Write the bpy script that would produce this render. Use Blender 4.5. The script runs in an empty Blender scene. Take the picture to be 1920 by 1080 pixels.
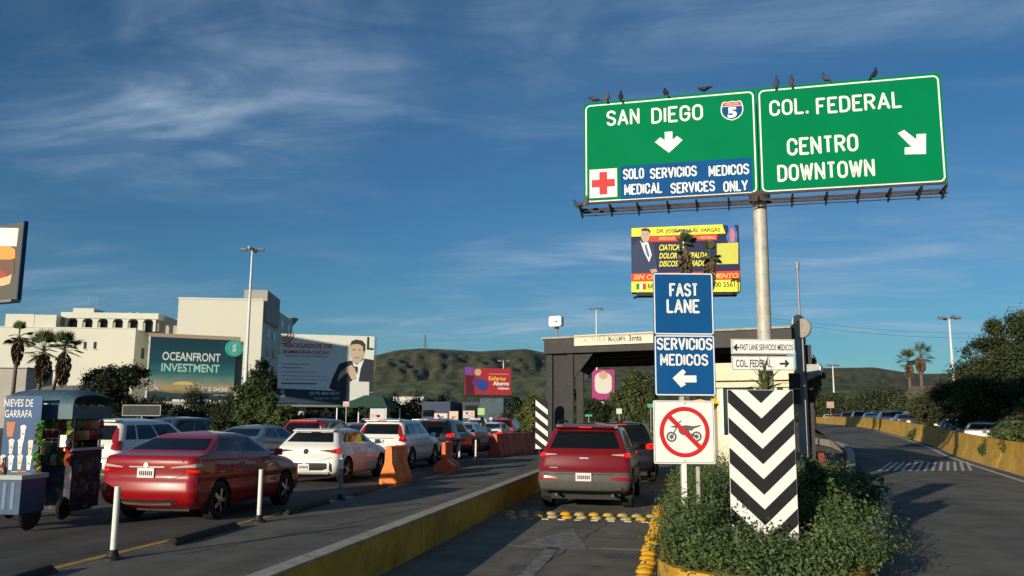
import bpy, math, random
import numpy as np
from mathutils import Vector, Matrix
from mathutils.bvhtree import BVHTree
R_ = math.radians
scene = bpy.context.scene
C = scene.collection

# ------------------------------------------------------------------ camera
CAM_H = 1.8; FPX = 1600.0
PHI = R_(11.02); TH = math.atan(240/1600); RO = R_(.4)
F0 = np.array([-math.sin(PHI), math.cos(PHI), 0]); R0 = np.array([math.cos(PHI), math.sin(PHI), 0])
FW = F0*math.cos(TH)+np.array([0, 0, math.sin(TH)]); U0 = np.cross(R0, FW)
RT = R0*math.cos(RO)+U0*math.sin(RO); UP = U0*math.cos(RO)-R0*math.sin(RO)
cam_d = bpy.data.cameras.new('camera'); cam = bpy.data.objects.new('camera', cam_d); C.objects.link(cam)
cam_d.sensor_width = 36; cam_d.lens = 36*FPX/1920; cam_d.clip_end = 6000; cam_d.clip_start = .05
m = Matrix.Identity(4)
for i in range(3):
    m[i][0] = RT[i]; m[i][1] = UP[i]; m[i][2] = -FW[i]
m[2][3] = CAM_H
cam.matrix_world = m
scene.camera = cam
def ray(px, py): return FW+RT*(px-960)/FPX+UP*(540-py)/FPX
def G(px, py, z=0):
    r = ray(px, py); return np.array([0, 0, CAM_H])+r*(z-CAM_H)/r[2]
def W(px, py, D):
    r = ray(px, py); return np.array([0, 0, CAM_H])+r*D/(r@F0)

# ------------------------------------------------------------------ light
SUN_EL = R_(12.0); SUN_AZ = R_(25.0)           # shadows fall towards +Y, 25 deg to +X
sdir = Vector((math.sin(SUN_AZ)*math.cos(SUN_EL), math.cos(SUN_AZ)*math.cos(SUN_EL), -math.sin(SUN_EL)))
sl = bpy.data.lights.new('sun', 'SUN'); sl.energy = 5.0; sl.angle = R_(.5); sl.color = (1.0, .88, .68)
so = bpy.data.objects.new('sun', sl); C.objects.link(so)
so.rotation_euler = sdir.to_track_quat('-Z', 'Y').to_euler()
world = bpy.data.worlds.new('World'); scene.world = world; world.use_nodes = True
nt = world.node_tree; nt.nodes.clear()
def N(t, tp, **kw):
    n = t.nodes.new(tp)
    for k, v in kw.items(): setattr(n, k, v)
    return n
sky = N(nt, 'ShaderNodeTexSky', sky_type='NISHITA', sun_disc=False)
sky.sun_elevation = SUN_EL
sky.sun_rotation = math.atan2(-sdir.x, -sdir.y)   # sun stands behind the camera, to the left
sky.altitude = 50; sky.air_density = 1.0; sky.dust_density = .2; sky.ozone_density = 2.2
bg = N(nt, 'ShaderNodeBackground'); bg.inputs[1].default_value = .072
wo = N(nt, 'ShaderNodeOutputWorld')
tc = N(nt, 'ShaderNodeTexCoord'); sep = N(nt, 'ShaderNodeSeparateXYZ'); nt.links.new(tc.outputs['Generated'], sep.inputs[0])
def mth(op, a, b=None, c=None, clamp=False):
    n = N(nt, 'ShaderNodeMath', operation=op); n.use_clamp = clamp
    for i, v in enumerate((a, b, c)):
        if v is None: continue
        if isinstance(v, (int, float)): n.inputs[i].default_value = v
        else: nt.links.new(v, n.inputs[i])
    return n.outputs[0]
zz = mth('MAXIMUM', sep.outputs[2], .0)
den = mth('ADD', zz, .12)
cx_ = mth('DIVIDE', sep.outputs[0], den); cy_ = mth('DIVIDE', sep.outputs[1], den)
comb = N(nt, 'ShaderNodeCombineXYZ'); nt.links.new(cx_, comb.inputs[0]); nt.links.new(cy_, comb.inputs[1])
def mapping(rot, sc, loc=(0, 0, 0)):
    n = N(nt, 'ShaderNodeMapping'); n.inputs['Rotation'].default_value = (0, 0, rot); n.inputs['Scale'].default_value = sc; n.inputs['Location'].default_value = loc
    nt.links.new(comb.outputs[0], n.inputs[0]); return n.outputs[0]
def wnoise(vec, scale, detail, rough, dist):
    n = N(nt, 'ShaderNodeTexNoise'); n.inputs['Scale'].default_value = scale; n.inputs['Detail'].default_value = detail
    n.inputs['Roughness'].default_value = rough; n.inputs['Distortion'].default_value = dist
    nt.links.new(vec, n.inputs['Vector']); return n.outputs['Fac']
streak = wnoise(mapping(R_(-28), (.62, 1.25, 1), (3.1, 1.7, 0)), 1.05, 6, .55, 1.1)
broad = wnoise(mapping(R_(10), (.5, .8, 1), (7.3, 2.2, 0)), .9, 4, .5, .4)
wisp = wnoise(mapping(R_(-38), (.6, 1.7, 1), (1.1, 5.5, 0)), 2.2, 6, .58, 1.6)
a1 = mth('MULTIPLY', mth('SUBTRACT', streak, .43), 4.6, clamp=True)
a2 = mth('MULTIPLY', mth('SUBTRACT', broad, .34), 3.8, clamp=True)
a3 = mth('MULTIPLY', mth('SUBTRACT', wisp, .42), 3.2, clamp=True)
ff = mth('MULTIPLY', mth('MULTIPLY', a1, a2), mth('ADD', mth('MULTIPLY', a3, .75), .25))
haze_ = mth('MULTIPLY', mth('MULTIPLY', a2, .25), mth('ADD', a3, .3))
ff = mth('MINIMUM', mth('ADD', mth('MULTIPLY', ff, .95), mth('MULTIPLY', haze_, .34)), .75)
hsv = N(nt, 'ShaderNodeHueSaturation'); hsv.inputs['Saturation'].default_value = 1.0; hsv.inputs['Value'].default_value = 1.0
hsv.inputs['Hue'].default_value = .5
nt.links.new(sky.outputs[0], hsv.inputs['Color'])
mixc = N(nt, 'ShaderNodeMix', data_type='RGBA'); nt.links.new(ff, mixc.inputs[0])
tint = N(nt, 'ShaderNodeMix', data_type='RGBA', blend_type='MULTIPLY'); tint.inputs[0].default_value = 1; tint.inputs[7].default_value = (.39, .76, 1.04, 1)
nt.links.new(hsv.outputs[0], tint.inputs[6]); nt.links.new(tint.outputs[2], mixc.inputs[6]); mixc.inputs[7].default_value = (4.4, 5.9, 7.6, 1)
nt.links.new(mixc.outputs[2], bg.inputs[0]); nt.links.new(bg.outputs[0], wo.inputs[0])
scene.view_settings.view_transform = 'Standard'; scene.view_settings.look = 'None'
scene.view_settings.gamma = 1; scene.view_settings.exposure = .15
scene.render.engine = 'CYCLES'

# ------------------------------------------------------------------ materials
MATS = {}
def mat(name, col, rough=.6, metal=0, var=.12, scale=6., bump=0., bscale=40., emit=0, ecol=None, coat=0, col2=None, c2pos=(.5, .62), c2scale=1.5, spec=None, attr=None, world_=False, detail=6):
    if name in MATS: return MATS[name]
    M = bpy.data.materials.new(name); M.use_nodes = True; t = M.node_tree
    b = t.nodes['Principled BSDF']
    b.inputs['Roughness'].default_value = rough; b.inputs['Metallic'].default_value = metal
    if spec is None and not coat: spec = .22
    if spec is not None: b.inputs['Specular IOR Level'].default_value = spec
    if coat:
        b.inputs['Coat Weight'].default_value = coat; b.inputs['Coat Roughness'].default_value = .04
    if world_:
        g = N(t, 'ShaderNodeNewGeometry'); vec = g.outputs['Position']
    else:
        g = N(t, 'ShaderNodeTexCoord'); vec = g.outputs['Object']
    def nz(s, d=detail, r=.6):
        n = N(t, 'ShaderNodeTexNoise'); n.inputs['Scale'].default_value = s; n.inputs['Detail'].default_value = d; n.inputs['Roughness'].default_value = r
        t.links.new(vec, n.inputs['Vector']); return n.outputs['Fac']
    base = None
    if attr:
        a = N(t, 'ShaderNodeAttribute'); a.attribute_name = attr; base = a.outputs['Color']
    else:
        rgb = N(t, 'ShaderNodeRGB'); rgb.outputs[0].default_value = (*col, 1); base = rgb.outputs[0]
    if col2 is not None:
        r = N(t, 'ShaderNodeMapRange'); r.inputs[1].default_value = c2pos[0]; r.inputs[2].default_value = c2pos[1]
        t.links.new(nz(c2scale, 8, .65), r.inputs[0])
        mx = N(t, 'ShaderNodeMix', data_type='RGBA'); t.links.new(r.outputs[0], mx.inputs[0]); t.links.new(base, mx.inputs[6]); mx.inputs[7].default_value = (*col2, 1)
        base = mx.outputs[2]
    if var:
        r = N(t, 'ShaderNodeMapRange'); r.inputs[1].default_value = .3; r.inputs[2].default_value = .7; r.inputs[3].default_value = 1-var; r.inputs[4].default_value = 1+var
        t.links.new(nz(scale), r.inputs[0])
        vm = N(t, 'ShaderNodeVectorMath', operation='SCALE'); t.links.new(base, vm.inputs[0]); t.links.new(r.outputs[0], vm.inputs['Scale'])
        base = vm.outputs[0]
    t.links.new(base, b.inputs['Base Color'])
    if bump:
        bn = N(t, 'ShaderNodeBump'); bn.inputs['Strength'].default_value = bump; bn.inputs['Distance'].default_value = .02
        t.links.new(nz(bscale, 4), bn.inputs['Height']); t.links.new(bn.outputs[0], b.inputs['Normal'])
    if emit:
        b.inputs['Emission Color'].default_value = (*(ecol or col), 1); b.inputs['Emission Strength'].default_value = emit
    MATS[name] = M; return M
def paint(name, col, rough=.32, metal=.0): return mat('paint_'+name, col, rough, metal, var=.05, scale=1.5, coat=.7, spec=.3)
ASPH = mat('asphalt', (.082, .078, .070), .88, var=.22, scale=.9, bump=.35, bscale=70, col2=(.055, .054, .052), c2pos=(.48, .64), c2scale=.35, world_=True)
ASPH2 = mat('asphalt_pale', (.135, .128, .108), .88, var=.18, scale=1.2, bump=.35, bscale=70, col2=(.095, .092, .085), c2pos=(.45, .65), c2scale=.5, world_=True)
ASPH3 = mat('lane_concrete', (.150, .138, .112), .85, var=.18, scale=2.2, bump=.3, bscale=60, col2=(.09, .086, .08), c2pos=(.5, .68), c2scale=.8, world_=True)
DIRT = mat('dirt_ground', (.12, .10, .075), .95, var=.3, scale=.3, bump=.5, bscale=9, world_=True)
CONC = mat('concrete', (.36, .32, .27), .85, var=.2, scale=5, bump=.35, bscale=40, col2=(.24, .21, .17), c2pos=(.5, .7), c2scale=2.2, world_=True)
YELP = mat('worn_yellow_paint', (.50, .29, .035), .75, var=.18, scale=5, bump=.35, bscale=35, col2=(.30, .22, .10), c2pos=(.56, .72), c2scale=1.6, world_=True)
YELW = mat('barrier_yellow_paint', (.52, .31, .045), .8, var=.16, scale=3, bump=.3, bscale=30, col2=(.38, .28, .13), c2pos=(.5, .70), c2scale=.9, world_=True)
YELD = mat('dome_yellow', (.60, .31, .02), .45, var=.12, scale=9)
YELG = mat('dome_worn', (.30, .26, .17), .7, var=.25, scale=20, col2=(.5, .33, .06), c2pos=(.45, .55), c2scale=9)
WHP = mat('white_paint_line', (.52, .52, .49), .7, var=.25, scale=8, col2=(.16, .15, .14), c2pos=(.52, .66), c2scale=6, world_=True)
WHPW = mat('faded_paint_line', (.21, .20, .18), .75, var=.25, scale=8, col2=(.13, .125, .12), c2pos=(.46, .58), c2scale=5, world_=True)
YLINE = mat('yellow_line_paint', (.42, .25, .05), .75, var=.25, scale=8, col2=(.13, .12, .1), c2pos=(.52, .66), c2scale=4, world_=True)
SIGNG = mat('sign_green', (.0, .175, .066), .7, var=.05, scale=.7, spec=.04)
SIGNB = mat('sign_blue', (.006, .075, .23), .65, spec=.06, var=.08, scale=2)
SIGNW = mat('sign_white', (.74, .74, .72), .5, var=.06, scale=5)
SIGNR = mat('sign_red', (.52, .02, .02), .5, var=.08, scale=5)
BLK = mat('black_paint', (.018, .018, .02), .55, var=.2, scale=6)
DKST = mat('dark_steel', (.028, .027, .029), .55, var=.25, scale=4, bump=.1, bscale=30)
DKST2 = mat('charcoal_fascia', (.045, .042, .042), .6, var=.2, scale=2, bump=.1)
GALV = mat('galvanised_steel', (.44, .42, .37), .55, metal=.15, var=.2, scale=5, col2=(.25, .23, .2), c2pos=(.6, .72), c2scale=3)
GREY = mat('grey_metal', (.22, .22, .23), .5, metal=.3, var=.15)
RUST = mat('rusty_dark_steel', (.06, .045, .038), .7, var=.3, scale=7)
WHITE = mat('white_plastic', (.74, .73, .70), .45, var=.06)
CREAM = mat('cream_wall', (.64, .58, .43), .8, var=.07, scale=.5, bump=.1, bscale=8)
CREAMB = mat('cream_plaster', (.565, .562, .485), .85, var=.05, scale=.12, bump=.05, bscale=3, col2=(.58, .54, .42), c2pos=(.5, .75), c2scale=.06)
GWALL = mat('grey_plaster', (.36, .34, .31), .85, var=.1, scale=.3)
GLASS = mat('dark_glass', (.006, .008, .010), .05, var=0, spec=.38)
GLASSG = mat('booth_glass', (.015, .03, .03), .08, var=0, spec=.6)
RUB = mat('tyre_rubber', (.018, .018, .018), .8, var=.15, scale=10)
RIM = mat('alloy_rim', (.45, .45, .46), .3, metal=.9, var=.05)
CLAD = mat('grey_cladding', (.085, .082, .078), .6, var=.1, scale=5)
CLADB = mat('black_cladding', (.02, .02, .02), .6, var=.1, scale=5)
SILV = mat('silver_trim', (.55, .55, .53), .3, metal=.6, var=.03)
REDL = mat('tail_lens', (.28, .008, .008), .15, var=0, coat=1)
REDON = mat('tail_lamp_lit', (.6, .02, .01), .2, var=0, emit=1.8, ecol=(1, .0, .0))
REDHM = mat('high_lamp_lit', (.5, .02, .01), .2, var=0, emit=.5, ecol=(1, .0, .0))
CLEARL = mat('clear_lens', (.42, .38, .37), .15, var=.05, coat=1)
PLATE = mat('plate_white', (.62, .60, .58), .5, var=.05)
INK = mat('ink', (.03, .03, .05), .6, var=0)
ORNG = mat('orange_plastic', (.86, .20, .035), .55, var=.15, scale=4, col2=(.55, .15, .05), c2pos=(.55, .75), c2scale=3)
REDP = mat('red_orange_plastic', (.55, .085, .04), .55, var=.2, scale=2.5, col2=(.33, .06, .04), c2pos=(.5, .7), c2scale=2)
BARK = mat('bark', (.065, .05, .038), .9, var=.3, scale=4, bump=.5, bscale=12)
PBARK = mat('palm_bark', (.13, .10, .075), .9, var=.3, scale=4, bump=.5, bscale=12)
SOIL = mat('soil', (.05, .038, .027), .95, var=.3, scale=5, bump=.5)
def weather(M, s1=(1.3, .07, 1), amt=(.74, 1.16), spots=.60):
    t = M.node_tree; b = t.nodes['Principled BSDF']; src = b.inputs['Base Color'].links[0].from_socket
    g = N(t, 'ShaderNodeNewGeometry'); mp = N(t, 'ShaderNodeMapping'); mp.inputs['Scale'].default_value = s1; t.links.new(g.outputs['Position'], mp.inputs[0])
    n = N(t, 'ShaderNodeTexNoise'); n.inputs['Scale'].default_value = 1.0; n.inputs['Detail'].default_value = 5; n.inputs['Roughness'].default_value = .55; t.links.new(mp.outputs[0], n.inputs['Vector'])
    r = N(t, 'ShaderNodeMapRange'); r.inputs[1].default_value = .32; r.inputs[2].default_value = .68; r.inputs[3].default_value = amt[0]; r.inputs[4].default_value = amt[1]; t.links.new(n.outputs['Fac'], r.inputs[0])
    n2 = N(t, 'ShaderNodeTexNoise'); n2.inputs['Scale'].default_value = 2.3; n2.inputs['Detail'].default_value = 7; n2.inputs['Roughness'].default_value = .7; t.links.new(g.outputs['Position'], n2.inputs['Vector'])
    r2 = N(t, 'ShaderNodeMapRange'); r2.inputs[1].default_value = spots; r2.inputs[2].default_value = spots+.07; r2.inputs[3].default_value = 1; r2.inputs[4].default_value = .62; t.links.new(n2.outputs['Fac'], r2.inputs[0])
    m_ = N(t, 'ShaderNodeMath', operation='MULTIPLY'); t.links.new(r.outputs[0], m_.inputs[0]); t.links.new(r2.outputs[0], m_.inputs[1])
    v = N(t, 'ShaderNodeVectorMath', operation='SCALE'); t.links.new(src, v.inputs[0]); t.links.new(m_.outputs[0], v.inputs['Scale']); t.links.new(v.outputs[0], b.inputs['Base Color'])
weather(ASPH); weather(ASPH2); weather(ASPH3, (2.2, .12, 1), (.80, 1.12), .57); weather(YELP, (.5, .9, 2.0), (.72, 1.15), .58); weather(YELW, (.8, .8, 1.2), (.8, 1.12), .60)
def leafmat(name):
    M = mat(name, (.05, .08, .02), .62, var=0, attr='tone', spec=.3)
    t = M.node_tree; b = t.nodes['Principled BSDF']; o = t.nodes['Material Output']
    tr = N(t, 'ShaderNodeBsdfTranslucent'); src = b.inputs['Base Color'].links[0].from_socket
    t.links.new(src, tr.inputs[0]); mx = N(t, 'ShaderNodeMixShader'); mx.inputs[0].default_value = .22
    t.links.new(b.outputs[0], mx.inputs[1]); t.links.new(tr.outputs[0], mx.inputs[2]); t.links.new(mx.outputs[0], o.inputs[0])
    return M
LEAF = leafmat('leaf')

# ------------------------------------------------------------------ mesh helpers
class MB:
    def __init__(s): s.v = []; s.f = []; s.mi = []; s.cm = 0
    def add(s, vs, fs, mi=None):
        o = len(s.v); s.v += [tuple(map(float, p)) for p in vs]; s.f += [tuple(o+i for i in f) for f in fs]
        s.mi += [s.cm if mi is None else mi]*len(fs); return s
    def box(s, x0, x1, y0, y1, z0, z1, mi=None):
        return s.add([(x0, y0, z0), (x1, y0, z0), (x1, y1, z0), (x0, y1, z0), (x0, y0, z1), (x1, y0, z1), (x1, y1, z1), (x0, y1, z1)],
                     [(0, 3, 2, 1), (4, 5, 6, 7), (0, 1, 5, 4), (1, 2, 6, 5), (2, 3, 7, 6), (3, 0, 4, 7)], mi)
    def tube(s, pts, rs, n=10, cap=True, mi=None):
        pts = [Vector(p) for p in pts]
        if isinstance(rs, (int, float)): rs = [rs]*len(pts)
        vs = []; fs = []
        for i, p in enumerate(pts):
            d = (pts[min(i+1, len(pts)-1)]-pts[max(i-1, 0)]).normalized()
            a = d.orthogonal().normalized() if abs(d.z) < .99 else Vector((1, 0, 0))
            if abs(d.z) < .99: a = d.cross(Vector((0, 0, 1))).normalized()
            b = d.cross(a).normalized()
            for k in range(n):
                t = 2*math.pi*k/n; vs.append(p+rs[i]*(a*math.cos(t)+b*math.sin(t)))
        for i in range(len(pts)-1):
            for k in range(n): fs.append((i*n+k, i*n+(k+1) % n, (i+1)*n+(k+1) % n, (i+1)*n+k))
        if cap: fs += [tuple(range(n))[::-1], tuple(range((len(pts)-1)*n, len(pts)*n))]
        return s.add(vs, fs, mi)
    def lathe(s, prof, n=16, axis='z', c=(0, 0, 0), mi=None):   # prof (r, h)
        vs = []; fs = []
        for r, h in prof:
            for k in range(n):
                t = 2*math.pi*k/n; a, b = r*math.cos(t), r*math.sin(t)
                p = (a, b, h) if axis == 'z' else ((a, h, b) if axis == 'y' else (h, a, b))
                vs.append((p[0]+c[0], p[1]+c[1], p[2]+c[2]))
        for i in range(len(prof)-1):
            for k in range(n): fs.append((i*n+k, i*n+(k+1) % n, (i+1)*n+(k+1) % n, (i+1)*n+k))
        fs += [tuple(range(n))[::-1], tuple(range((len(prof)-1)*n, len(prof)*n))]
        return s.add(vs, fs, mi)
    def prism(s, poly, y0, y1, mi=None):          # poly in (x,z), extruded along y
        n = len(poly); vs = [(x, y0, z) for x, z in poly]+[(x, y1, z) for x, z in poly]
        fs = [tuple(range(n)), tuple(range(2*n-1, n-1, -1))]+[(i, i+n, (i+1) % n+n, (i+1) % n) for i in range(n)]
        return s.add(vs, fs, mi)
    def flat(s, poly, y, mi=None):
        return s.add([(x, y, z) for x, z in poly], [tuple(range(len(poly)))], mi)
    def build(s, name, ms, parent=None, smooth=False, angle=None):
        me = bpy.data.meshes.new(name); me.from_pydata(s.v, [], s.f)
        if not isinstance(ms, (list, tuple)): ms = [ms]
        for q in ms: me.materials.append(q)
        if any(s.mi): me.polygons.foreach_set('material_index', s.mi)
        if smooth or angle:
            me.shade_smooth()
            if angle: me.set_sharp_from_angle(angle=R_(angle))
        me.update()
        o = bpy.data.objects.new(name, me); C.objects.link(o)
        if parent is not None: o.parent = parent
        return o
def tag(o, label=None, cat=None, group=None, kind=None):
    if label: o['label'] = label
    if cat: o['category'] = cat
    if group: o['group'] = group
    if kind: o['kind'] = kind
    return o
def thing(name, label, cat, loc=(0, 0, 0), rz=0, group=None):
    o = bpy.data.objects.new(name, None); C.objects.link(o); o.empty_display_size = .1
    o.location = tuple(map(float, loc)); o.rotation_euler = (0, 0, rz)
    return tag(o, label, cat, group)
KIDS = {}
def kids(o): return [c for c in C.objects if c.parent == o]
def copy_tree(o, parent=None, ch=None):
    c = o.copy(); C.objects.link(c)
    if parent is not None: c.parent = parent
    for k in (ch[o.name] if ch and o.name in ch else []): copy_tree(k, c, ch)
    return c
def tree_map(o):
    d = {}
    def rec(q):
        d[q.name] = kids(q)
        for k in d[q.name]: rec(k)
    rec(o); return d
def struct(name, mb, ms, **kw):
    o = mb.build(name, ms, **kw); o['kind'] = 'structure'; return o
_rn = random.Random(5)

# text -------------------------------------------------------------
def text_mesh(s, bold=.0, shear=0):
    cu = bpy.data.curves.new('lettering', 'FONT'); cu.body = s; cu.offset = bold; cu.shear = shear; cu.resolution_u = 3
    ob = bpy.data.objects.new('lettering', cu)
    me = bpy.data.meshes.new_from_object(ob)
    bpy.data.objects.remove(ob); bpy.data.curves.remove(cu)
    n = len(me.vertices); co = np.zeros(n*3); me.vertices.foreach_get('co', co); return me, co.reshape(-1, 3)
def text(parent, s, x0, x1, z0, z1, y, m_, bold=.012, shear=0, th=0, rot=0):
    me, co = text_mesh(s, bold, shear)
    mn = co.min(0); mx = co.max(0); sc = co.copy()
    u = (co[:, 0]-mn[0])/(mx[0]-mn[0])*(x1-x0); v = (co[:, 1]-mn[1])/(mx[1]-mn[1])*(z1-z0)
    sc[:, 0] = x0+u; sc[:, 2] = z0+v+math.tan(rot)*u; sc[:, 1] = y
    me.vertices.foreach_set('co', sc.ravel()); me.materials.clear(); me.materials.append(m_); me.update()
    o = bpy.data.objects.new('lettering', me); C.objects.link(o); o.parent = parent
    if th:
        md = o.modifiers.new('thick', 'SOLIDIFY'); md.thickness = th; md.offset = 0
    return o

def _arc(cx, cy, rx, ry, a0, a1, n=7):
    return [(cx+rx*math.cos(R_(a0+(a1-a0)*i/n)), cy+ry*math.sin(R_(a0+(a1-a0)*i/n))) for i in range(n+1)]
def _glyphs():
    w = .56; r = w/2; t = .27; g = {}
    g['O'] = (w, [_arc(r, 1-t, r, t, 0, 180)+_arc(r, t, r, t, 180, 360)+[(w, 1-t)]])
    g['C'] = (w, [[(w, .70)]+_arc(r, 1-t, r, t, 0, 180)+_arc(r, t, r, t, 180, 360)+[(w, .30)]])
    g['G'] = (w, [[(w, .72)]+_arc(r, 1-t, r, t, 0, 180)+_arc(r, t, r, t, 180, 360)+[(w, .47), (w*.55, .47)]])
    g['S'] = (w, [_arc(r, .76, r, .24, 20, 180)+_arc(r, .74, r, .20, 180, 250, 3)+_arc(r, .26, r, .24, 70, 0, 4)+_arc(r, .24, r, .24, 0, -160)])
    g['D'] = (w, [[(0, 0), (0, 1), (w*.45, 1)]+_arc(w*.45, .70, w*.55, .30, 90, 0, 5)+_arc(w*.45, .30, w*.55, .30, 0, -90, 5)+[(0, 0)]])
    g['E'] = (w*.88, [[(w*.88, 1), (0, 1), (0, 0), (w*.88, 0)], [(0, .52), (w*.72, .52)]])
    g['F'] = (w*.84, [[(w*.84, 1), (0, 1), (0, 0)], [(0, .50), (w*.70, .50)]])
    g['L'] = (w*.80, [[(0, 1), (0, 0), (w*.80, 0)]]); g['I'] = (0, [[(0, 0), (0, 1)]]); g['T'] = (w*.9, [[(0, 1), (w*.9, 1)], [(w*.45, 1), (w*.45, 0)]])
    g['A'] = (w*1.15, [[(0, 0), (w*.575, 1), (w*1.15, 0)], [(w*.22, .30), (w*.93, .30)]])
    g['V'] = (w*1.1, [[(0, 1), (w*.55, 0), (w*1.1, 1)]]); g['N'] = (w, [[(0, 0), (0, 1), (w, 0), (w, 1)]]); g['M'] = (w*1.2, [[(0, 0), (0, 1), (w*.6, .25), (w*1.2, 1), (w*1.2, 0)]])
    g['W'] = (w*1.4, [[(0, 1), (w*.35, 0), (w*.7, .9), (w*1.05, 0), (w*1.4, 1)]]); g['Y'] = (w*1.1, [[(0, 1), (w*.55, .45), (w*1.1, 1)], [(w*.55, .45), (w*.55, 0)]])
    b = [(0, 1), (w*.5, 1)]+_arc(w*.5, .75, w*.5, .25, 90, -90, 7)+[(0, .50)]
    g['R'] = (w, [[(0, 0)]+b, [(w*.5, .50), (w, 0)]]); g['P'] = (w, [[(0, 0)]+b]); g['H'] = (w, [[(0, 0), (0, 1)], [(w, 0), (w, 1)], [(0, .5), (w, .5)]])
    g['U'] = (w, [[(0, 1)]+_arc(r, t, r, t, 180, 360)+[(w, 1)]]); g['X'] = (w, [[(0, 0), (w, 1)], [(0, 1), (w, 0)]]); g['.'] = (.02, [[(0, 0), (0, .04), (.03, .04), (.03, 0), (0, 0)]])
    return g
GLY = _glyphs()
def road_text(parent, s, x0, x1, z0, z1, y, m_, k=.072, th=.005):
    """monoline road-sign lettering, raised a few millimetres"""
    h = z1-z0; r = k*h; H = h-2*r; adv = 0; pos = []
    for ch in s:
        if ch == ' ': adv += .40; continue
        w_, _ = GLY[ch]; pos.append((ch, adv)); adv += w_+.30
    tot = adv-.30; X_ = (x1-x0-2*r)/tot; q = MB()
    for ch, a in pos:
        for st in GLY[ch][1]:
            pts = [Vector((x0+r+(a+px_)*X_, 0, z0+r+py_*H)) for px_, py_ in st]; e = []
            for i, p in enumerate(pts):
                if i and (p-pts[i-1]).length < 1e-5: continue
                e.append(p)
            for i in range(len(e)-1):     # straight bars with round joints
                d = (e[i+1]-e[i]).normalized(); n = Vector((-d.z, 0, d.x))*r; A_, B2 = e[i], e[i+1]
                q.add([A_-n, B2-n, B2+n, A_+n, A_-n+Vector((0, th, 0)), B2-n+Vector((0, th, 0)), B2+n+Vector((0, th, 0)), A_+n+Vector((0, th, 0))], [(0, 1, 2, 3), (0, 4, 5, 1), (2, 6, 7, 3)])
            for i, p in enumerate(e):
                jy = -.0006*(1+(i % 3)); c = [(p.x+r*math.cos(math.pi*2*t_/10), jy, p.z+r*math.sin(math.pi*2*t_/10)) for t_ in range(10)] if (0 < i < len(e)-1 or len(e) > 2) else []
                if c: q.add(c, [tuple(range(10))])
    o = q.build('lettering', m_, parent); me = o.data
    co = np.zeros(len(me.vertices)*3); me.vertices.foreach_get('co', co); co = co.reshape(-1, 3)
    co[:, 1] += y; me.vertices.foreach_set('co', co.ravel()); me.update(); return o
class Frame:
    """vertical rectangular board from its left and right edges in the picture"""
    def __init__(s, pl, tl, bl, pr, tr, br, DL, DR=None):
        a = W(pl, tl, DL); b = W(pl, bl, DL); hL = a[2]-b[2]
        if DR is None:
            q = W(pr, tr, 1.)[2]-W(pr, br, 1.)[2]; DR = hL/q
        c = W(pr, tr, DR); d = W(pr, br, DR)
        s.z0 = (b[2]+d[2])/2; s.z1 = (a[2]+c[2])/2; s.h = s.z1-s.z0
        p = (a[:2]+b[:2])/2; q = (c[:2]+d[:2])/2
        s.o = np.array([p[0], p[1], 0]); e = q-p; s.w = float(np.hypot(*e)); s.e = np.array([e[0]/s.w, e[1]/s.w, 0])
        s.n = np.array([-s.e[1], s.e[0], 0]); s.rz = math.atan2(e[1], e[0])
    def loc(s, px, py):
        r = ray(px, py); cpos = np.array([0, 0, CAM_H]); t = ((s.o-cpos)@s.n)/(r@s.n); p = cpos+r*t
        return float((p-s.o)@s.e), float(p[2])
    def T(s, parent, st, xl, yl, xr, yr, hp, m_, y=-.02, **kw):
        a0 = s.loc(xl, yl+hp/2); a1 = s.loc(xl, yl-hp/2); b0 = s.loc(xr, yr+hp/2); b1 = s.loc(xr, yr-hp/2)
        hh = (a1[1]-a0[1]+b1[1]-b0[1])/2; zc = (a0[1]+a1[1]+b0[1]+b1[1])/4
        if kw.pop('road', 0): return road_text(parent, st, a0[0], b0[0], zc-hh/2, zc+hh/2, y, m_, k=kw.get('k', .072))
        return text(parent, st, a0[0], b0[0], zc-hh/2, zc+hh/2, y, m_, **kw)
    def poly(s, pts): return [s.loc(*p) for p in pts]

def rrect(x0, x1, z0, z1, r, n=5):
    out = []
    for cx, cz, a in ((x1-r, z0+r, -90), (x1-r, z1-r, 0), (x0+r, z1-r, 90), (x0+r, z0+r, 180)):
        for k in range(n+1):
            t = R_(a+90*k/n); out.append((cx+r*math.cos(t), cz+r*math.sin(t)))
    return out
def border(mb, x0, x1, z0, z1, r, t, y):
    a = rrect(x0, x1, z0, z1, r); b = rrect(x0+t, x1-t, z0+t, z1-t, max(r-t, .005)); n = len(a)
    mb.add([(p[0], y, p[1]) for p in a]+[(p[0], y, p[1]) for p in b], [(i, (i+1) % n, (i+1) % n+n, i+n) for i in range(n)])
def circle(cx, cz, r, n=28, r2=None): return [(cx+r*math.cos(2*math.pi*k/n), cz+(r2 or r)*math.sin(2*math.pi*k/n)) for k in range(n)]
def ring(mb, cx, cz, r0, r1, y, n=36):
    a = circle(cx, cz, r1, n); b = circle(cx, cz, r0, n)
    mb.add([(p[0], y, p[1]) for p in a]+[(p[0], y, p[1]) for p in b], [(i, (i+1) % n, (i+1) % n+n, i+n) for i in range(n)])
def clip(poly, x0, x1, z0, z1):
    for ax, lim, sg in ((0, x0, 1), (0, x1, -1), (1, z0, 1), (1, z1, -1)):
        out = []
        for i in range(len(poly)):
            p, q = poly[i-1], poly[i]; dp = (p[ax]-lim)*sg; dq = (q[ax]-lim)*sg
            if (dp >= 0) != (dq >= 0):
                t = dp/(dp-dq); out.append((p[0]+t*(q[0]-p[0]), p[1]+t*(q[1]-p[1])))
            if dq >= 0: out.append(q)
        poly = out
        if not poly: return []
    return poly
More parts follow.
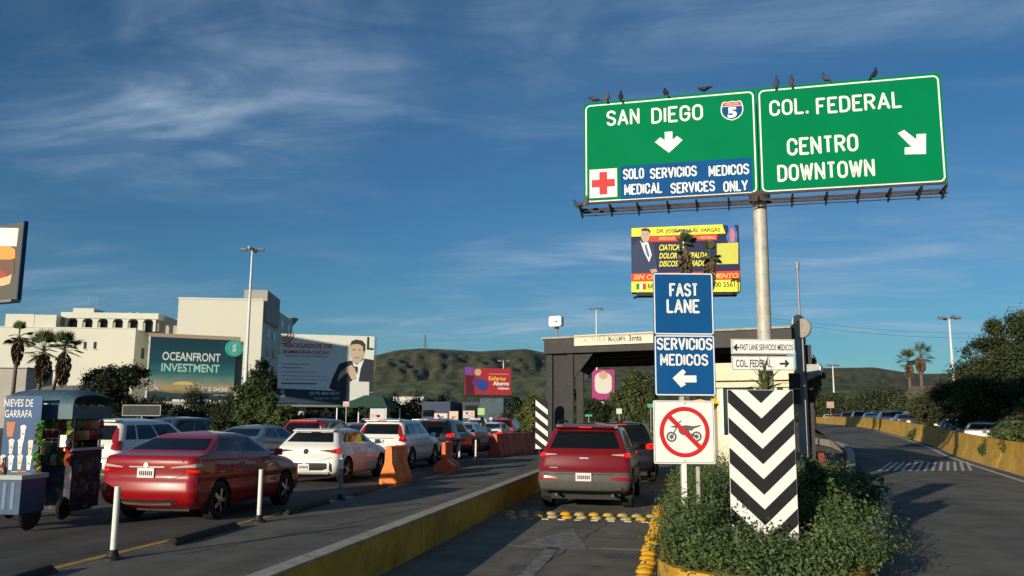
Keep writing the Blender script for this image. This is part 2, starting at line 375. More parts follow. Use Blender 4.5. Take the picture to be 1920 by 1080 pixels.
#PART2
# ------------------------------------------------------------------ ground and roads
def sstep(a, b, x):
    t = min(1, max(0, (x-a)/(b-a))); return t*t*(3-2*t)
def rampz(Y): return 0. if Y < 20 else (1.0*sstep(14, 104, Y)-.0129 if Y < 104 else .9871)
m_ = MB(); m_.box(-3000, 3000, -300, 5000, -1.2, -.06); struct('ground', m_, DIRT)
# main road left of the low wall
m_ = MB(); NX = 2; ys = [-40, 0, 10, 20, 30, 45, 60, 80, 120, 400]
m_.add([(x, y, -.004) for y in ys for x in (-24, -7.3)], [(2*i, 2*i+1, 2*i+3, 2*i+2) for i in range(len(ys)-1)])
struct('main_road', m_, ASPH)
m_ = MB(); m_.add([(x, y, 0) for y in ys for x in (-7.3, -3.4)], [(2*i, 2*i+1, 2*i+3, 2*i+2) for i in range(len(ys)-1)])
struct('inner_lane', m_, ASPH2)
# yellow edge line between road and inner lane
m_ = MB()
for a, b in ((4, 12.2), (13.2, 18.5), (19.4, 22.5), (24, 31), (33, 50)):
    m_.box(-7.28, -7.14, a, b, -.002, .006)
struct('yellow_edge_line', m_, YLINE)
m_ = MB()
for i, a in enumerate(range(24, 48, 3)): m_.box(-8.75-.02*i, -8.63-.02*i, a, a+1.4, -.002, .006)
struct('dashed_lane_line', m_, WHPW)
# fast lane built of cast slabs
fl = MB(); fl.box(-3.4, -.3, -20, 60, -.06, -.012); flo = struct('fast_lane', fl, DKST)
edges = [-14, -3.5, 4.6, 12.2, 18.2, 26, 34, 42, 50, 60]
for i in range(len(edges)-1):
    if edges[i+1] < 0: continue
    q = MB()
    q.box(-3.4, -.3, edges[i]+.02, edges[i+1]-.02, -.012, .0)
    q.build('slab', ASPH3, flo)
# faded arrow on the lane
m_ = MB()
ax = -1.75
m_.add([(ax-.09, 7.0, .004), (ax+.09, 7.0, .004), (ax+.09, 12.1, .004), (ax-.09, 12.1, .004)], [(0, 1, 2, 3)])
m_.add([(ax-.55, 12.0, .004), (ax+.5, 12.0, .004), (ax+.02, 14.2, .004)], [(0, 1, 2)])
struct('lane_arrow', m_, WHPW)
# ramp road, curving to the right and rising
def Pd(px, D, z): p = W(px, 700, D); return (p[0], p[1], z)
RL = [(-.6, 2.), (.6, 7.5), (2.0, 11.0), (2.9, 14.5), (4.3, 20), (5.9, 31.5), (7.4, 42), (9.6, 60), (13.5, 96), (19, 156)]
RRt = [(6.5, -6), (7.8, 8), (8.6, 16), (9.4, 22), (10.3, 28.2), tuple(W(1785, 700, 38)[:2]), tuple(W(1738, 700, 48)[:2]), tuple(W(1650, 700, 71)[:2]), tuple(W(1591, 700, 95)[:2]), tuple(W(1517, 700, 150)[:2])]
def resample(P, n):
    P = np.array(P, float); t = np.arange(len(P)); u = np.linspace(0, len(P)-1, n)
    out = []
    for q in u:
        i = min(int(q), len(P)-2); f = q-i
        p0 = P[max(i-1, 0)]; p1 = P[i]; p2 = P[i+1]; p3 = P[min(i+2, len(P)-1)]
        out.append(.5*((2*p1)+(-p0+p2)*f+(2*p0-5*p1+4*p2-p3)*f*f+(-p0+3*p1-3*p2+p3)*f**3))
    return np.array(out)
L_ = resample(RL, 60); Q_ = resample(RRt, 60)
m_ = MB(); vs = []; K = 8
for a, b in zip(L_, Q_):
    for k in range(K+1):
        p = a+(b-a)*k/K; vs.append((p[0], p[1], rampz(p[1])))
m_.add(vs, [(i*(K+1)+k, i*(K+1)+k+1, (i+1)*(K+1)+k+1, (i+1)*(K+1)+k) for i in range(59) for k in range(K)])
struct('ramp_road', m_, ASPH2, smooth=True)
m_ = MB()   # apron between ramp and fast lane, in front of the island
m_.add([(-.3, -20, -.008), (7, -20, -.008), (8.2, 9, -.008), (2.5, 12, -.008), (-.3, 8.2, -.008)], [(0, 1, 2, 3, 4)]); struct('apron_road', m_, ASPH2)
def linestrip(name, pts, w, m__, off=.005):
    q = MB(); vs = []
    for i, p in enumerate(pts):
        d = np.array(pts[min(i+1, len(pts)-1)])-np.array(pts[max(i-1, 0)]); d = d/np.hypot(*d); n = np.array([d[1], -d[0]])*w/2
        for s_ in (-1, 1):
            a = np.array(p)+n*s_; vs.append((a[0], a[1], rampz(a[1])+off))
    q.add(vs, [(2*i, 2*i+1, 2*i+3, 2*i+2) for i in range(len(pts)-1)]); return struct(name, q, m__)
inner = [Q_[i]+(L_[i]-Q_[i])/np.hypot(*(L_[i]-Q_[i]))*1.15 for i in range(60)]
linestrip('white_edge_line', inner[4:48], .14, WHP)
gut = [Q_[i]+(L_[i]-Q_[i])/np.hypot(*(L_[i]-Q_[i]))*.12 for i in range(60)]
linestrip('gutter_line', gut[2:52], .13, CONC, .008)
# oblique rumble marks across the ramp
rm = struct('rumble_marks', MB().box(5.3, 9.6, 27.2, 31.8, -.05, -.02), ASPH2)
for i in range(13):
    p = G(1648+i*14.4, 888); q = G(1648+i*14.4+24-2.6*i, 873.5)
    k = MB(); w = .05
    k.add([(p[0]-w, p[1], rampz(p[1])+.008), (p[0]+w, p[1], rampz(p[1])+.008), (q[0]+w, q[1], rampz(q[1])+.008), (q[0]-w, q[1], rampz(q[1])+.008)], [(0, 1, 2, 3)])
    k.build('stripe', WHP, rm)
# ground to the right of the ramp barrier, level with the rising ramp
m_ = MB(); vs = []
for a in Q_:
    for k, ox in enumerate((.3, 10, 30, 90, 400)): vs.append((a[0]+ox, a[1]+ox*.1, rampz(a[1])-.01))
m_.add(vs, [(i*5+k, i*5+k+1, (i+1)*5+k+1, (i+1)*5+k) for i in range(59) for k in range(4)]); struct('street_beyond_barrier', m_, ASPH, smooth=True)

CRK = mat('crack_fill', (.022, .021, .02), .9)
def crack(name, P, w, seed):
    rd_ = random.Random(seed); q = MB(); vs = []; pts = []
    for (a, b) in zip(P[:-1], P[1:]):
        for k in range(14): f = k/14; pts.append((a[0]+(b[0]-a[0])*f+rd_.uniform(-1, 1)*.035, a[1]+(b[1]-a[1])*f+rd_.uniform(-1, 1)*.035))
    for i, p in enumerate(pts):
        d = np.array(pts[min(i+1, len(pts)-1)])-np.array(pts[max(i-1, 0)]); d = d/max(np.hypot(*d), 1e-4); n = np.array([d[1], -d[0]])*w*rd_.uniform(.25, 1)/2
        for s_ in (-1, 1): vs.append((p[0]+n[0]*s_, p[1]+n[1]*s_, rampz(p[1])+.003))
    q.add(vs, [(2*i, 2*i+1, 2*i+3, 2*i+2) for i in range(len(pts)-1)]); return struct(name, q, CRK)
g2 = lambda x, y: tuple(G(x, y)[:2])
crack('pavement_crack', [g2(330, 1041), g2(560, 1000), g2(803, 950)], .03, 1)
crack('pavement_crack', [g2(560, 1078), g2(700, 1035), g2(850, 1000)], .012, 2) if False else None
crack('pavement_crack', [g2(1638, 917), g2(1700, 903), g2(1762, 893)], .035, 3)
crack('pavement_crack', [g2(1000, 1024), g2(1080, 1022), g2(1165, 1034)], .018, 4)
crack('pavement_crack', [g2(1015, 1060), g2(1110, 1000), g2(1160, 968)], .02, 5)
crack('pavement_crack', [g2(1780, 1000), g2(1850, 985), g2(1925, 990)], .02, 6)
# ------------------------------------------------------------------ low wall with yellow face
lw = thing('low_wall', 'long low wall with worn yellow side and pale concrete top beside the fast lane', 'wall', (-3.4, 0, 0))
ws = [-3, 5.2, 11.2, 17.2, 22.6]
for a, b in zip(ws[:-1], ws[1:]):
    q = MB(); n = 8
    for i in range(n):
        ya = a+.012+(b-a-.024)*i/n; yb = a+.012+(b-a-.024)*(i+1)/n
        q.add([(x, y, z) for y in (ya, yb) for x, z in ((-.14, 0), (.03, 0), (.02, .45), (-.14, .45))], [(1, 5, 6, 2), (0, 3, 7, 4)])
    q.add([(x, y, z) for y in (a+.012, b-.012) for x, z in ((-.14, 0), (.03, 0), (.02, .45), (-.14, .45))], [(0, 1, 2, 3), (7, 6, 5, 4)])
    q.build('wall_section', YELP, lw)
    q = MB(); q.box(-.155, .035, a+.006, b-.006, .45, .475); q.build('coping', CONC, lw)

# ------------------------------------------------------------------ hills
def hills(name, prof, Dr, D0, m__, seed, back=500):
    rnd = np.random.RandomState(seed); prof = np.array(prof, float)
    pxs = np.arange(prof[0, 0], prof[-1, 0]+1, 6.); nz = 60
    # value noise
    g = rnd.rand(80, 80)
    def vn(x, y):
        x = x % 79; y = y % 79; i = int(x); j = int(y); fx = x-i; fy = y-j; fx = fx*fx*(3-2*fx); fy = fy*fy*(3-2*fy)
        return (g[i, j]*(1-fx)+g[i+1 if i < 79 else 0, j]*fx)*(1-fy)+(g[i, j+1 if j < 79 else 0]*(1-fx)+g[i+1 if i < 79 else 0, j+1 if j < 79 else 0]*fx)*fy
    vs = []; fs = []
    for ci, px in enumerate(pxs):
        top = W(px, np.interp(px, prof[:, 0], prof[:, 1]), Dr)[2]
        for k in range(nz+6):
            t = k/(nz-1); D = D0+(Dr-D0)*t
            if k < nz:
                z = top*(t**.85)
                # gullies and shoulders
                z += (vn(px/38., t*5)-.5)*top*.12*math.sin(math.pi*min(t, 1))+(vn(px/11.+9, t*13)-.5)*top*.07*math.sin(math.pi*min(t, 1))**.5
            else:
                D = Dr+(k-nz+1)*back/6; z = top*(1-((k-nz+1)/6)**1.5*.8)
            p = W(px, 700, D); vs.append((p[0], p[1], z if k > 0 else -2))
    M_ = nz+6
    for i in range(len(pxs)-1):
        for k in range(M_-1): fs.append((i*M_+k, (i+1)*M_+k, (i+1)*M_+k+1, i*M_+k+1))
    q = MB(); q.add(vs, fs); return struct(name, q, m__, smooth=True)
def hillmat(name, a, b, c):
    M = mat(name, a, .95, var=.45, scale=.016, bump=.9, bscale=.3, col2=b, c2pos=(.44, .56), c2scale=.009, world_=True, detail=12)
    t = M.node_tree; bs = t.nodes['Principled BSDF']; src = bs.inputs['Base Color'].links[0].from_socket
    g = N(t, 'ShaderNodeNewGeometry'); v = N(t, 'ShaderNodeTexNoise'); v.inputs['Scale'].default_value = .10; v.inputs['Detail'].default_value = 9; v.inputs['Roughness'].default_value = .72; t.links.new(g.outputs['Position'], v.inputs['Vector'])
    r = N(t, 'ShaderNodeMapRange'); r.inputs[1].default_value = .42; r.inputs[2].default_value = .56; t.links.new(v.outputs['Fac'], r.inputs[0])
    n = N(t, 'ShaderNodeTexNoise'); n.inputs['Scale'].default_value = .006; n.inputs['Detail'].default_value = 6; t.links.new(g.outputs['Position'], n.inputs['Vector'])
    r2 = N(t, 'ShaderNodeMapRange'); r2.inputs[1].default_value = .70; r2.inputs[2].default_value = .76; t.links.new(n.outputs['Fac'], r2.inputs[0])
    mx = N(t, 'ShaderNodeMix', data_type='RGBA'); mx.inputs[6].default_value = (a[0]*.50, a[1]*.52, a[2]*.55, 1); t.links.new(r.outputs[0], mx.inputs[0]); t.links.new(src, mx.inputs[7])
    m2 = N(t, 'ShaderNodeMix', data_type='RGBA'); m2.inputs[7].default_value = (*c, 1); t.links.new(r2.outputs[0], m2.inputs[0]); t.links.new(mx.outputs[2], m2.inputs[6])
    t.links.new(m2.outputs[2], bs.inputs['Base Color']); return M
HILL = hillmat('scrub_hill', (.108, .108, .055), (.074, .077, .042), (.26, .20, .12))
HILL2 = hillmat('green_hill', (.105, .122, .050), (.072, .085, .040), (.24, .20, .12))
hills('far_hill', [(-500, 745), (-100, 735), (300, 712), (480, 698), (560, 692), (640, 680), (700, 667), (740, 657), (790, 653), (850, 656), (900, 659), (950, 656), (985, 654), (1020, 661), (1060, 672), (1150, 681), (1300, 692), (1420, 694), (1545, 690), (1640, 689), (1690, 697), (1730, 701), (1800, 700), (1920, 707), (2200, 715), (2600, 735)], 950, 380, HILL, 3)
hills('near_slope', [(-500, 765), (300, 752), (560, 742), (700, 722), (800, 712), (880, 717), (960, 712), (1030, 702), (1150, 712), (1400, 716), (1545, 716), (1700, 724), (1850, 727), (2300, 742)], 520, 250, HILL2, 8, back=90)

# ------------------------------------------------------------------ foliage
def leaf_mesh(name, lobes, n, size, seed, tone=(.045, .075, .022), tone2=(.10, .13, .035), flat=.0, clumps=26, asp=1.9, sig=.17):
    r = np.random.RandomState(seed); lob = np.array(lobes, float); wts = (lob[:, 3]*lob[:, 4]+lob[:, 4]*lob[:, 5]+lob[:, 3]*lob[:, 5]); wts /= wts.sum()
    P = []; Nn = []; T = []
    for L, w in zip(lob, wts):
        k = max(6, int(clumps*w*len(lob))); m = int(n*w)
        d = r.normal(size=(k, 3)); d /= np.linalg.norm(d, axis=1)[:, None]; d[:, 2] = np.where(d[:, 2] < -.55, -d[:, 2], d[:, 2])
        rad = r.uniform(.55, 1.0, k)[:, None]; cc = L[:3]+d*rad*L[3:6]; tn = r.rand(k)
        idx = r.randint(0, k, m); sg = sig*L[3:6]*r.uniform(.7, 1.3, (k, 1))[idx]
        p = cc[idx]+r.normal(size=(m, 3))*sg; P.append(p)
        q = (p-L[:3])/L[3:6]; q /= np.linalg.norm(q, axis=1)[:, None]+1e-6; Nn.append(q); T.append(tn[idx]*.6+r.rand(m)*.4)
    P = np.vstack(P); Nn = np.vstack(Nn); T = np.concatenate(T); m = len(P)
    P[:, 2] = np.maximum(P[:, 2], .03)
    nn = Nn+r.normal(size=(m, 3))*.75+np.array([0, 0, .35]); nn /= np.linalg.norm(nn, axis=1)[:, None]
    a = np.cross(nn, r.normal(size=(m, 3))); a /= np.linalg.norm(a, axis=1)[:, None]; b = np.cross(nn, a)
    s_ = size*r.uniform(.6, 1.35, m)[:, None]
    a = a*s_*.5*asp**.5; b = b*s_*.5/asp**.5
    V = np.stack([P-a, P+b*.9+a*.1, P+a, P-b*.9+a*.1], 1).reshape(-1, 3)
    me = bpy.data.meshes.new(name); me.vertices.add(4*m); me.vertices.foreach_set('co', V.ravel())
    me.loops.add(4*m); me.loops.foreach_set('vertex_index', np.arange(4*m)); me.polygons.add(m)
    me.polygons.foreach_set('loop_start', np.arange(0, 4*m, 4)); me.polygons.foreach_set('loop_total', np.full(m, 4))
    col = (np.array(tone)[None]*(1-T[:, None])+np.array(tone2)[None]*T[:, None]); col = np.repeat(np.c_[col, np.ones(m)], 4, 0)
    at = me.color_attributes.new('tone', 'FLOAT_COLOR', 'POINT'); at.data.foreach_set('color', col.ravel())
    me.materials.append(LEAF); me.update(calc_edges=True); return me
def tree(label, base, h, r, lobes=None, n=5000, size=.2, seed=1, trunk=.15, tone=(.030, .048, .016), tone2=(.075, .095, .028), name='leafy_tree', group=None, cat='tree', low=.25):
    t = thing(name, label, cat, base, 0, group); rd = random.Random(seed)
    if lobes is None:
        lobes = []
        for i in range(9):
            a = rd.uniform(0, 6.28); q = rd.uniform(.25, .8)*r; zc = h*(low+(1-low)*rd.uniform(.15, .78)); rr = r*rd.uniform(.34, .55)
            lobes.append((q*math.cos(a), q*math.sin(a), zc, rr, rr, rr*rd.uniform(.7, 1)))
        lobes.append((0, 0, h*(low+.42*(1-low)), r*.75, r*.75, h*(1-low)*.45)); lobes.append((rd.uniform(-.2, .2)*r, 0, h*.86, r*.35, r*.35, h*.14))
    me = leaf_mesh('crown', lobes, n, size, seed, tone, tone2); o = bpy.data.objects.new('crown', me); C.objects.link(o); o.parent = t
    q = MB(); q.tube([(0, 0, -.1), (rd.uniform(-.1, .1), 0, h*.25), (rd.uniform(-.2, .2), rd.uniform(-.1, .1), h*.6)], [trunk*1.2, trunk, trunk*.5], 8)
    for L in lobes[:6]: q.tube([(0, 0, h*.25), (L[0]*.5, L[1]*.5, (h*.25+L[2])*.55), (L[0]*.9, L[1]*.9, L[2])], [trunk*.6, trunk*.4, trunk*.15], 6)
    q.build('trunk', BARK, t, smooth=True); return t
def at(px, D, z=0.): p = W(px, 700, D); return (p[0], p[1], z)
def zpx(px, py, D): return float(W(px, py, D)[2])
def ptree(label, px, D, ptop, wpx, seed, z=0., **kw):
    h = zpx(px, ptop, D)-z; r = wpx/2*D/FPX
    kw.setdefault('size', max(.09, D*.0026)); kw['n'] = int(kw.get('n', 5000)*1.7); kw.setdefault('trunk', h*.022+.04)
    return tree(label, at(px, D, z), h*.97, r, seed=seed, **kw)
DK = dict(tone=(.016, .027, .012), tone2=(.040, .056, .022))
MD = dict(tone=(.035, .055, .018), tone2=(.095, .118, .036))
ptree('broad dark tree in front of the white building, left of the seaside billboard', 205, 66, 684, 118, 11, n=9000, **DK)
ptree('low dark tree under the left end of the seaside billboard', 265, 62, 764, 80, 12, n=6000, **DK)
ptree('small dark tree beneath the middle of the seaside billboard', 345, 60, 766, 80, 13, n=5500, **DK)
ptree('tall dark tree between the two large left billboards, behind the mast', 487, 80, 672, 88, 14, n=7500, **DK)
ptree('green bush-like tree right of the white light mast', 478, 54, 703, 78, 15, n=6500, low=.1, **MD)
ptree('dark low tree behind the foot of the white light mast', 425, 58, 758, 82, 16, n=5500, low=.1, **DK)
ptree('green tree under the left corner of the lawyer billboard', 532, 52, 758, 76, 17, n=6000, low=.1, **MD)
ptree('dark tree below the centre of the lawyer billboard', 598, 54, 768, 78, 18, n=5000, low=.08, **DK)
ptree('dark olive tree left of the green market canopy', 640, 60, 762, 60, 19, n=4000, low=.08, **MD)
ptree('dark tree behind the green market canopy', 712, 70, 752, 66, 20, n=4500, low=.08, **DK)
ptree('small round tree in front of the long pale building', 748, 95, 757, 36, 21, n=2600, low=.1, **DK)
ptree('brownish tree at the right end of the long pale building', 808, 90, 746, 50, 22, n=3000, low=.08, tone=(.045, .045, .025), tone2=(.09, .08, .05))
ptree('round tree just left of the brown tree by the pale building', 782, 92, 760, 34, 23, n=2200, low=.08, **DK)
ptree('very dark tree between the red billboard post and the striped marker', 966, 62, 742, 60, 24, n=5000, low=.05, **DK)
ptree('sunlit green tree just left of the striped marker board', 1000, 52, 738, 56, 25, n=5500, low=.05, tone=(.045, .065, .018), tone2=(.12, .14, .04))
ptree('tree seen between the two left canopy columns', 1063, 50, 706, 62, 26, n=6000, low=.05, tone=(.045, .065, .018), tone2=(.12, .135, .04))
ptree('tree below the pink billboard under the canopy', 1118, 60, 746, 60, 27, n=4500, low=.05, **DK)
ptree('large spreading tree under the canopy roof, right of the pink billboard', 1188, 50, 690, 96, 28, n=11000, low=.12, tone=(.045, .065, .02), tone2=(.11, .13, .04))
ptree('slim tree beside the tall blue sign under the canopy', 1222, 42, 716, 44, 29, n=4000, low=.1, **MD)
# long thicket closing the view behind the queue
hm = leaf_mesh('thicket', [(i*3.1, random.Random(i).uniform(-2, 2), 1.0+.5*random.Random(i+50).random(), 2.6, 2.2, 1.1+.9*random.Random(i+9).random()) for i in range(34)], 90000, .22, 77, (.016, .026, .012), (.045, .058, .024), clumps=60)
ho = bpy.data.objects.new('hedgerow_thicket', hm); C.objects.link(ho); ho.location = at(140, 78, 0); q = np.array(at(1230, 92))-np.array(at(140, 78)); ho.rotation_euler = (0, 0, math.atan2(q[1], q[0]))
ho.scale = (float(np.hypot(q[0], q[1]))/103, 1, 1.15); tag(ho, kind='stuff')
# right side
RG = dict(tone=(.030, .045, .016), tone2=(.085, .105, .032))
big = [(.2, 0, 5.5, .9, 1.1, .9), (1.2, 0, 5.9, 1.2, 1.3, .95), (-.5, 0, 4.5, 1.15, 1.2, .95), (.7, .3, 4.3, 1.6, 1.6, 1.2), (-1.3, 0, 3.2, 1.5, 1.4, 1.0), (.5, 0, 2.9, 1.9, 1.8, 1.2), (2.2, 0, 4.4, 1.5, 1.6, 1.7), (2.2, 0, 2.3, 1.7, 1.6, 1.4), (-2.2, 0, 2.4, 1.2, 1.3, 1.0), (0, .4, 1.7, 2.6, 1.6, 1.0)]
t = tree('tall dark leafy tree at the right edge, higher than all other trees', at(1880, 42, .3), 6.8, 3, lobes=big, n=70000, size=.10, seed=41, trunk=.16, tone=(.024, .035, .014), tone2=(.065, .082, .028))
ptree('dark bushy tree beyond the barrier, left of the tall edge tree', 1768, 56, 716, 104, 42, n=12000, low=.05, z=.2, tone=(.028, .034, .018), tone2=(.07, .072, .034))
ptree('dark tree with a bare pale trunk behind the white cars', 1835, 48, 700, 110, 43, n=10000, low=.18, z=.2, tone=(.024, .034, .016), tone2=(.065, .075, .028))
ptree('low green tree under the tall edge tree at the picture margin', 1915, 38, 742, 90, 44, n=7000, low=.05, z=.1, **RG)
ptree('olive tree above the far queue, right of the canopy', 1555, 150, 736, 84, 45, n=5500, low=.08, z=.9, **RG)
ptree('light green bushy tree above the far queue', 1622, 140, 738, 66, 46, n=5000, low=.05, z=.9, tone=(.05, .065, .02), tone2=(.12, .14, .045))
ptree('jacaranda-like tree with a purple flowering crown', 1668, 135, 733, 40, 47, n=3600, low=.25, z=.9, tone=(.07, .035, .12), tone2=(.15, .08, .26))
ptree('grey green tree far right of the purple crown', 1700, 138, 734, 46, 48, n=3000, low=.1, z=.9, **RG)
ptree('dark shrub tree standing behind the barrier near its bend', 1735, 62, 770, 44, 49, n=3500, low=.02, z=.3, **RG)
ptree('small tree seen behind the booth corner with its top in the sky', 1522, 85, 668, 36, 50, n=3000, low=.4, z=.8, **RG)
hm = leaf_mesh('thicket', [(i*4., random.Random(i).uniform(-2, 2), .8, 3., 2.2, 1.2+.9*random.Random(i+9).random()) for i in range(22)], 50000, .26, 78, (.022, .03, .014), (.06, .07, .03), clumps=60)
ho = bpy.data.objects.new('roadside_thicket', hm); C.objects.link(ho); ho.location = at(1480, 175, 1.2); q = np.array(at(1960, 78))-np.array(at(1480, 175)); ho.rotation_euler = (0, 0, math.atan2(q[1], q[0]))
ho.scale = (float(np.hypot(q[0], q[1]))/86, 1, 1.5); tag(ho, kind='stuff')
for i, (px, py, r) in enumerate(((1712, 830, .45), (1850, 840, .35), (1875, 818, .55), (1905, 822, .6))):
    g_ = Q_[28] if i == 0 else None
    D = (55, 33, 33, 30)[i]; z = max(0, zpx(px, py, D)-r)
    me = leaf_mesh('foliage', [(0, 0, r*.9, r*1.2, r, r)], 1500, .10, 60+i, (.035, .055, .018), (.09, .12, .035)); o = bpy.data.objects.new('wild_shrub', me); C.objects.link(o); o.location = at(px, D, z*.0+ (rampz(50) if i == 0 else (z)))
    tag(o, ['weedy shrub growing at the foot of the yellow barrier', 'creeper hanging on the yellow barrier below the white sedan', 'low shrub behind the barrier left of the last shrub', 'shrub behind the barrier closest to the right margin'][i], 'shrub')

# palms ------------------------------------------------------------
def fan_frond(L=1.2, n=13, dead=False):
    q = MB(); q.tube([(0, 0, 0), (L*.45, 0, .06), (L*.55, 0, .03)], [.03, .018, .012], 4)
    for k in range(n):
        a = R_(-72+144*k/(n-1)); l = L*.62*(1-.25*abs(a)); bx = L*.5; w = .05
        dx, dy = math.cos(a), math.sin(a); dr = -.16*l
        q.add([(bx, 0, .03), (bx+dx*l*.55-dy*w, dy*l*.55+dx*w, .03+dr*.2), (bx+dx*l, dy*l, .03+dr), (bx+dx*l*.55+dy*w, dy*l*.55-dx*w, .03+dr*.2)], [(0, 1, 2, 3)])
    return q
FROND = mat('palm_frond', (.075, .095, .035), .6, var=.25, scale=3); DEAD = mat('dead_frond', (.13, .095, .06), .9, var=.35, scale=3)
def palm(label, px, D, ptop, base_z=0., crown=1.3, skirt=1.5, nf=22, seed=1, lean=.0, pbase=None, tr=.16, group=None):
    H = zpx(px, ptop, D)-base_z-crown*.75; t = thing('fan_palm', label, 'palm tree', at(pbase or px, D, base_z), 0, group); rd = random.Random(seed)
    dxl = (at(px, D)[0]-at(pbase or px, D)[0], at(px, D)[1]-at(pbase or px, D)[1])
    top = (dxl[0], dxl[1], H)
    MB().tube([(0, 0, -.1), (dxl[0]*.35, dxl[1]*.35, H*.45), top], [tr*1.3, tr, tr*.8], 9).build('trunk', PBARK, t, smooth=True)
    base = None
    for k in range(nf):
        if base is None: base = fan_frond(crown*1.15).build('frond', FROND, t); o = base
        else: o = base.copy(); C.objects.link(o)
        o.parent = t; el = R_(rd.uniform(-30, 80)) if k > 3 else R_(80); o.location = top
        o.rotation_euler = (rd.uniform(-.3, .3), -el, rd.uniform(0, 6.28))
    if skirt:
        q = MB()
        for k in range(150):
            a = rd.uniform(0, 6.28); z = H-rd.uniform(0, 1)**.8*skirt; r = .12+.42*math.sin(min(1, (H-z)/skirt*.85+.15)*math.pi)**.7*(crown/1.3); l = rd.uniform(.35, .7)*crown/1.3
            c, s_ = math.cos(a), math.sin(a); w = .06; x0, y0 = top[0]+c*.1, top[1]+s_*.1
            q.add([(x0-s_*w, y0+c*w, z), (x0+s_*w, y0-c*w, z), (top[0]+c*r+s_*w*1.5, top[1]+s_*r-c*w*1.5, z-l*.6), (top[0]+c*r*.95, top[1]+s_*r*.95, z-l), (top[0]+c*r-s_*w*1.5, top[1]+s_*r+c*w*1.5, z-l*.6)], [(0, 1, 2, 3, 4)])
        q.build('dead_frond_skirt', DEAD, t)
    return t
palm('leftmost palm tree before the white building, with a round dead skirt', 29, 66, 612, crown=1.05, skirt=1.9, nf=14, seed=1, pbase=27, tr=.15)
palm('middle palm of the three on the left, with the widest leafy head', 80, 64, 632, crown=1.5, skirt=2.0, nf=24, seed=2, pbase=70, tr=.15)
palm('right palm of the three on the left, with a leaning trunk', 118, 64, 632, crown=1.35, skirt=2.2, nf=18, seed=3, pbase=88, tr=.14)
palm('shorter palm of the pair on the right horizon', 1705, 135, 662, base_z=1.1, crown=1.9, skirt=2.0, nf=24, seed=4, tr=.26)
palm('taller palm of the pair on the right horizon', 1727, 133, 650, base_z=1.1, crown=2.1, skirt=2.0, nf=26, seed=5, tr=.26)
palm('left shaggy brown palm head in front of the yellow doctor billboard', 1290, 46, 447, crown=.8, skirt=1.6, nf=14, seed=6, tr=.15)
palm('right shaggy brown palm head in front of the yellow doctor billboard', 1336, 45, 462, crown=.7, skirt=1.7, nf=12, seed=7, tr=.15)
# date palm with arching feather fronds
def feather(L=2.4):
    q = MB(); pts = [(L*t, 0, L*(.32*math.sin(t*2.4)-.28*t*t)) for t in (0, .25, .5, .75, 1)]; q.tube(pts, [.04, .03, .02, .012, .006], 4)
    for k in range(16):
        t = .15+.85*k/16; x = L*t; z = L*(.32*math.sin(t*2.4)-.28*t*t); l = L*.22*(1-.5*t)
        for s_ in (-1, 1): q.add([(x-.04, 0, z), (x+.05, 0, z), (x+l*.6, s_*l, z-.25*l)], [(0, 1, 2)])
    return q
dp = thing('date_palm', 'squat date palm with arching green fronds beside the far queue', 'palm tree', at(1716, 72, .45))
MB().tube([(0, 0, -.2), (0, 0, 1.2)], [.3, .35], 9).build('trunk', PBARK, dp, smooth=True); b0 = None
for k in range(24):
    if b0 is None: b0 = feather(2.7).build('frond', mat('date_frond', (.09, .115, .04), .6, var=.2), dp); o = b0
    else: o = b0.copy(); C.objects.link(o)
    o.parent = dp; o.location = (0, 0, 1.25); o.rotation_euler = (0, R_(-12-58*((k*7) % 24)/24), k*2.4)
#PART3
# ------------------------------------------------------------------ cars
RP = lambda **k: k
KINDS = {
 'sedan': dict(L=4.62, W=.89, lv=[(.32, .22, .34, .20, -.12), (.07, .33, .07, .28, -.03), (.0, .50, 0, .46, 0), (.02, .66, .03, .60, -.018), (.06, .76, .08, .71, -.004), (.04, 1.00, .30, .84, -.025), (.08, 1.09, .60, .93, -.045), (.47, 1.13, 1.12, 1.00, -.085), (1.12, 1.365, 1.95, 1.385, -.275), (1.36, 1.43, 2.25, 1.435, -.38), (1.9, 1.475, 2.5, 1.475, -.84)], belt=7, wr=.325, ax=(.98, .93), side=((.08, .46), (.485, .93))),
 'hatch': dict(L=4.37, W=.895, lv=[(.30, .20, .32, .20, -.14), (.06, .30, .06, .28, -.04), (.0, .46, 0, .46, 0), (.03, .66, .03, .62, 0), (.09, .78, .10, .72, -.01), (.12, .93, .30, .81, -.035), (.17, .99, .6, .90, -.05), (.22, 1.03, 1.10, .98, -.09), (.60, 1.34, 1.85, 1.36, -.25), (.62, 1.40, 2.1, 1.41, -.34), (1.4, 1.435, 2.4, 1.435, -.84)], belt=7, wr=.335, ax=(.83, .92), side=((.12, .45), (.475, .93))),
 'suv': dict(L=4.60, W=.925, lv=[(.34, .28, .34, .26, -.14), (.07, .38, .07, .36, -.04), (.0, .56, 0, .52, 0), (.02, .73, .02, .70, -.02), (.07, .82, .08, .82, -.004), (.11, .98, .24, .93, -.03), (.13, 1.05, .6, 1.0, -.045), (.16, 1.10, 1.12, 1.07, -.08), (.46, 1.53, 1.85, 1.56, -.245), (.52, 1.62, 2.1, 1.62, -.36), (1.3, 1.675, 2.4, 1.675, -.84)], belt=7, wr=.36, ax=(.92, .93), side=((.035, .20), (.225, .53), (.555, .95))),
}
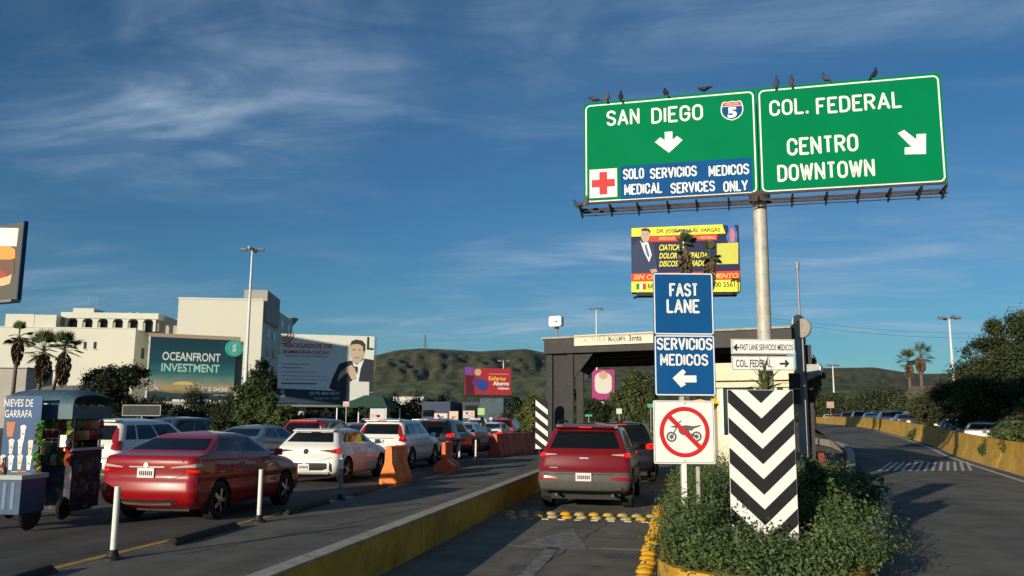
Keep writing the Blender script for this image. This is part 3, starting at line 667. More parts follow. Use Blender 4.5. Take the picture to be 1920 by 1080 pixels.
def car_shell(K, det):
    L, W_, lv, belt = K['L'], K['W'], K['lv'], K['belt']
    sub = {2: 5, 1: 3, 0: 2}[det]; rows = []; ctl = []
    for i in range(len(lv)-1):
        a, b = np.array(lv[i], float), np.array(lv[i+1], float)
        n = sub+1 if i == belt else sub
        for k in range(n): rows.append(a+(b-a)*k/n)
        ctl.append(len(rows)-n)
    rows.append(np.array(lv[-1], float)); ctl.append(len(rows)-1); rows = np.array(rows)
    s_ = rows.copy()
    for _ in range(2 if det == 2 else 1):
        s2 = s_.copy(); s2[1:-1] = .25*s_[:-2]+.5*s_[1:-1]+.25*s_[2:]; s_ = s2
    rows = s_
    nR, nC, nS, nF = {2: (9, 5, 46, 8), 1: (6, 3, 26, 5), 0: (3, 2, 14, 3)}[det]
    grid = []
    for ri, (xr, zr, dxf, zf, dw) in enumerate(rows):
        xf = L-dxf; w = W_+dw; w = max(w, .04); rc = min(.16, w*.45) if ri < ctl[belt] else min(.12, w*.4); br = .07*min(1, w/.6)
        half = []
        for k in range(nR): y = (w-rc)*k/nR; half.append((xr+br*(y/w)**2, y))
        bx = br*((w-rc)/w)**2
        for k in range(nC): t = math.pi/2*k/nC; half.append((xr+bx+rc*(1-math.cos(t)), w-rc+rc*math.sin(t)))
        x0 = xr+bx+rc; rf = rc*1.5; bf = .12*min(1, w/.6)*((w-rf)/w)**2; x1 = xf-bf-rf
        if x1 < x0+.1: x0 = x1 = (x0+x1)/2
        for k in range(nS): u = k/(nS-1); half.append((x0+(x1-x0)*u, w*(1-.035*abs(2*u-1)**4)))
        for k in range(1, nC+1): t = math.pi/2*k/nC; half.append((x1+rf*math.sin(t), w*.965-rf*(1-math.cos(t))))
        for k in range(1, nF+1): y = (w*.965-rf)*(1-k/nF); half.append((xf-.12*min(1, w/.6)*(y/w)**2, y))
        row = []
        for x, y in half:
            u = min(1, max(0, (x-xr)/max(xf-xr, .01))); z = zr+(zf-zr)*u
            row.append((x, y, z))
        full = row+[(x, -y, z) for x, y, z in row[-2:0:-1]]
        grid.append(full)
    n = len(grid[0]); H = nR+nC+nS+nC+nF
    return np.array(grid), ctl, (nR, nC, nS, nF, H, n)
def make_car(kind, name, label, pm, det=2, group=None, lit=True, style=None, low=None, cat='car', front=False):
    K = KINDS[kind]; L, W_ = K['L'], K['W']; g, ctl, (nR, nC, nS, nF, H, n) = car_shell(K, det)
    ra = K['wr']+.055; axs = (K['ax'][0], L-K['ax'][1]); nr = len(g)
    flat = g.reshape(-1, 3); faces = [(i*n+k, i*n+(k+1) % n, (i+1)*n+(k+1) % n, (i+1)*n+k) for i in range(nr-1) for k in range(n)]
    bvh = BVHTree.FromPolygons([Vector(v) for v in flat], faces)
    # wheel arches
    v2 = flat.copy(); inside = np.zeros(len(flat), bool)
    for ax_ in axs:
        dx = flat[:, 0]-ax_; dz = flat[:, 2]-K['wr']; r = np.hypot(dx, dz); sel = (r < ra) & (np.abs(flat[:, 1]) > W_*.72) & (flat[:, 2] < .85)
        inside |= sel; k = np.where(sel); s_ = ra/np.maximum(r[k], 1e-3); v2[k, 0] = ax_+dx[k]*s_; v2[k, 2] = np.maximum(K['wr']+dz[k]*s_, K['lv'][0][1]*.8)
    t = thing(name, label, cat, group=group)
    bb, gl, rw, ws, cl = MB(), [MB() for _ in K['side']], MB(), MB(), MB()
    vsl = [tuple(p) for p in v2]
    buckets = {}
    b0, b1 = ctl[K['belt']], ctl[K['belt']+1]
    def cls(i, k):
        kk = k if k < H else n-1-k
        if all(inside[j] for j in faces[i*n+k]): return None
        if b0 < i+1 and i < b1 and i >= b0+(1 if det == 2 else 0) and i < b1:
            if kk < nR+(2 if det == 2 and kind == 'sedan' else 0): return 'rear_window'
            j = kk-nR-nC
            if 0 <= j < nS-1:
                u = (j+.5)/(nS-1)
                for q, (a, b) in enumerate(K['side']):
                    if a < u < b: return 'side_window%d%s' % (q, 'r' if k < H else 'l')
            if kk >= nR+nC+nS+nC-1: return 'windshield'
        if low and flat[i*n+k][2] < low: return 'cladding'
        return 'body'
    for i in range(nr-1):
        for k in range(n):
            c = cls(i, k)
            if c: buckets.setdefault(c, []).append(faces[i*n+k])
    for c, fl_ in buckets.items():
        idx = sorted({j for f in fl_ for j in f}); mp = {j: q for q, j in enumerate(idx)}
        q = MB(); q.add([vsl[j] for j in idx], [tuple(mp[j] for j in f) for f in fl_])
        if c == 'body': q.add(*cap_top(g[-1]))
        nm = c.rstrip('0123456789rl') if c.startswith('side') else c
        nm = 'side_window' if c.startswith('side') else nm
        q.build(nm, {'body': pm, 'cladding': CLAD if style != 'blackclad' else CLADB}.get(c, GLASS), t, smooth=True, angle=42)
    ub = MB(); ub.box(.35, L-.4, -W_+.24, W_-.24, .19, .85)
    for ax_ in axs:
        pass
    for ax_ in axs:
        for s_ in (-1, 1):
            m = 14; y0, y1 = s_*(W_-.015), s_*(W_-.30); vs = []
            for k in range(m+1):
                a = math.pi*(-.12+1.24*k/m); vs += [(ax_+ra*math.cos(a), y0, K['wr']+ra*math.sin(a)), (ax_+ra*math.cos(a), y1, K['wr']+ra*math.sin(a))]
            ub.add(vs, [(2*k, 2*k+1, 2*k+3, 2*k+2) for k in range(m)])
    ub.build('underbody', CLADB, t)
    # wheels
    for ax_ in axs:
        for s_ in (-1, 1):
            r = K['wr']; q = MB(); q.lathe([(r*.62, -.10), (r*.9, -.112), (r, -.085), (r, .085), (r*.9, .112), (r*.62, .10)], 24 if det == 2 else 14, 'y')
            wo_ = q.build('wheel', RUB, t, smooth=True, angle=50); wo_.location = (ax_, s_*(W_-.125), r)
            if det:
                q = MB(); q.lathe([(r*.64, s_*.10), (r*.60, s_*.085), (r*.56, s_*.06), (.02, s_*.055)], 20, 'y')
                for k in range(5 if det == 2 else 5):
                    a = 2*math.pi*k/5; 
                    for da in (-.16, .16):
                        c, sn = math.cos(a+da), math.sin(a+da); c1, s1 = math.cos(a+da*.6), math.sin(a+da*.6); w = .020; R1 = r*.60
                        q.add([(-sn*w*1.6, s_*.118, c*w*1.6), (sn*w*1.6, s_*.118, -c*w*1.6), (c1*R1+sn*w, s_*.102, s1*R1-c*w), (c1*R1-sn*w, s_*.102, s1*R1+c*w), (-sn*w, s_*.07, c*w), (sn*w, s_*.07, -c*w), (c1*R1+sn*w, s_*.07, s1*R1-c*w), (c1*R1-sn*w, s_*.07, s1*R1+c*w)], [(0, 1, 2, 3), (1, 5, 6, 2), (0, 3, 7, 4)])
                q.lathe([(.045, s_*.06), (.05, s_*.12), (.03, s_*.125)], 10, 'y')
                rm_ = q.build('rim', RIM, wo_, smooth=True, angle=35)
    def hit(y, z, end='r', reach=.9):
        sx = -1 if end == 'r' else 1; ox = reach if end == 'r' else L-reach
        p0 = bvh.ray_cast(Vector((ox, 0, z)), Vector((sx, 0, 0)))[0]
        a = math.atan2(y, max(.3, abs(p0.x-ox)-.05) if p0 else reach)
        d = Vector((sx*math.cos(a), math.sin(a), 0)); p = bvh.ray_cast(Vector((ox, 0, z)), d)[0]
        if p is None: p = Vector((ox, 0, z))+d*reach
        return p, d
    def strip(nm, m_, cols, off=.008, end='r', nu=4, nv=3, mirror=False, parent=None):
        outs = []
        for sg in ((1, -1) if mirror else (1,)):
            pts = []
            for a, b in zip(cols[:-1], cols[1:]):
                for k in range(nu): f = k/nu; pts.append([a[q]+(b[q]-a[q])*f for q in range(3)])
            pts.append(list(cols[-1])); q = MB(); vs = []; inn = []
            for y, z0, z1 in pts:
                for k in range(nv+1):
                    z = z0+(z1-z0)*k/nv; p, d = hit(sg*y, z, end); vs.append(p+d*off); inn.append(p-d*.02)
            m = len(pts); N1 = nv+1; fs = [(i*N1+k, (i+1)*N1+k, (i+1)*N1+k+1, i*N1+k+1) for i in range(m-1) for k in range(nv)]
            rim = [(i, 0) for i in range(m)]+[(m-1, k) for k in range(1, N1)]+[(i, nv) for i in range(m-2, -1, -1)]+[(0, k) for k in range(nv-1, 0, -1)]
            R0_ = [i*N1+k for i, k in rim]; tot = len(vs)
            fs += [(R0_[k], R0_[(k+1) % len(R0_)], R0_[(k+1) % len(R0_)]+tot, R0_[k]+tot) for k in range(len(R0_))]
            q.add(vs+inn, fs); outs.append(q.build(nm, m_, parent or t, smooth=True, angle=40))
        return outs
    # mirrors, handles
    bz = K['lv'][K['belt']]; xm = L-bz[2]-.42
    if det:
        for s_ in (-1, 1):
            q = MB(); q.tube([(xm, s_*(W_-.08), bz[3]+.02), (xm, s_*(W_+.02), bz[3]+.03)], .02, 6)
            q.add([(xm-.05, s_*(W_+.01), bz[3]), (xm-.04, s_*(W_+.17), bz[3]+.01), (xm-.04, s_*(W_+.17), bz[3]+.13), (xm-.05, s_*(W_+.01), bz[3]+.13), (xm+.07, s_*(W_+.02), bz[3]+.02), (xm+.05, s_*(W_+.14), bz[3]+.03), (xm+.05, s_*(W_+.14), bz[3]+.11), (xm+.07, s_*(W_+.02), bz[3]+.11)],
                  [(0, 1, 2, 3), (7, 6, 5, 4), (0, 4, 5, 1), (1, 5, 6, 2), (2, 6, 7, 3), (3, 7, 4, 0)])
            q.build('mirror', pm, t, smooth=True, angle=30)
        if det == 2:
            zb = bz[3]-.10
            for s_ in (-1, 1):
                for xx in (L*.36, L*.56):
                    q = MB(); q.box(xx, xx+.19, s_*(W_-.035)-.012, s_*(W_-.035)+.03*s_+.012, zb, zb+.035); q.build('door_handle', pm, t)
                # door seams
                for xx in (L*.29, L*.50, L*.70):
                    q = MB(); vs = []
                    for k in range(9):
                        z = .34+(zb+.10-.34)*k/8
                        p = bvh.ray_cast(Vector((xx+.03*(k/8), s_*3, z)), Vector((0, -s_, 0)))[0]
                        if p is None: continue
                        vs += [(p[0]-.005, p[1]+s_*.002, z), (p[0]+.005, p[1]+s_*.002, z)]
                    q.add(vs, [(2*k, 2*k+1, 2*k+3, 2*k+2) for k in range(len(vs)//2-1)]); q.build('door_seam', CLADB, t)
    tl = REDON if lit else REDL
    def plate(z, w=.305, off=.012, end='r'):
        p, d = hit(0, z, end); sx = -1 if end == 'r' else 1
        o = MB().box(min(p.x, p.x+sx*.03), max(p.x, p.x+sx*.03), -w/2, w/2, z-.078, z+.078).build('number_plate', PLATE, t)
        if det == 2:
            q = MB(); rd = random.Random(len(label)); y = -w/2+.03
            for k in range(7):
                q.box(p.x+sx*.031, p.x+sx*.033, y, y+.022, z-.045+.008*rd.random(), z+.03); y += .036
            q.build('plate_marks', INK, o)
        return p
    def emblem(z, m_=SILV, r=.055, end='r'):
        p, d = hit(0, z, end); q = MB(); q.lathe([(r, p.x), (r*.95, p.x-.022), (.01, p.x-.022)] if end == 'r' else [(r, p.x), (r*.95, p.x+.022), (.01, p.x+.022)], 14, 'x', (0, 0, z)); q.build('emblem', m_, t, smooth=True, angle=40)
    if style == 'red_sedan':
        strip('tail_light', REDL, [(.46, .865, .895), (.66, .83, .905), (.9, .80, .905), (1.25, .85, .93)], mirror=True, off=.012)
        strip('tail_lamp', REDHM, [(.70, .84, .875), (1.0, .825, .865)], mirror=True, off=.018)
        strip('clear_lamp', CLEARL, [(.42, .90, .915), (.66, .91, .945), (.95, .91, .975), (1.2, .935, .965)], mirror=True, off=.014)
        strip('trunk_seam', CLADB, [(0, .735, .745), (.5, .735, .745), (.68, .80, .81)], mirror=True, off=.003, nv=1)
        strip('plate_recess_edge', CLADB, [(-.36, .89, .90), (.36, .89, .90)], off=.004, nv=1)
        strip('chrome_strip', SILV, [(-.30, .905, .925), (.30, .905, .925)], off=.012, nv=1)
        strip('lower_valance', SILV, [(-.42, .30, .345), (0, .285, .33), (.42, .30, .345)], off=.02)
        strip('valance_recess', CLADB, [(-.55, .35, .40), (0, .345, .385), (.55, .35, .40)], off=.008)
        strip('reflector', REDL, [(.62, .44, .49), (.80, .44, .49)], mirror=True)
        plate(.82); emblem(.945, SILV, .045)
        strip('deck_lip', pm, [(-.62, 1.005, 1.03), (.62, 1.005, 1.03)], off=.03, nv=2)
    elif style == 'white_hatch':
        strip('tail_light', REDL, [(.60, .845, .885), (.78, .80, .915), (1.0, .80, .93), (1.35, .87, .91)], mirror=True, off=.012)
        strip('tail_lamp', REDON if lit else REDL, [(.84, .82, .90), (1.05, .83, .905)], mirror=True, off=.018)
        strip('lamp_trim', CLADB, [(.34, .868, .875), (.60, .84, .895), (.70, .81, .89)], mirror=True, off=.010)
        emblem(.845, CLADB, .07); plate(.455)
        strip('bumper_grille', CLADB, [(-.60, .42, .55), (-.45, .37, .56), (.45, .37, .56), (.60, .42, .55)], off=.006)
        strip('corner_vent', CLADB, [(.66, .36, .58), (.74, .32, .52)], mirror=True, off=.008)
        strip('lower_lip', pm, [(-.60, .27, .34), (0, .26, .345), (.60, .27, .34)], off=.05)
        strip('valance', CLADB, [(-.66, .20, .27), (.66, .20, .27)], off=.01)
        strip('hatch_seam', CLADB, [(0, .625, .634), (.45, .625, .634), (.72, .70, .71)], mirror=True, off=.003, nv=1)
        q = MB(); q.add([(.50, -.58, 1.385), (.50, .58, 1.385), (.72, .60, 1.43), (.72, -.60, 1.43), (.50, -.57, 1.36), (.50, .57, 1.36), (.75, .6, 1.37), (.75, -.6, 1.37)], [(0, 1, 2, 3), (4, 7, 6, 5), (0, 4, 5, 1), (1, 5, 6, 2), (2, 6, 7, 3), (3, 7, 4, 0)]); q.build('roof_spoiler', pm, t)
        MB().box(.485, .51, -.13, .13, 1.345, 1.365).build('high_lamp', REDL, t)
        q = MB(); q.tube([(1.0, 0, 1.43), (.93, 0, 1.50)], [.03, .008], 6); q.build('antenna', pm, t)
    elif style == 'white_suv':      # pale crossover with tall lamps beside the window
        strip('tail_light', REDL, [(.66, .96, 1.06), (.80, .93, 1.16), (1.0, .95, 1.16), (1.15, 1.0, 1.10)], mirror=True, off=.016)
        strip('upper_lamp', REDL, [(.57, 1.26, 1.47), (.64, 1.12, 1.44), (.72, 1.06, 1.30), (.80, 1.0, 1.12)], mirror=True, off=.012)
        strip('tail_lamp', REDON if lit else REDL, [(.74, 1.03, 1.11), (.86, 1.03, 1.12)], mirror=True, off=.022)
        strip('chrome_strip', SILV, [(-.45, 1.035, 1.065), (.45, 1.035, 1.065)], off=.02, nv=1); plate(.93)
        strip('bumper_trim', CLAD, [(-.72, .40, .50), (.72, .40, .50)], off=.012); strip('reflector', REDL, [(.68, .56, .62), (.86, .56, .62)], mirror=True)
        strip('hatch_seam', CLADB, [(0, .745, .755), (.62, .745, .755), (.76, .80, .81)], mirror=True, off=.003, nv=1)
        q = MB(); q.box(.36, .62, -.60, .60, 1.60, 1.635); q.build('roof_spoiler', pm, t); MB().box(.352, .362, -.16, .16, 1.602, 1.625).build('high_lamp', REDHM if lit else REDL, t)
    elif style == 'cherokee':
        strip('tail_light', REDL, [(.60, 1.035, 1.08), (.78, 1.01, 1.10), (1.0, 1.01, 1.10), (1.25, 1.04, 1.09)], mirror=True, off=.014)
        strip('tail_lamp', REDON, [(.80, 1.02, 1.095), (1.08, 1.02, 1.095)], mirror=True, off=.02)
        strip('clear_lamp', CLEARL, [(.52, 1.055, 1.07), (.76, 1.04, 1.075)], mirror=True, off=.02)
        strip('reflector', REDL, [(.50, .59, .63), (.66, .575, .645), (.86, .575, .645), (.95, .60, .64)], mirror=True, off=.012)
        strip('bumper_groove', CLADB, [(-.80, .685, .70), (.80, .685, .70)], off=.004, nv=1)
        strip('lower_step', CLAD, [(-.70, .40, .46), (-.5, .37, .44), (.5, .37, .44), (.70, .40, .46)], off=.04)
        strip('valance', CLADB, [(-.72, .28, .36), (.72, .28, .36)], off=.012)
        strip('badge', SILV, [(-.08, .985, 1.005), (.08, .985, 1.005)], off=.008, nv=1); strip('badge', SILV, [(.50, .80, .815), (.66, .80, .815)], off=.008, nv=1)
        strip('hatch_seam', CLADB, [(0, .725, .733), (.6, .725, .733), (.80, .78, .79)], mirror=True, off=.003, nv=1)
        plate(.64)
        q = MB(); q.add([(.33, -.58, 1.60), (.33, .58, 1.60), (.62, .62, 1.65), (.62, -.62, 1.65), (.36, -.58, 1.565), (.36, .58, 1.565), (.65, .62, 1.58), (.65, -.62, 1.58)], [(0, 1, 2, 3), (4, 7, 6, 5), (0, 4, 5, 1), (1, 5, 6, 2), (2, 6, 7, 3), (3, 7, 4, 0)]); q.build('roof_spoiler', pm, t)
        MB().box(.318, .332, -.13, .13, 1.575, 1.595).build('high_lamp', REDHM, t)
        q = MB(); q.tube([(.42, -.08, 1.13), (.30, .32, 1.15)], .012, 5); q.build('rear_wiper', CLADB, t)
        for s_ in (-1, 1): q = MB(); q.tube([(.8, s_*.60, 1.66), (.95, s_*.62, 1.70), (2.2, s_*.62, 1.71), (2.35, s_*.60, 1.67)], .018, 6); q.build('roof_rail', CLADB, t, smooth=True)
        for s_ in (-1, 1): q = MB(); q.lathe([(.03, .10), (.03, .25)], 8, 'x', (0, s_*.55, .29)); q.build('exhaust', CLAD, t)
    else:
        hs = {'sedan': 0, 'hatch': 0, 'suv': .12}[kind]
        strip('tail_light', tl, [(.58, .84+hs, .90+hs), (.78, .80+hs, .95+hs), (1.1, .84+hs, .95+hs)], mirror=True, off=.014, nu=2, nv=1)
        strip('bumper_trim', CLADB, [(-.6, .32+hs/2, .42+hs/2), (.6, .32+hs/2, .42+hs/2)], off=.01, nu=3, nv=1)
        if not front: plate(.84 if kind != 'suv' else .92)
        if det: emblem(.95+hs, SILV, .045)
        if kind == 'suv': MB().box(.40, .45, -.5, .5, 1.57, 1.61).build('roof_spoiler', pm, t); MB().box(.385, .402, -.14, .14, 1.575, 1.60).build('high_lamp', REDHM if lit else REDL, t)
    if front:
        strip('headlight', CLEARL, [(.50, .66, .72), (.75, .66, .78), (1.05, .70, .80)], mirror=True, off=.012, end='f', nu=2, nv=1)
        strip('grille', CLADB, [(-.42, .50, .66), (.42, .50, .66)], off=.01, end='f', nu=3, nv=1)
    elif det == 2:
        strip('headlight', CLEARL, [(.60, .66, .72), (1.05, .70, .80)], mirror=True, off=.01, end='f')
    return t
def cap_top(row):
    c = row.mean(0); n = len(row); return [tuple(p) for p in row]+[tuple(c)], [(k, (k+1) % n, n) for k in range(n)]
CARS = {}
def put_car(kind, color, px, D, label, z=0., head=0., det=1, group=None, lit=True, style=None, low=None, name=None, front=False, cat='car'):
    """rear centre of the car stands at column px and depth D; head = turn from the road direction"""
    key = (kind, color, det, style, lit, front, low); p = at(px, D, z)
    nm = name or {'sedan': 'parked_sedan', 'hatch': 'hatchback_car', 'suv': 'suv_car'}[kind]
    if key in CARS:
        src, tm = CARS[key]; t = copy_tree(src, None, tm); t.name = nm; t['label'] = label
        if group: t['group'] = group
    else:
        t = make_car(kind, nm, label, PAINTS[color], det, group, lit, style, low, cat, front); CARS[key] = (t, tree_map(t))
    # local +x runs from the rear bumper to the nose
    t.location = p; t.rotation_euler = (0, 0, R_(90-head)); return t
PAINTS = {'red': paint('red', (.25, .003, .006)), 'darkred': paint('dark_red', (.15, .006, .008)), 'white': paint('white', (.66, .65, .62)), 'black': paint('black', (.012, .012, .014)), 'silver': paint('silver', (.36, .37, .38), .3, .5),
          'grey': paint('grey', (.13, .135, .14), .3, .4), 'blue': paint('blue', (.025, .05, .11)), 'slate': paint('slate', (.12, .15, .17), .3, .3), 'teal': paint('teal', (.03, .06, .06)), 'dgrey': paint('dark_grey', (.05, .05, .055), .3, .3)}
QG = 'cars queuing in the left lanes'
sed_ = put_car('sedan', 'red', 284, 14.4, 'large red sedan nearest the camera beside the ice cream cart', det=2, group=QG, style='red_sedan', name='sedan_car'); sed_.scale = (.93, 1, 1.01)
put_car('hatch', 'white', 577, 22.6, 'white hatchback with dark spoiler window behind the orange barriers', det=2, group=QG, style='white_hatch', name='hatchback_car')
put_car('suv', 'white', 712, 28.4, 'white crossover ahead of the white hatchback in the near lane', det=2, group=QG, style='white_suv', name='suv_car')
put_car('suv', 'black', 811, 35.5, 'black sport utility car ahead of the white crossover', det=1, group=QG, name='suv_car')
put_car('sedan', 'silver', 858, 42.5, 'silver sedan between the black utility car and the white sedan', det=1, group=QG, name='sedan_car')
put_car('sedan', 'white', 912, 47.5, 'white sedan just left of the start of the red barrier row', det=1, group=QG, lit=True, name='sedan_car')
put_car('suv', 'darkred', 938, 54.5, 'dark red car with only its roof above the red barrier row', det=1, group=QG, name='suv_car')
put_car('suv', 'blue', 966, 62, 'dark blue car farthest but one above the red barrier row', det=0, group=QG, name='suv_car')
put_car('suv', 'dgrey', 988, 70, 'dark grey car farthest away above the red barrier row', det=0, group=QG, name='suv_car')
for px, D, kd, colr, lab in ((788, 43, 'suv', 'silver', 'silver utility car roof seen between the white crossover and the black utility car'), (866, 52, 'sedan', 'grey', 'grey sedan roof beyond the silver sedan'), (893, 61, 'suv', 'white', 'white utility car beyond the white sedan'), (693, 46, 'suv', 'slate', 'slate car roof above the white crossover, before the green market canopy'), (806, 57, 'suv', 'dgrey', 'dark grey car roof beyond the black utility car'), (640, 40, 'hatch', 'silver', 'silver hatchback roof left of the green market canopy posts')):
    put_car(kd, colr, px, D, lab, det=0, group=QG, lit=(px > 800), name={'sedan': 'sedan_car', 'hatch': 'hatchback_car', 'suv': 'suv_car'}[kd])
put_car('suv', 'white', 163, 20.4, 'white sport utility car half hidden by the ice cream cart', det=2, group=QG, style='white_suv', lit=False, name='suv_car')
put_car('sedan', 'slate', 432, 25.8, 'blue grey sedan beyond the roof of the red sedan', det=1, group=QG, lit=False, name='sedan_car')
put_car('suv', 'red', 563, 29.5, 'bright red sport utility car beyond the white hatchback', det=1, group=QG, name='suv_car')
put_car('sedan', 'darkred', 662, 35.5, 'dark red sedan between the red utility car and the white crossover', det=1, group=QG, name='sedan_car')
put_car('suv', 'teal', 395, 36.5, 'dark green car facing the camera behind the blue grey sedan', head=188, det=1, group=QG, lit=False, front=True, name='suv_car')
put_car('suv', 'darkred', 1093, 16.9, 'metallic dark red sport utility car with grey bumper waiting in the fast lane', det=2, style='cherokee', lit=True, low=.70, name='suv_car', group='cars in the fast lane')
put_car('suv', 'black', 1163, 24.0, 'black sport utility car ahead of the red one under the canopy', det=1, lit=True, name='suv_car', group='cars in the fast lane')
FG = 'cars in the far street beyond the yellow barrier'
def rz_(px, D): return rampz(at(px, D)[1])
DB_ = lambda px: float(np.interp(px, [1517, 1545, 1591, 1650, 1738, 1785, 1919], [150, 125, 95, 71, 48, 38, 25.7]))
for px, D, kd, colr, lab in ((1840, 39, 'sedan', 'white', 'white sedan with one red brake light beyond the yellow barrier'), (1786, 49, 'sedan', 'white', 'white car left of the brake-lit white sedan'), (1770, 58, 'sedan', 'silver', 'silver car just left of the pair of white cars'), (1905, 33, 'suv', 'teal', 'dark teal car cut by the right margin'),
        (1698, DB_(1694)+10, 'sedan', 'dgrey', 'dark car nearest the date palm in the far queue'), (1712, DB_(1708)+24, 'suv', 'silver', 'silver car behind the one nearest the date palm'), (1666, DB_(1662)+10, 'suv', 'blue', 'dark blue car in the middle of the far queue'), (1633, DB_(1629)+10, 'sedan', 'white', 'white car with a pale roof just above the yellow barrier'), (1644, DB_(1640)+26, 'suv', 'grey', 'grey van-like car above the pale roof'),
        (1610, DB_(1606)+11, 'suv', 'slate', 'slate coloured car left of the pale roof'), (1594, DB_(1590)+23, 'sedan', 'white', 'white car right of the small red car in the far queue'), (1587, DB_(1583)+11, 'suv', 'black', 'black car beside the white one in the far queue'), (1567, DB_(1563)+12, 'sedan', 'red', 'small red car in the far queue'), (1550, DB_(1546)+12, 'hatch', 'white', 'small white car left of the red one in the far queue'), (1534, DB_(1530)+15, 'suv', 'blue', 'dark blue car closest to the canopy column'), (1684, DB_(1680)+31, 'suv', 'dgrey', 'dark grey car high in the far queue'), (1608, DB_(1604)+37, 'suv', 'darkred', 'maroon car at the back of the far queue')):
    put_car(kd, colr, px, D, lab, z=rz_(px, D), head=14 if D < 60 else 5, det=0 if D > 75 else 1, group=FG, lit=(px == 1840), name={'sedan': 'sedan_car', 'hatch': 'hatchback_car', 'suv': 'suv_car'}[kd])
#PART4
# ------------------------------------------------------------------ big green sign
D0 = 19.5
fg = Frame(1095, 187, 374, 1771, 144, 351, D0*206/196.)
gs = thing('overhead_sign', 'large green two-panel motorway sign reading SAN DIEGO and COL. FEDERAL on a single steel pole', 'road sign', fg.o, fg.rz)
mid, _ = fg.loc(1421, 265); z0, z1, wS = fg.z0, fg.z1, fg.w
for a, b in ((0, mid-.012), (mid+.012, wS)):
    q = MB(); q.box(a, b, -.01, .03, z0, z1); pn = q.build('sign_panel', SIGNG, gs)
    q = MB(); border(q, a+.04, b-.045, z0+.02, z1-.06, .13, .035, -.014); q.build('border', SIGNW, gs)
    for k in range(4): q = MB(); x = a+(b-a)*(k+.5)/4; q.box(x-.03, x+.03, .03, .10, z0+.05, z1-.05); q.build('stiffener', GALV, gs)
for s_, xl, yl, xr, yr, hp in (('SAN', 1137.5, 222.5, 1199.5, 218, 29), ('DIEGO', 1221.6, 216.5, 1318.5, 211.5, 30), ('COL.', 1443, 203, 1516, 199, 30), ('FEDERAL', 1530.5, 198, 1691, 188.5, 31), ('CENTRO', 1476, 274.5, 1610, 269, 33), ('DOWNTOWN', 1458, 323, 1641, 317, 32)):
    fg.T(gs, s_, xl, yl, xr, yr, hp, SIGNW, y=-.018, road=1, k=.072)
p = [fg.loc(1163, 307.5), fg.loc(1409, 300), fg.loc(1409, 364.5), fg.loc(1162, 370)]
x0, x1 = p[0][0], p[1][0]; zt = (p[0][1]+p[1][1])/2; zb = max(z0+.02, (p[2][1]+p[3][1])/2)
q = MB(); q.box(x0, min(x1, mid-.09), -.018, -.011, zb, zt); q.build('blue_plate', SIGNB, gs)
for s_, xl, yl, xr, yr in (('SOLO', 1168.5, 327, 1208, 325.5), ('SERVICIOS', 1219, 325, 1307, 322), ('MEDICOS', 1329, 321, 1405, 317.5), ('MEDICAL', 1171, 355.5, 1242, 353), ('SERVICES', 1257.5, 352.5, 1341, 350), ('ONLY', 1356.5, 350, 1402.5, 348.5)):
    fg.T(gs, s_, xl, yl, xr, yr, 20, SIGNW, y=-.024, road=1, k=.075)
c0 = fg.loc(1105.5, 319); c1 = fg.loc(1157.6, 369)
q = MB(); q.box(c0[0], c1[0], -.018, -.011, c1[1], c0[1]); cp = q.build('cross_plate', SIGNW, gs)
cx, cz = (c0[0]+c1[0])/2, (c0[1]+c1[1])/2; u = (c1[0]-c0[0])
q = MB(); a, b = u*.42, u*.14; q.flat([(cx-a, cz-b), (cx-b, cz-b), (cx-b, cz-a), (cx+b, cz-a), (cx+b, cz-b), (cx+a, cz-b), (cx+a, cz+b), (cx+b, cz+b), (cx+b, cz+a), (cx-b, cz+a), (cx-b, cz+b), (cx-a, cz+b)], -.021); q.build('red_cross', mat('cross_red', (.50, .01, .018), .5), cp)
cx, cz = fg.loc(1254, 267); u = (fg.loc(1280, 267)[0]-fg.loc(1228, 267)[0])/2
q = MB(); q.flat([(cx-.28*u, cz+.8*u), (cx-.28*u, cz+.18*u), (cx-.62*u, cz+.42*u), (cx-u, cz+.08*u), (cx, cz-.80*u), (cx+u, cz+.08*u), (cx+.62*u, cz+.42*u), (cx+.28*u, cz+.18*u), (cx+.28*u, cz+.8*u)], -.016); q.build('arrow', SIGNW, gs)
a = fg.poly([(1683, 250), (1695, 244), (1718, 262), (1718, 252), (1736, 251), (1736, 289), (1696, 290), (1696, 277), (1709, 276)]); q = MB(); q.flat(a, -.016); q.build('arrow', SIGNW, gs)
# interstate shield
cx, cz = fg.loc(1372.5, 207); u = (fg.loc(1394, 207)[0]-fg.loc(1351, 207)[0])/2
def shield(s_, x=0.):
    P = [(-.98, .30), (-.86, .72), (-.72, .86), (-.36, .80), (0, .88), (.36, .80), (.72, .86), (.86, .72), (.98, .30), (.99, -.1), (.85, -.48), (.5, -.80), (0, -.97), (-.5, -.80), (-.85, -.48), (-.99, -.1)]
    return [(cx+a*u*s_, cz+b*u*s_) for a, b in P]
q = MB(); q.flat(shield(1.0), -.016); sh = q.build('shield', SIGNW, gs)
q = MB(); q.flat(clip(shield(.90), cx-u, cx+u, cz-u, cz+.36*u), -.018); q.build('shield_field', SIGNB, sh)
q = MB(); q.flat(clip(shield(.90), cx-u, cx+u, cz+.42*u, cz+u), -.018); q.build('shield_band', SIGNR, sh)
text(sh, 'INTERSTATE', cx-.58*u, cx+.58*u, cz+.50*u, cz+.66*u, -.02, SIGNW); text(sh, '5', cx-.40*u, cx+.42*u, cz-.72*u, cz+.28*u, -.02, SIGNW, bold=.05)
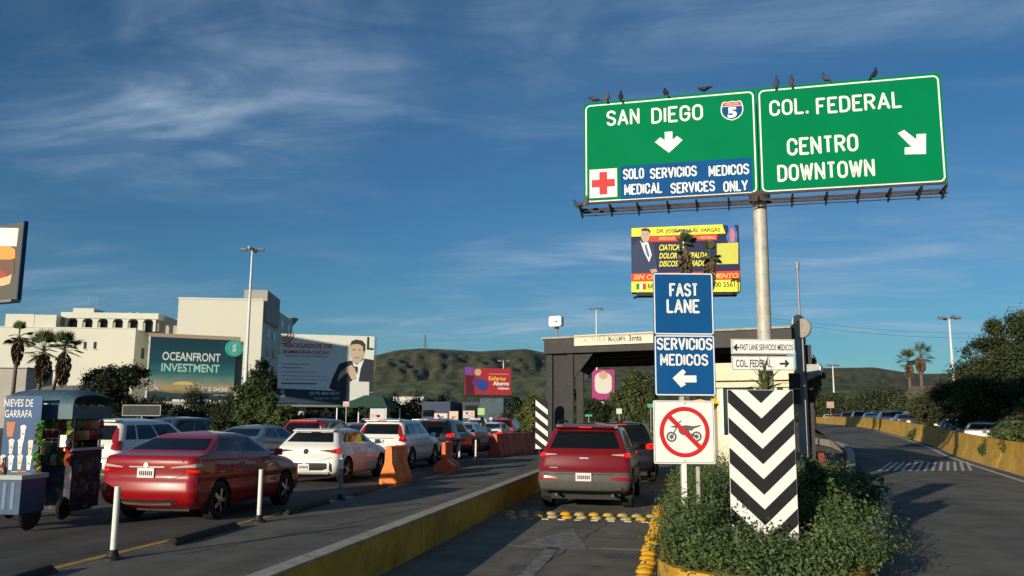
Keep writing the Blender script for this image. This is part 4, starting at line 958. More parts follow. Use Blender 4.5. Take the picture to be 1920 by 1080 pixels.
# catwalk with brackets
z0 -= .24
for zz_, yy in ((z0+.02, -.98), (z0-.02, -.30), (z0-.02, .14)):
    q = MB(); q.box(-.06, wS-.16 if yy < -.2 else wS, yy*.65-.022, yy*.65+.022, zz_-.03+.06, zz_+.02+.06); q.build('rail', RUST, gs)
q = MB(); q.tube([(-.05, -.2, z0-.12), (wS-.1, -.2, z0-.12)], .014, 6); q.build('brace_rail', RUST, gs)
bpx = (1094, 1149, 1199, 1254, 1307, 1366, 1421, 1483, 1546, 1605, 1662, 1718, 1774); br0 = None
for px in bpx:
    x = fg.loc(px, 372-(px-1094)*.03)[0]
    if br0 is None:
        q = MB(); q.box(-.025, .025, -1.0, .16, -.06, 0); q.add([(-.02, -1.0, -.03), (.02, -1.0, -.03), (.02, -.18, -.34), (-.02, -.18, -.34), (-.02, -.92, 0), (.02, -.92, 0), (.02, -.12, -.28), (-.02, -.12, -.28)], [(0, 1, 2, 3), (7, 6, 5, 4), (0, 4, 5, 1), (2, 6, 7, 3), (1, 5, 6, 2), (3, 7, 4, 0)]); q.box(-.02, .02, -.22, -.16, -.33, 0)
        o = br0 = q.build('bracket', RUST, gs)
    else: o = br0.copy(); C.objects.link(o); o.parent = gs
    o.location = (min(max(x, -.03), wS-.17), 0, z0+.05); o.scale = (.8, .66, .62)
pcx = fg.loc(1425, 400)[0]
q = MB(); q.box(.1, wS-.1, .10, .24, z0+.35, z0+.5); q.box(.1, wS-.1, .10, .24, z1-.5, z1-.35); q.build('beam', GALV, gs)
z0 += .24
q = MB(); q.tube([(pcx, .02-.0, z0-.0), (pcx, .02, z0-.18)], [.24, .24], 18); q.build('collar', RUST, gs)
q = MB(); q.tube([(pcx+.01, .02, -.1), (pcx, .02, 3.5), (pcx, .02, z0-.05)], [.165, .16, .155], 24, mi=0); q.box(pcx-.10, pcx+.10, .2, .3, z0-.05, z1-.3); q.build('pole', GALV, gs, smooth=True, angle=50)
# pigeons on top of the sign
PIG = mat('pigeon_grey', (.055, .057, .07), .7, var=.3, scale=20); PIGD = mat('pigeon_dark', (.022, .022, .028), .7, var=.2, scale=20); PIGB = mat('pigeon_brown', (.12, .09, .075), .7, var=.3, scale=20)
def pigeon(label, loc, rz, m__, tilt=0, bend=0):
    t = thing('pigeon', label, 'pigeon', loc, rz, 'pigeons perched on the green sign'); t.scale = (1.0, 1.15, 1.0)
    q = MB(); ct, st = math.cos(tilt), math.sin(tilt)
    def R(x, z): return (x*ct-z*st, 0, x*st+z*ct+.075)
    body = [(-.155, .0, .012), (-.11, .012, .028), (-.05, .02, .05), (0, .03, .058), (.045, .05, .05), (.075, .075, .034), (.088, .10-bend*.05, .027), (.102+bend*.02, .122-bend*.06, .030), (.122+bend*.02, .128-bend*.06, .022), (.132+bend*.02, .126-bend*.06, .008)]
    q.tube([R(a, b) for a, b, _ in body], [c for *_, c in body], 10); q.build('body', m__, t, smooth=True)
    a = R(.125+bend*.02, .126-bend*.06); b = R(.150+bend*.02, .118-bend*.06); q = MB(); q.tube([a, b], [.007, .002], 5); q.build('beak', BLK, t)
    for s_ in (-1, 1):
        q = MB(); vs = [R(.05, .05), R(-.03, .06), R(-.13, .015), R(-.08, -.005), R(0, .0)]
        q.add([(v[0], s_*.052, v[2]) for v in vs]+[(v[0], s_*.035, v[2]) for v in vs], [(0, 1, 2, 3, 4), (9, 8, 7, 6, 5), (0, 5, 6, 1), (1, 6, 7, 2), (2, 7, 8, 3), (3, 8, 9, 4), (4, 9, 5, 0)]); q.build('wing', m__, t)
        q = MB(); q.tube([(.0, s_*.02, .06), (.0, s_*.02, 0), (.025, s_*.02, 0)], .005, 5); q.build('leg', RUST, t)
    a0 = R(-.12, 0); a1 = R(-.20, -.02); q = MB(); q.add([(a0[0], -.022, a0[2]), (a0[0], .022, a0[2]), (a1[0], .028, a1[2]), (a1[0], -.028, a1[2]), (a0[0], -.02, a0[2]-.012), (a0[0], .02, a0[2]-.012), (a1[0], .026, a1[2]-.006), (a1[0], -.026, a1[2]-.006)], [(0, 1, 2, 3), (7, 6, 5, 4), (0, 4, 5, 1), (1, 5, 6, 2), (2, 6, 7, 3), (3, 7, 4, 0)]); q.build('tail', m__, t)
def on_top(px, zz_=None, yy=.01):
    x = fg.loc(px, 200)[0]; pt = fg.o+fg.e*x+fg.n*yy; return (pt[0], pt[1], (z1 if zz_ is None else zz_)+.002)
for px, rz, mm, tl, bd, lb in ((1113, 180, PIG, .1, .9, 'pigeon lying low at the far left corner of the green sign'), (1139, 80, PIGB, .5, 0, 'brownish pigeon second from the left on the green sign'), (1164, 100, PIGD, .7, 0, 'dark upright pigeon third from the left on the green sign'), (1248, 110, PIGD, .45, .3, 'dark pigeon alone above the word SAN DIEGO'), (1322, 165, PIGD, -.35, .1, 'pigeon left of the sign seam with its tail pointing right'),
                             (1458, 70, PIG, .75, 0, 'grey upright pigeon just right of the sign seam'), (1486, 85, PIG, .75, 0, 'slim grey pigeon second right of the sign seam'), (1549, 160, PIG, .5, 0, 'pigeon above the word FEDERAL with its tail pointing right'), (1644, 25, PIGD, .55, 0, 'rightmost pigeon on the green sign, facing right')):
    pigeon(lb, on_top(px), fg.rz+R_(rz), mm, tl, bd)
x = fg.loc(1108, 365)[0]; pt = fg.o+fg.e*x+fg.n*-.6; pigeon('pigeon standing on the walkway before the red cross plate', (pt[0], pt[1], z0-.215), fg.rz+R_(75), PIGB, .7)
x = fg.loc(1088, 370)[0]; pt = fg.o+fg.e*x+fg.n*-.4; pigeon('pigeon at the outer left end of the walkway rail', (pt[0], pt[1], z0-.225), fg.rz+R_(170), PIG, .2)

# ------------------------------------------------------------------ small white direction signs on the pole
f1 = Frame(1371.5, 637, 664, 1490, 635.5, 664, 18.6, 18.6)
def minisign(label, px0, py0, px1, py1, parts, D):
    f_ = Frame(px0, py0, py1, px1, py0, py1, D, D); t = thing('direction_sign', label, 'road sign', (f_.o[0], f_.o[1], 0), f_.rz)
    q = MB(); q.box(0, f_.w, 0, .05, f_.z0, f_.z1); q.build('sign_box', SIGNW, t)
    q = MB(); border(q, .01, f_.w-.01, f_.z0+.01, f_.z1-.01, .02, .012, -.003); q.build('frame', GREY, t)
    for s_ in (.35, .65): q = MB(); q.box(f_.w*s_-.03, f_.w*s_+.03, .05, .16, f_.z0+.08, f_.z1-.08); q.build('clamp', GREY, t)
    parts(f_, t)
INK2 = mat('sign_black', (.03, .03, .035), .6, var=.1)
def pa(f_, t):
    f_.T(t, 'FAST LANE SERVICIOS MEDICOS', 1388, 651, 1487, 651.5, 11.5, INK2, y=-.004, bold=.012)
    q = MB(); q.flat(f_.poly([(1374, 651.5), (1381, 644.5), (1383, 647), (1381, 650), (1386.5, 650), (1386.5, 653.5), (1381, 653.5), (1383, 656), (1381, 658.5)]), -.004); q.build('arrow', INK2, t)
def pb(f_, t):
    f_.T(t, 'COL. FEDERAL', 1380, 681.5, 1447, 681.5, 14.5, INK2, y=-.004, bold=.012)
    q = MB(); q.flat(f_.poly([(1480, 681.5), (1473, 674), (1471, 677), (1473, 680), (1462, 680), (1462, 684), (1473, 684), (1471, 687), (1473, 689)]), -.004); q.build('arrow', INK2, t)
minisign('upper white sign on the pole reading FAST LANE SERVICIOS MEDICOS with left arrow', 1371.5, 636, 1490, 664, pa, 18.9)
minisign('lower white sign on the pole reading COL. FEDERAL with right arrow', 1372.5, 667.5, 1490, 694.5, pb, 18.9)

# ------------------------------------------------------------------ blue FAST LANE sign and motorcycle sign on one post
DB = 10.6
fb = Frame(1226, 512, 742, 1339.5, 512, 742, DB, DB)
bs = thing('blue_sign', 'tall blue sign reading FAST LANE SERVICIOS MEDICOS with a left arrow', 'road sign', fb.o, fb.rz)
dz = fb.loc(1283, 628)[1]
for nm, za, zb in (('sign_panel', dz+.003, fb.z1), ('sign_panel', fb.z0, dz-.003)):
    q = MB(); q.prism(rrect(0, fb.w, za, zb, .03), 0, .006); q.build(nm, SIGNB, bs)
    q = MB(); border(q, .008, fb.w-.008, za+.004, zb-.004, .03, .014, -.002); q.build('border', SIGNW, bs)
for s_, xl, xr, yc, hp in (('FAST', 1255, 1309, 544, 25), ('LANE', 1250, 1312, 574.5, 26), ('SERVICIOS', 1231.5, 1336, 645.5, 23), ('MEDICOS', 1238, 1328, 675, 22)):
    fb.T(bs, s_, xl, yc, xr, yc-.5, hp, SIGNW, y=-.006, road=1, k=.080)
q = MB(); q.flat(fb.poly([(1261, 709), (1280, 692), (1286, 697.5), (1281, 704), (1305.5, 704), (1306, 717), (1283, 717), (1286, 721), (1277, 726.5)]), -.003); q.build('arrow', SIGNW, bs)
q = MB(); pxx = fb.loc(1283, 900)[0]; q.box(pxx-.028, pxx+.028, .03, .085, -.05, fb.z1-.06); q.build('post', GALV, bs)
for zz_ in (fb.z0+.25, dz, fb.z1-.2):
    q = MB(); q.box(.04, fb.w-.04, .006, .03, zz_-.02, zz_+.02); q.build('crossbar', GALV, bs)
fm = Frame(1225.5, 752, 869.5, 1340, 750.5, 870, DB-.012, DB-.012)
ms = thing('no_motorcycles_sign', 'square white sign with a dirt bike crossed out in a red ring', 'road sign', fm.o, fm.rz)
q = MB(); q.prism(rrect(0, fm.w, fm.z0, fm.z1, .02), 0, .006); q.build('sign_panel', SIGNW, ms)
q = MB(); border(q, .012, fm.w-.012, fm.z0+.012, fm.z1-.012, .02, .005, -.002); q.build('border', INK2, ms)
cx, cz = fm.loc(1283.5, 810); u = fm.loc(1330.5, 810)[0]-cx; k = u/47
q = MB(); ring(q, cx, cz, 39*k, 47*k, -.004)
a = R_(45); hw = 4.3*k; d = (math.cos(a), -math.sin(a)); nn = (d[1], -d[0]); r_ = 40.5*k
q.flat([(cx+d[0]*r_+nn[0]*hw, cz+d[1]*r_+nn[1]*hw), (cx-d[0]*r_+nn[0]*hw, cz-d[1]*r_+nn[1]*hw), (cx-d[0]*r_-nn[0]*hw, cz-d[1]*r_-nn[1]*hw), (cx+d[0]*r_-nn[0]*hw, cz+d[1]*r_-nn[1]*hw)], -.0042); q.build('red_ring', SIGNR, ms)
DBK = mat('bike_print', (.10, .10, .10), .6, var=.1)
q = MB()
for wx, wz in ((1259, 819), (1306, 818.5)):
    a, b = fm.loc(wx, wz); ring(q, a, b, 6.6*k, 9.6*k, -.0025, 24); ring(q, a, b, 1.5*k, 3.6*k, -.0025, 14)
    for j in range(4):
        t_ = j*math.pi/4; c_, s_ = math.cos(t_)*7*k, math.sin(t_)*7*k; w_ = .4*k; q.flat([(a-c_-s_*.05, b-s_+c_*.05), (a+c_-s_*.05, b+s_+c_*.05), (a+c_+s_*.05, b+s_-c_*.05), (a-c_+s_*.05, b-s_-c_*.05)], -.0026)
for pg in ([(1255, 799.5), (1266, 798), (1272, 800), (1285, 797), (1300, 799), (1315, 796.5), (1313, 799), (1300, 804), (1297, 808), (1290, 806), (1283, 808), (1272, 803), (1262, 801.5)], [(1270, 793), (1277, 788), (1278, 789.5), (1273, 794), (1273, 800), (1270, 800)], [(1268, 800), (1270.5, 800), (1261, 818), (1259, 818)], [(1271, 805), (1291, 805), (1295, 816), (1280, 816), (1274, 812)], [(1291, 811), (1306, 817), (1306, 820), (1290, 814)]):
    q.flat(fm.poly(pg), -.0027)
q.build('dirt_bike_print', DBK, ms)
pxx = fm.loc(1283.5, 900)[0]
q = MB(); q.box(pxx-.03, pxx+.03, .012, .03, .0, fm.z1); q.build('post', WHITE, ms)
for wz in (756.5, 864): a, b = fm.loc(1284, wz); q = MB(); q.lathe([(.008, -.006), (.004, -.009)], 8, 'y', (a, 0, b)); q.build('bolt', INK2, ms)
# yellow arrow sign and second post behind
ya = thing('yellow_diamond_sign', 'yellow diamond sign mostly hidden behind the motorcycle sign', 'road sign', W(1312, 757, 10.72)*np.array([1, 1, 0]), PHI)
zc = zpx(1312, 757, 10.72)
q = MB(); a = 35*10.72/1600; q.prism([(-a, zc), (0, zc-a*.55), (a, zc), (0, zc+a*.25)], 0, .006); q.prism([(a*.6, zc-a*.52), (a*1.05, zc), (a*.6, zc+a*.52)], -.008, -.002); q.build('sign_panel', mat('sign_yellow', (.72, .44, .03), .5), ya)
q = MB(); q.box(-.06, -.02, .01, .05, -.02, zc); q.build('post', GALV, ya)

# ------------------------------------------------------------------ chevron planter
DP = 10.4
fp = Frame(1367, 731, 976, 1491.5, 731, 976, DP, DP)
pl = thing('planter', 'tall concrete planter box with black and white chevron face and a spiky plant on top', 'planter', fp.o, fp.rz)
q = MB(); q.box(.17, fp.w, .01, .50, -.05, fp.z1); q.build('box', CONC, pl)
q = MB(); q.box(.20, fp.w-.03, .04, .47, fp.z1-.01, fp.z1+.004); q.build('soil', SOIL, pl)
q = MB(); q.box(0, fp.w, -.004, .0, fp.z0-.22, fp.z1); bd = q.build('chevron_board', SIGNW, pl)
cx = fp.loc(1428, 800)[0]; sc = fp.w/124.5; blk = MB()
for n_ in range(-1, 8):
    za = fp.loc(1428, 756+n_*57.2)[1]
    for sg in (-1, 1):
        W2 = fp.w; s_ = .93; th_ = 28.5*sc
        pg = [(cx, za), (cx+sg*W2, za+s_*W2), (cx+sg*W2, za+s_*W2+th_), (cx, za+th_)]
        if sg < 0: pg = pg[::-1]
        pg = clip(pg, .004, fp.w-.004, fp.z0-.216, fp.z1-.004)
        if len(pg) > 2: q = MB(); q.flat(pg, -.008); q.build('chevron_stripe', BLK, bd)
# spiky plant
yu = thing('spiky_plant', 'spiky green plant with long blade leaves growing from the chevron planter', 'plant', tuple(W(1436, 731, DP+.25)*np.array([1, 1, 0])+np.array([0, 0, fp.z1-.02])), 0)
YU = mat('blade_leaf', (.07, .095, .03), .5, var=.3, scale=9, col2=(.16, .13, .06), c2pos=(.58, .7), c2scale=4)
rd = random.Random(4); base = None
for k in range(34):
    if base is None:
        q = MB(); n = 6; vs = []
        for i in range(n+1):
            u_ = i/n; w = .024*(1-u_)**.6*(.55+.9*u_*(1-u_)*2)+.001; x = .46*u_*(1-.10*u_); z = .46*(.35*u_-.42*u_*u_)
            vs += [(x, -w, z+w*.4), (x, 0, z), (x, w, z+w*.4)]
        q.add(vs, [(3*i+j, 3*i+j+1, 3*i+j+4, 3*i+j+3) for i in range(n) for j in (0, 1)]); o = base = q.build('leaf', YU, yu)
    else: o = base.copy(); C.objects.link(o); o.parent = yu
    el = rd.uniform(-5, 75) if k > 3 else 82; s_ = rd.uniform(.55, 1.0) if k > 5 else 1.12
    o.rotation_euler = (rd.uniform(-.4, .4), -R_(el), rd.uniform(0, 6.28)); o.scale = (s_, 1, s_)

# ------------------------------------------------------------------ planted island
isl = MB(); out = [(-.18, 9.5), (.3, 9.1), (1.1, 9.0), (1.75, 9.2), (1.85, 9.9), (2.1, 11.2), (3.0, 14.5), (4.35, 20), (4.5, 22), (-.18, 22)]
isl.add([(x, y, .12) for x, y in out], [tuple(range(len(out)))]); struct('island_soil', isl, SOIL)
kb = thing('island_kerb', 'yellow painted kerb with rounded nose around the planted island', 'kerb')
rim = [(-.2, 22), (-.2, 16), (-.2, 11.4), (-.2, 9.9), (-.02, 9.35), (.35, 9.05), (1.1, 8.92), (1.5, 9.1), (1.78, 9.6), (1.98, 10.6), (2.5, 12.4), (3.15, 15.0), (4.4, 20.1)]
for i in range(len(rim)-1):
    a, b = np.array(rim[i]), np.array(rim[i+1]); d = (b-a)/np.hypot(*(b-a)); n_ = np.array([-d[1], d[0]])*.08; a = a+d*.006; b = b-d*.006
    hh = .25 if 3 <= i <= 7 else .2
    if i >= 10: hh = .38
    q = MB(); vs = [(*(a-n_), 0), (*(b-n_), 0), (*(b+n_), 0), (*(a+n_), 0), (*(a-n_*.8), hh), (*(b-n_*.8), hh), (*(b+n_*.8), hh), (*(a+n_*.8), hh)]
    q.add(vs, [(0, 3, 2, 1), (4, 5, 6, 7), (0, 1, 5, 4), (1, 2, 6, 5), (2, 3, 7, 6), (3, 0, 4, 7)]); q.build('kerb_stone', YELP if i < 10 else CONC, kb)
# leafy ground cover
lob = []
rd = random.Random(21)
def inside(x, y):
    if y < 9.3 or y > 20: return False
    xr = np.interp(y, [9.1, 9.4, 10.0, 11.2, 14.5, 20], [1.15, 1.42, 1.65, 1.95, 2.6, 3.8]); xl = .0 if y > 9.6 else .25
    return xl < x < xr
k = 0
while k < 260:
    x, y = rd.uniform(-.05, 4.4), rd.uniform(9.3, 9.5+rd.random()**1.4*11)
    if not inside(x, y): continue
    if .45 < x < 1.85 and 9.75 < y < 11.5: continue
    edge = min(1, (y-9.0)/1.2); h = .20+.22*edge+rd.uniform(-.05, .13)
    h += .16*min(1, max(0, (y-9.5)/.7))
    if y > 12 and x < .9: h += .06
    if y > 13: h += .08
    r = rd.uniform(.20, .36)
    lob.append((x, y, h*.72, r, r, h*.55)); k += 1
for x, y, h in (*[(.62+.2*i_, 9.78+.06*(i_ % 2), .50) for i_ in range(7)], *[(.7+.22*i_, 9.55, .42) for i_ in range(5)], (2.0, 10.6, .45), (2.15, 11.3, .5), (2.4, 12.0, .5), (2.55, 12.7, .5), (2.3, 11.0, .35), (1.95, 10.2, .36), (1.65, 9.8, .34), (1.35, 9.45, .28), (.9, 9.3, .26), (.4, 9.4, .28), (.12, 9.9, .33), (.1, 10.4, .40), (.08, 11.2, .42), (.1, 13.0, .5), (.1, 14.5, .55), (.6, 9.8, .36), (1.2, 9.8, .36)): lob.append((x, y, h*.75, .32, .32, h*.55))
me = leaf_mesh('ground_cover', lob, 125000, .034, 31, (.034, .062, .021), (.145, .195, .066), clumps=9, asp=1.7, sig=.26)
o = bpy.data.objects.new('leafy_ground_cover', me); C.objects.link(o); tag(o, kind='stuff')
me = leaf_mesh('foliage', [(.12, 0, .8, .2, .18, .42), (.0, 0, .45, .25, .25, .4), (.3, .2, .45, .3, .3, .35)], 2600, .075, 33, (.05, .085, .028), (.12, .17, .05), clumps=40); o = bpy.data.objects.new('leafy_shrub', me); C.objects.link(o); o.location = at(1506, 11.6); tag(o, 'bright green leafy shrub climbing beside the right edge of the chevron planter', 'shrub')
me = leaf_mesh('foliage', [(0, 0, .55, .5, .5, .40), (.5, .8, .5, .5, .6, .4)], 4200, .07, 34, (.025, .045, .018), (.06, .09, .03), clumps=40); o = bpy.data.objects.new('leafy_shrub', me); C.objects.link(o); o.location = at(1540, 14.0); tag(o, 'dark shaded shrub between the planter and the ramp kerb', 'shrub')
# road domes along the island and across the lane
dm = MB(); r = .105
def dome_mesh():
    q = MB(); q.lathe([(.115, 0), (.115, .012), (.10, .035), (.075, .055), (.04, .066), (.008, .07)], 16); return q
d0 = None; dcount = 0
def dome(x, y, m__, label, group, s=1.):
    global d0
    o = dome_mesh().build('road_stud', m__, None, smooth=True) if m__ not in DM else DM[m__].copy()
    if m__ not in DM: DM[m__] = o
    else: C.objects.link(o)
    o.location = (x, y, 0); o.scale = (s*.9, s*.9, s*.82); o.rotation_euler = (0, 0, rd.uniform(0, 6)); tag(o, label, 'road stud', group)
DM = {}
ORD = 'nearest second third fourth fifth sixth seventh eighth ninth tenth eleventh twelfth thirteenth fourteenth fifteenth sixteenth seventeenth eighteenth nineteenth twentieth twenty-first twenty-second twenty-third twenty-fourth twenty-fifth twenty-sixth twenty-seventh twenty-eighth twenty-ninth thirtieth'.split()
for i in range(30): dome(-.43+.02*rd.uniform(-1, 1), 8.1+i*.335+.04*rd.uniform(-1, 1), YELD, 'yellow dome stud by the planted island, '+ORD[i]+' from the camera end', 'yellow studs along the island')
for i in range(11): dome(-3.15+i*.262, 16.15+.03*rd.uniform(-1, 1), YELG if i in (1, 3, 7, 9) else YELD if i in (4, 6) else YELG, 'dome stud in the back row across the fast lane, '+ORD[i].replace('nearest', 'first')+' from the left', 'studs across the fast lane, back row', 1.0)
for i in range(11): dome(-3.05+i*.262, 15.6+.03*rd.uniform(-1, 1), YELD if i in (2, 4, 9) else YELG, 'dome stud in the front row across the fast lane, '+ORD[i].replace('nearest', 'first')+' from the left', 'studs across the fast lane, front row', 1.0)
for i in range(9): tag(MB().box(-3.0+i*.29, -2.88+i*.29, 15.30, 15.38, -.002, .012).build('lane_reflector', WHP), 'small flat white reflector before the dome studs, '+ORD[i].replace('nearest', 'first')+' from the left', 'road marker', 'white reflectors before the dome studs')
#PART5
# ------------------------------------------------------------------ canopy over the fast lane
A = np.array(G(1033, 700, 1.0)*0+W(1030, 700, 25.0)); B_ = W(1506, 700, 21.4)
fc = Frame(1020, 630, 655, 1510, 605, 640, 25.2, 21.3)
cn = thing('lane_canopy', 'dark steel canopy spanning the fast lane and booth with a white height limit sign', 'canopy', fc.o, fc.rz)
ZB, ZT, DEP = 3.62, 4.10, 7.5; cw = fc.w
q = MB(); q.box(0, cw, 0, .12, ZB+.0, ZT-.05); q.build('fascia', DKST2, cn)
q = MB(); q.box(-.06, cw+.06, -.06, DEP, ZT-.05, ZT); q.build('roof_edge', CONC, cn)
q = MB(); q.box(0, .12, .12, DEP, ZB, ZT-.052); q.build('fascia', DKST2, cn); q = MB(); q.box(cw-.12, cw, .12, DEP, ZB, ZT-.052); q.build('fascia', DKST2, cn)
q = MB(); q.box(.12, cw-.12, .12, DEP, ZB+.18, ZB+.24); q.build('soffit', DKST, cn)
for yy in (1.5, 3, 4.5, 6): q = MB(); q.box(.12, cw-.12, yy, yy+.14, ZB-.05, ZB+.178); q.build('roof_beam', DKST, cn)
def colx(px): return fc.loc(px, 700)[0]
c0, c1 = colx(1023), colx(1045)
q = MB(); q.box(c0, c0+.20, .13, .33, 0, ZB); q.box(c0+.20, c1+.3, .2, .28, 0, ZB); q.box(c1+.3, c1+.5, .13, .33, 0, ZB); q.build('column', DKST, cn)
q = MB(); q.prism([(c1+.5, ZB), (c1+.5, ZB-.75), (c1+1.15, ZB)], .18, .30); q.build('gusset', DKST, cn)
q = MB(); q.box(c0+.2, c1+.3, .13, .34, 0, 1.05); q.build('column_base', CONC, cn)
q = MB(); q.box(c0+.05, c0+.26, DEP-.6, DEP-.4, 0, ZB); q.build('column', DKST, cn)
q = MB(); xx = W(1088, 700, 31.)[:2]-fc.o[:2]; ly = float(xx@fc.n[:2]); lx = float(xx@fc.e[:2])-ly*math.tan(fc.rz); q.box(lx-.10, lx+.12, ly, ly+.2, 0, ZB); q.prism([(lx+.12, ZB), (lx+.12, ZB-.6), (lx+.7, ZB)], ly+.05, ly+.15); q.build('column', DKST, cn)
cr = colx(1497); q = MB(); q.box(cr, cr+.19, -.20, .0, 0, ZT); q.build('column', GREY, cn)
q = MB(); q.box(cr+.22, cr+.36, .15, .4, 0, ZB); q.build('column', BLK, cn)
q = MB(); q.box(cw-.3, cw-.1, DEP-.6, DEP-.4, 0, ZB); q.build('column', DKST, cn)
SHEAR = math.tan(fc.rz)
def shear(t):
    for c in list(C.objects):
        if c.parent == t and c.type == 'MESH':
            me = c.data; co = np.zeros(len(me.vertices)*3); me.vertices.foreach_get('co', co); co = co.reshape(-1, 3); co[:, 0] += np.maximum(co[:, 1], 0)*SHEAR; me.vertices.foreach_set('co', co.ravel()); me.update()
shear(cn)
hs = thing('height_limit_sign', 'weathered white sign reading ALTURA MAXIMA 3mts on the canopy fascia', 'sign', fc.o, fc.rz)
a, b = fc.loc(1078, 638)[0], fc.loc(1226, 634)[0]; za, zb = fc.loc(1078, 649)[1], fc.loc(1078, 629)[1]
q = MB(); q.box(a, b, -.05, -.012, za, zb); q.build('sign_panel', mat('weathered_sign', (.66, .62, .48), .7, var=.12, scale=3, col2=(.42, .36, .22), c2pos=(.55, .7), c2scale=2.5), hs)
zm = (za+zb)/2; FAD = mat('faded_ink', (.16, .15, .12), .8, col2=(.5, .47, .36), c2pos=(.5, .6), c2scale=7)
text(hs, 'ALTURA', a+.12*(b-a), a+.42*(b-a), zm-.075, zm+.075, -.052, mat('very_faded_ink', (.40, .37, .28), .8), bold=.01)
text(hs, 'MAXIMA', a+.445*(b-a), a+.665*(b-a), zm-.075, zm+.075, -.052, FAD, bold=.02); text(hs, '3mts', a+.70*(b-a), a+.86*(b-a), zm-.08, zm+.085, -.052, INK2, bold=.02)
# booth
bx0, bx1 = fc.loc(1346, 700)[0], cr-.03
bo = thing('toll_booth', 'cream coloured booth with dark windows and stepped cream roof under the canopy', 'booth', fc.o, fc.rz)
zw0, zw1 = 1.45, 2.45
q = MB(); Yb = .9; q.box(bx0, bx1, Yb, 4.2, 0, zw0-.12); q.box(bx0, bx0+.10, Yb, 4.2, zw0-.12, 2.6); q.box(bx1-.25, bx1, Yb, 4.2, zw0-.12, 2.6); q.box(bx0+.1, bx1-.25, 4.1, 4.2, zw0-.12, 2.6); q.build('wall', CREAM, bo)
for a, b, z in ((-.12, .10, 2.6), (-.30, .0, 2.78), (-.18, .06, 3.02)):
    q = MB(); q.box(bx0+a, bx1-(b if False else 0), Yb+a, 4.3, z, z+(.18 if z < 2.7 else .235)); q.build('roof_step', CREAM, bo)
q = MB(); q.box(bx0+.1, bx1-.25, Yb+.03, Yb+.06, zw0-.12, 2.6); q.build('window', GLASSG, bo)
for xx in (bx0+.10, bx0+1.0, bx0+1.55): q = MB(); q.box(xx, xx+.07, Yb-.012, Yb+.028, zw0-.12, 2.6); q.build('window_frame', WHITE, bo)
q = MB(); q.box(bx0+.1, bx1-.25, Yb-.012, Yb+.028, zw0-.18, zw0-.122); q.build('window_frame', WHITE, bo)
q = MB(); q.box(bx0-.10, bx1+.05, Yb-.9, Yb-.01, 0, .32); q.build('booth_plinth', CONC, bo)
shear(bo)
# roof lamps, camera, disc
def on_fc(px, Y, z): x = fc.loc(px, 640)[0]; p = fc.o+fc.e*x+fc.n*Y; return (p[0], p[1], z)
t = thing('floodlight', 'white box floodlight on a short stem at the left end of the canopy roof', 'lamp', on_fc(1035, .3, ZT), fc.rz)
MB().tube([(0, 0, 0), (0, 0, .36)], .03, 8).build('stem', GREY, t); q = MB(); q.prism(rrect(-.21, .21, .34, .65, .06), -.12, .05); q.build('housing', WHITE, t); q = MB(); q.box(.0, .08, -.13, -.121, .47, .50); q.build('nameplate', INK, t); q = MB(); q.box(-.05, .05, -.05, .05, .28, .345); q.build('bracket', BLK, t)
t = thing('dome_camera', 'cream dome camera on the canopy roof near its right end', 'camera', on_fc(1493, .3, ZT), fc.rz)
q = MB(); q.lathe([(.16, 0), (.16, .16), (.14, .23), (.09, .29), (.02, .31)], 16); q.build('housing', CREAM, t, smooth=True, angle=45); q = MB(); q.lathe([(.17, .01), (.17, .06)], 16); q.build('base', BLK, t)
t = thing('round_sign', 'round grey sign disc fixed to the right canopy column, its edge lit cream', 'sign', on_fc(1512, -.32, 0), fc.rz+R_(-25))
zc = zpx(1513, 615, 21); q = MB(); q.lathe([(.235, -.03), (.24, 0), (.235, .03)], 28, 'y', (0, 0, zc)); q.build('disc', mat('disc_grey', (.30, .28, .24), .6), t, smooth=True, angle=40); q = MB(); q.box(-.03, .03, .03, .25, zc-.03, zc+.03); q.build('bracket', GREY, t)
t = thing('signal_box', 'grey box lamp with a white end sticking out from the right canopy column', 'signal', on_fc(1512, -.1, 0), fc.rz)
zc = zpx(1520, 693, 21); q = MB(); q.box(.0, .30, 0, .3, zc-.12, zc+.14); q.prism([(0, zc-.25), (.24, zc-.12), (0, zc-.12)], .02, .28); q.build('housing', GREY, t); q = MB(); q.box(.301, .33, .02, .28, zc-.05, zc+.1); q.build('lens', WHITE, t)
t = thing('junction_box', 'black box strapped to the right canopy column above the planter', 'box', on_fc(1493, -.22, 0), fc.rz)
zc = zpx(1493, 730, 21); q = MB(); q.box(-.13, .10, -.18, -.01, zc-.36, zc+.40); q.build('housing', BLK, t); q = MB(); q.box(-.14, .11, -.19, .0, zc+.0, zc+.03); q.build('strap', GREY, t)
# striped marker board
fk = Frame(1003, 748, 845, 1028, 748, 845, 24.4, 24.4)
t = thing('striped_marker', 'tall black marker board with slanting white stripes at the canopy column', 'marker board', fk.o, fk.rz)
def mark_poly(): return [(0, fk.z0+.06), (fk.w, fk.z0), (fk.w, fk.z1-.10), (fk.w*.8, fk.z1), (fk.w*.3, fk.z1), (0, fk.z1-.14)]
q = MB(); q.prism(mark_poly(), 0, .02); q.build('board', BLK, t)
for k in range(6):
    zt = fk.z1-.02-k*.305
    pg = clip([(-.02, zt+.02), (-.02, zt-.13), (fk.w+.02, zt-.46), (fk.w+.02, zt-.31)], .015, fk.w-.015, fk.z0+.05, fk.z1-.03)
    if len(pg) > 2: q = MB(); q.flat(pg, -.003); q.build('stripe', SIGNW, t)
q = MB(); q.box(.1, .16, .02, .06, 0, fk.z1-.2); q.build('post', DKST, t)
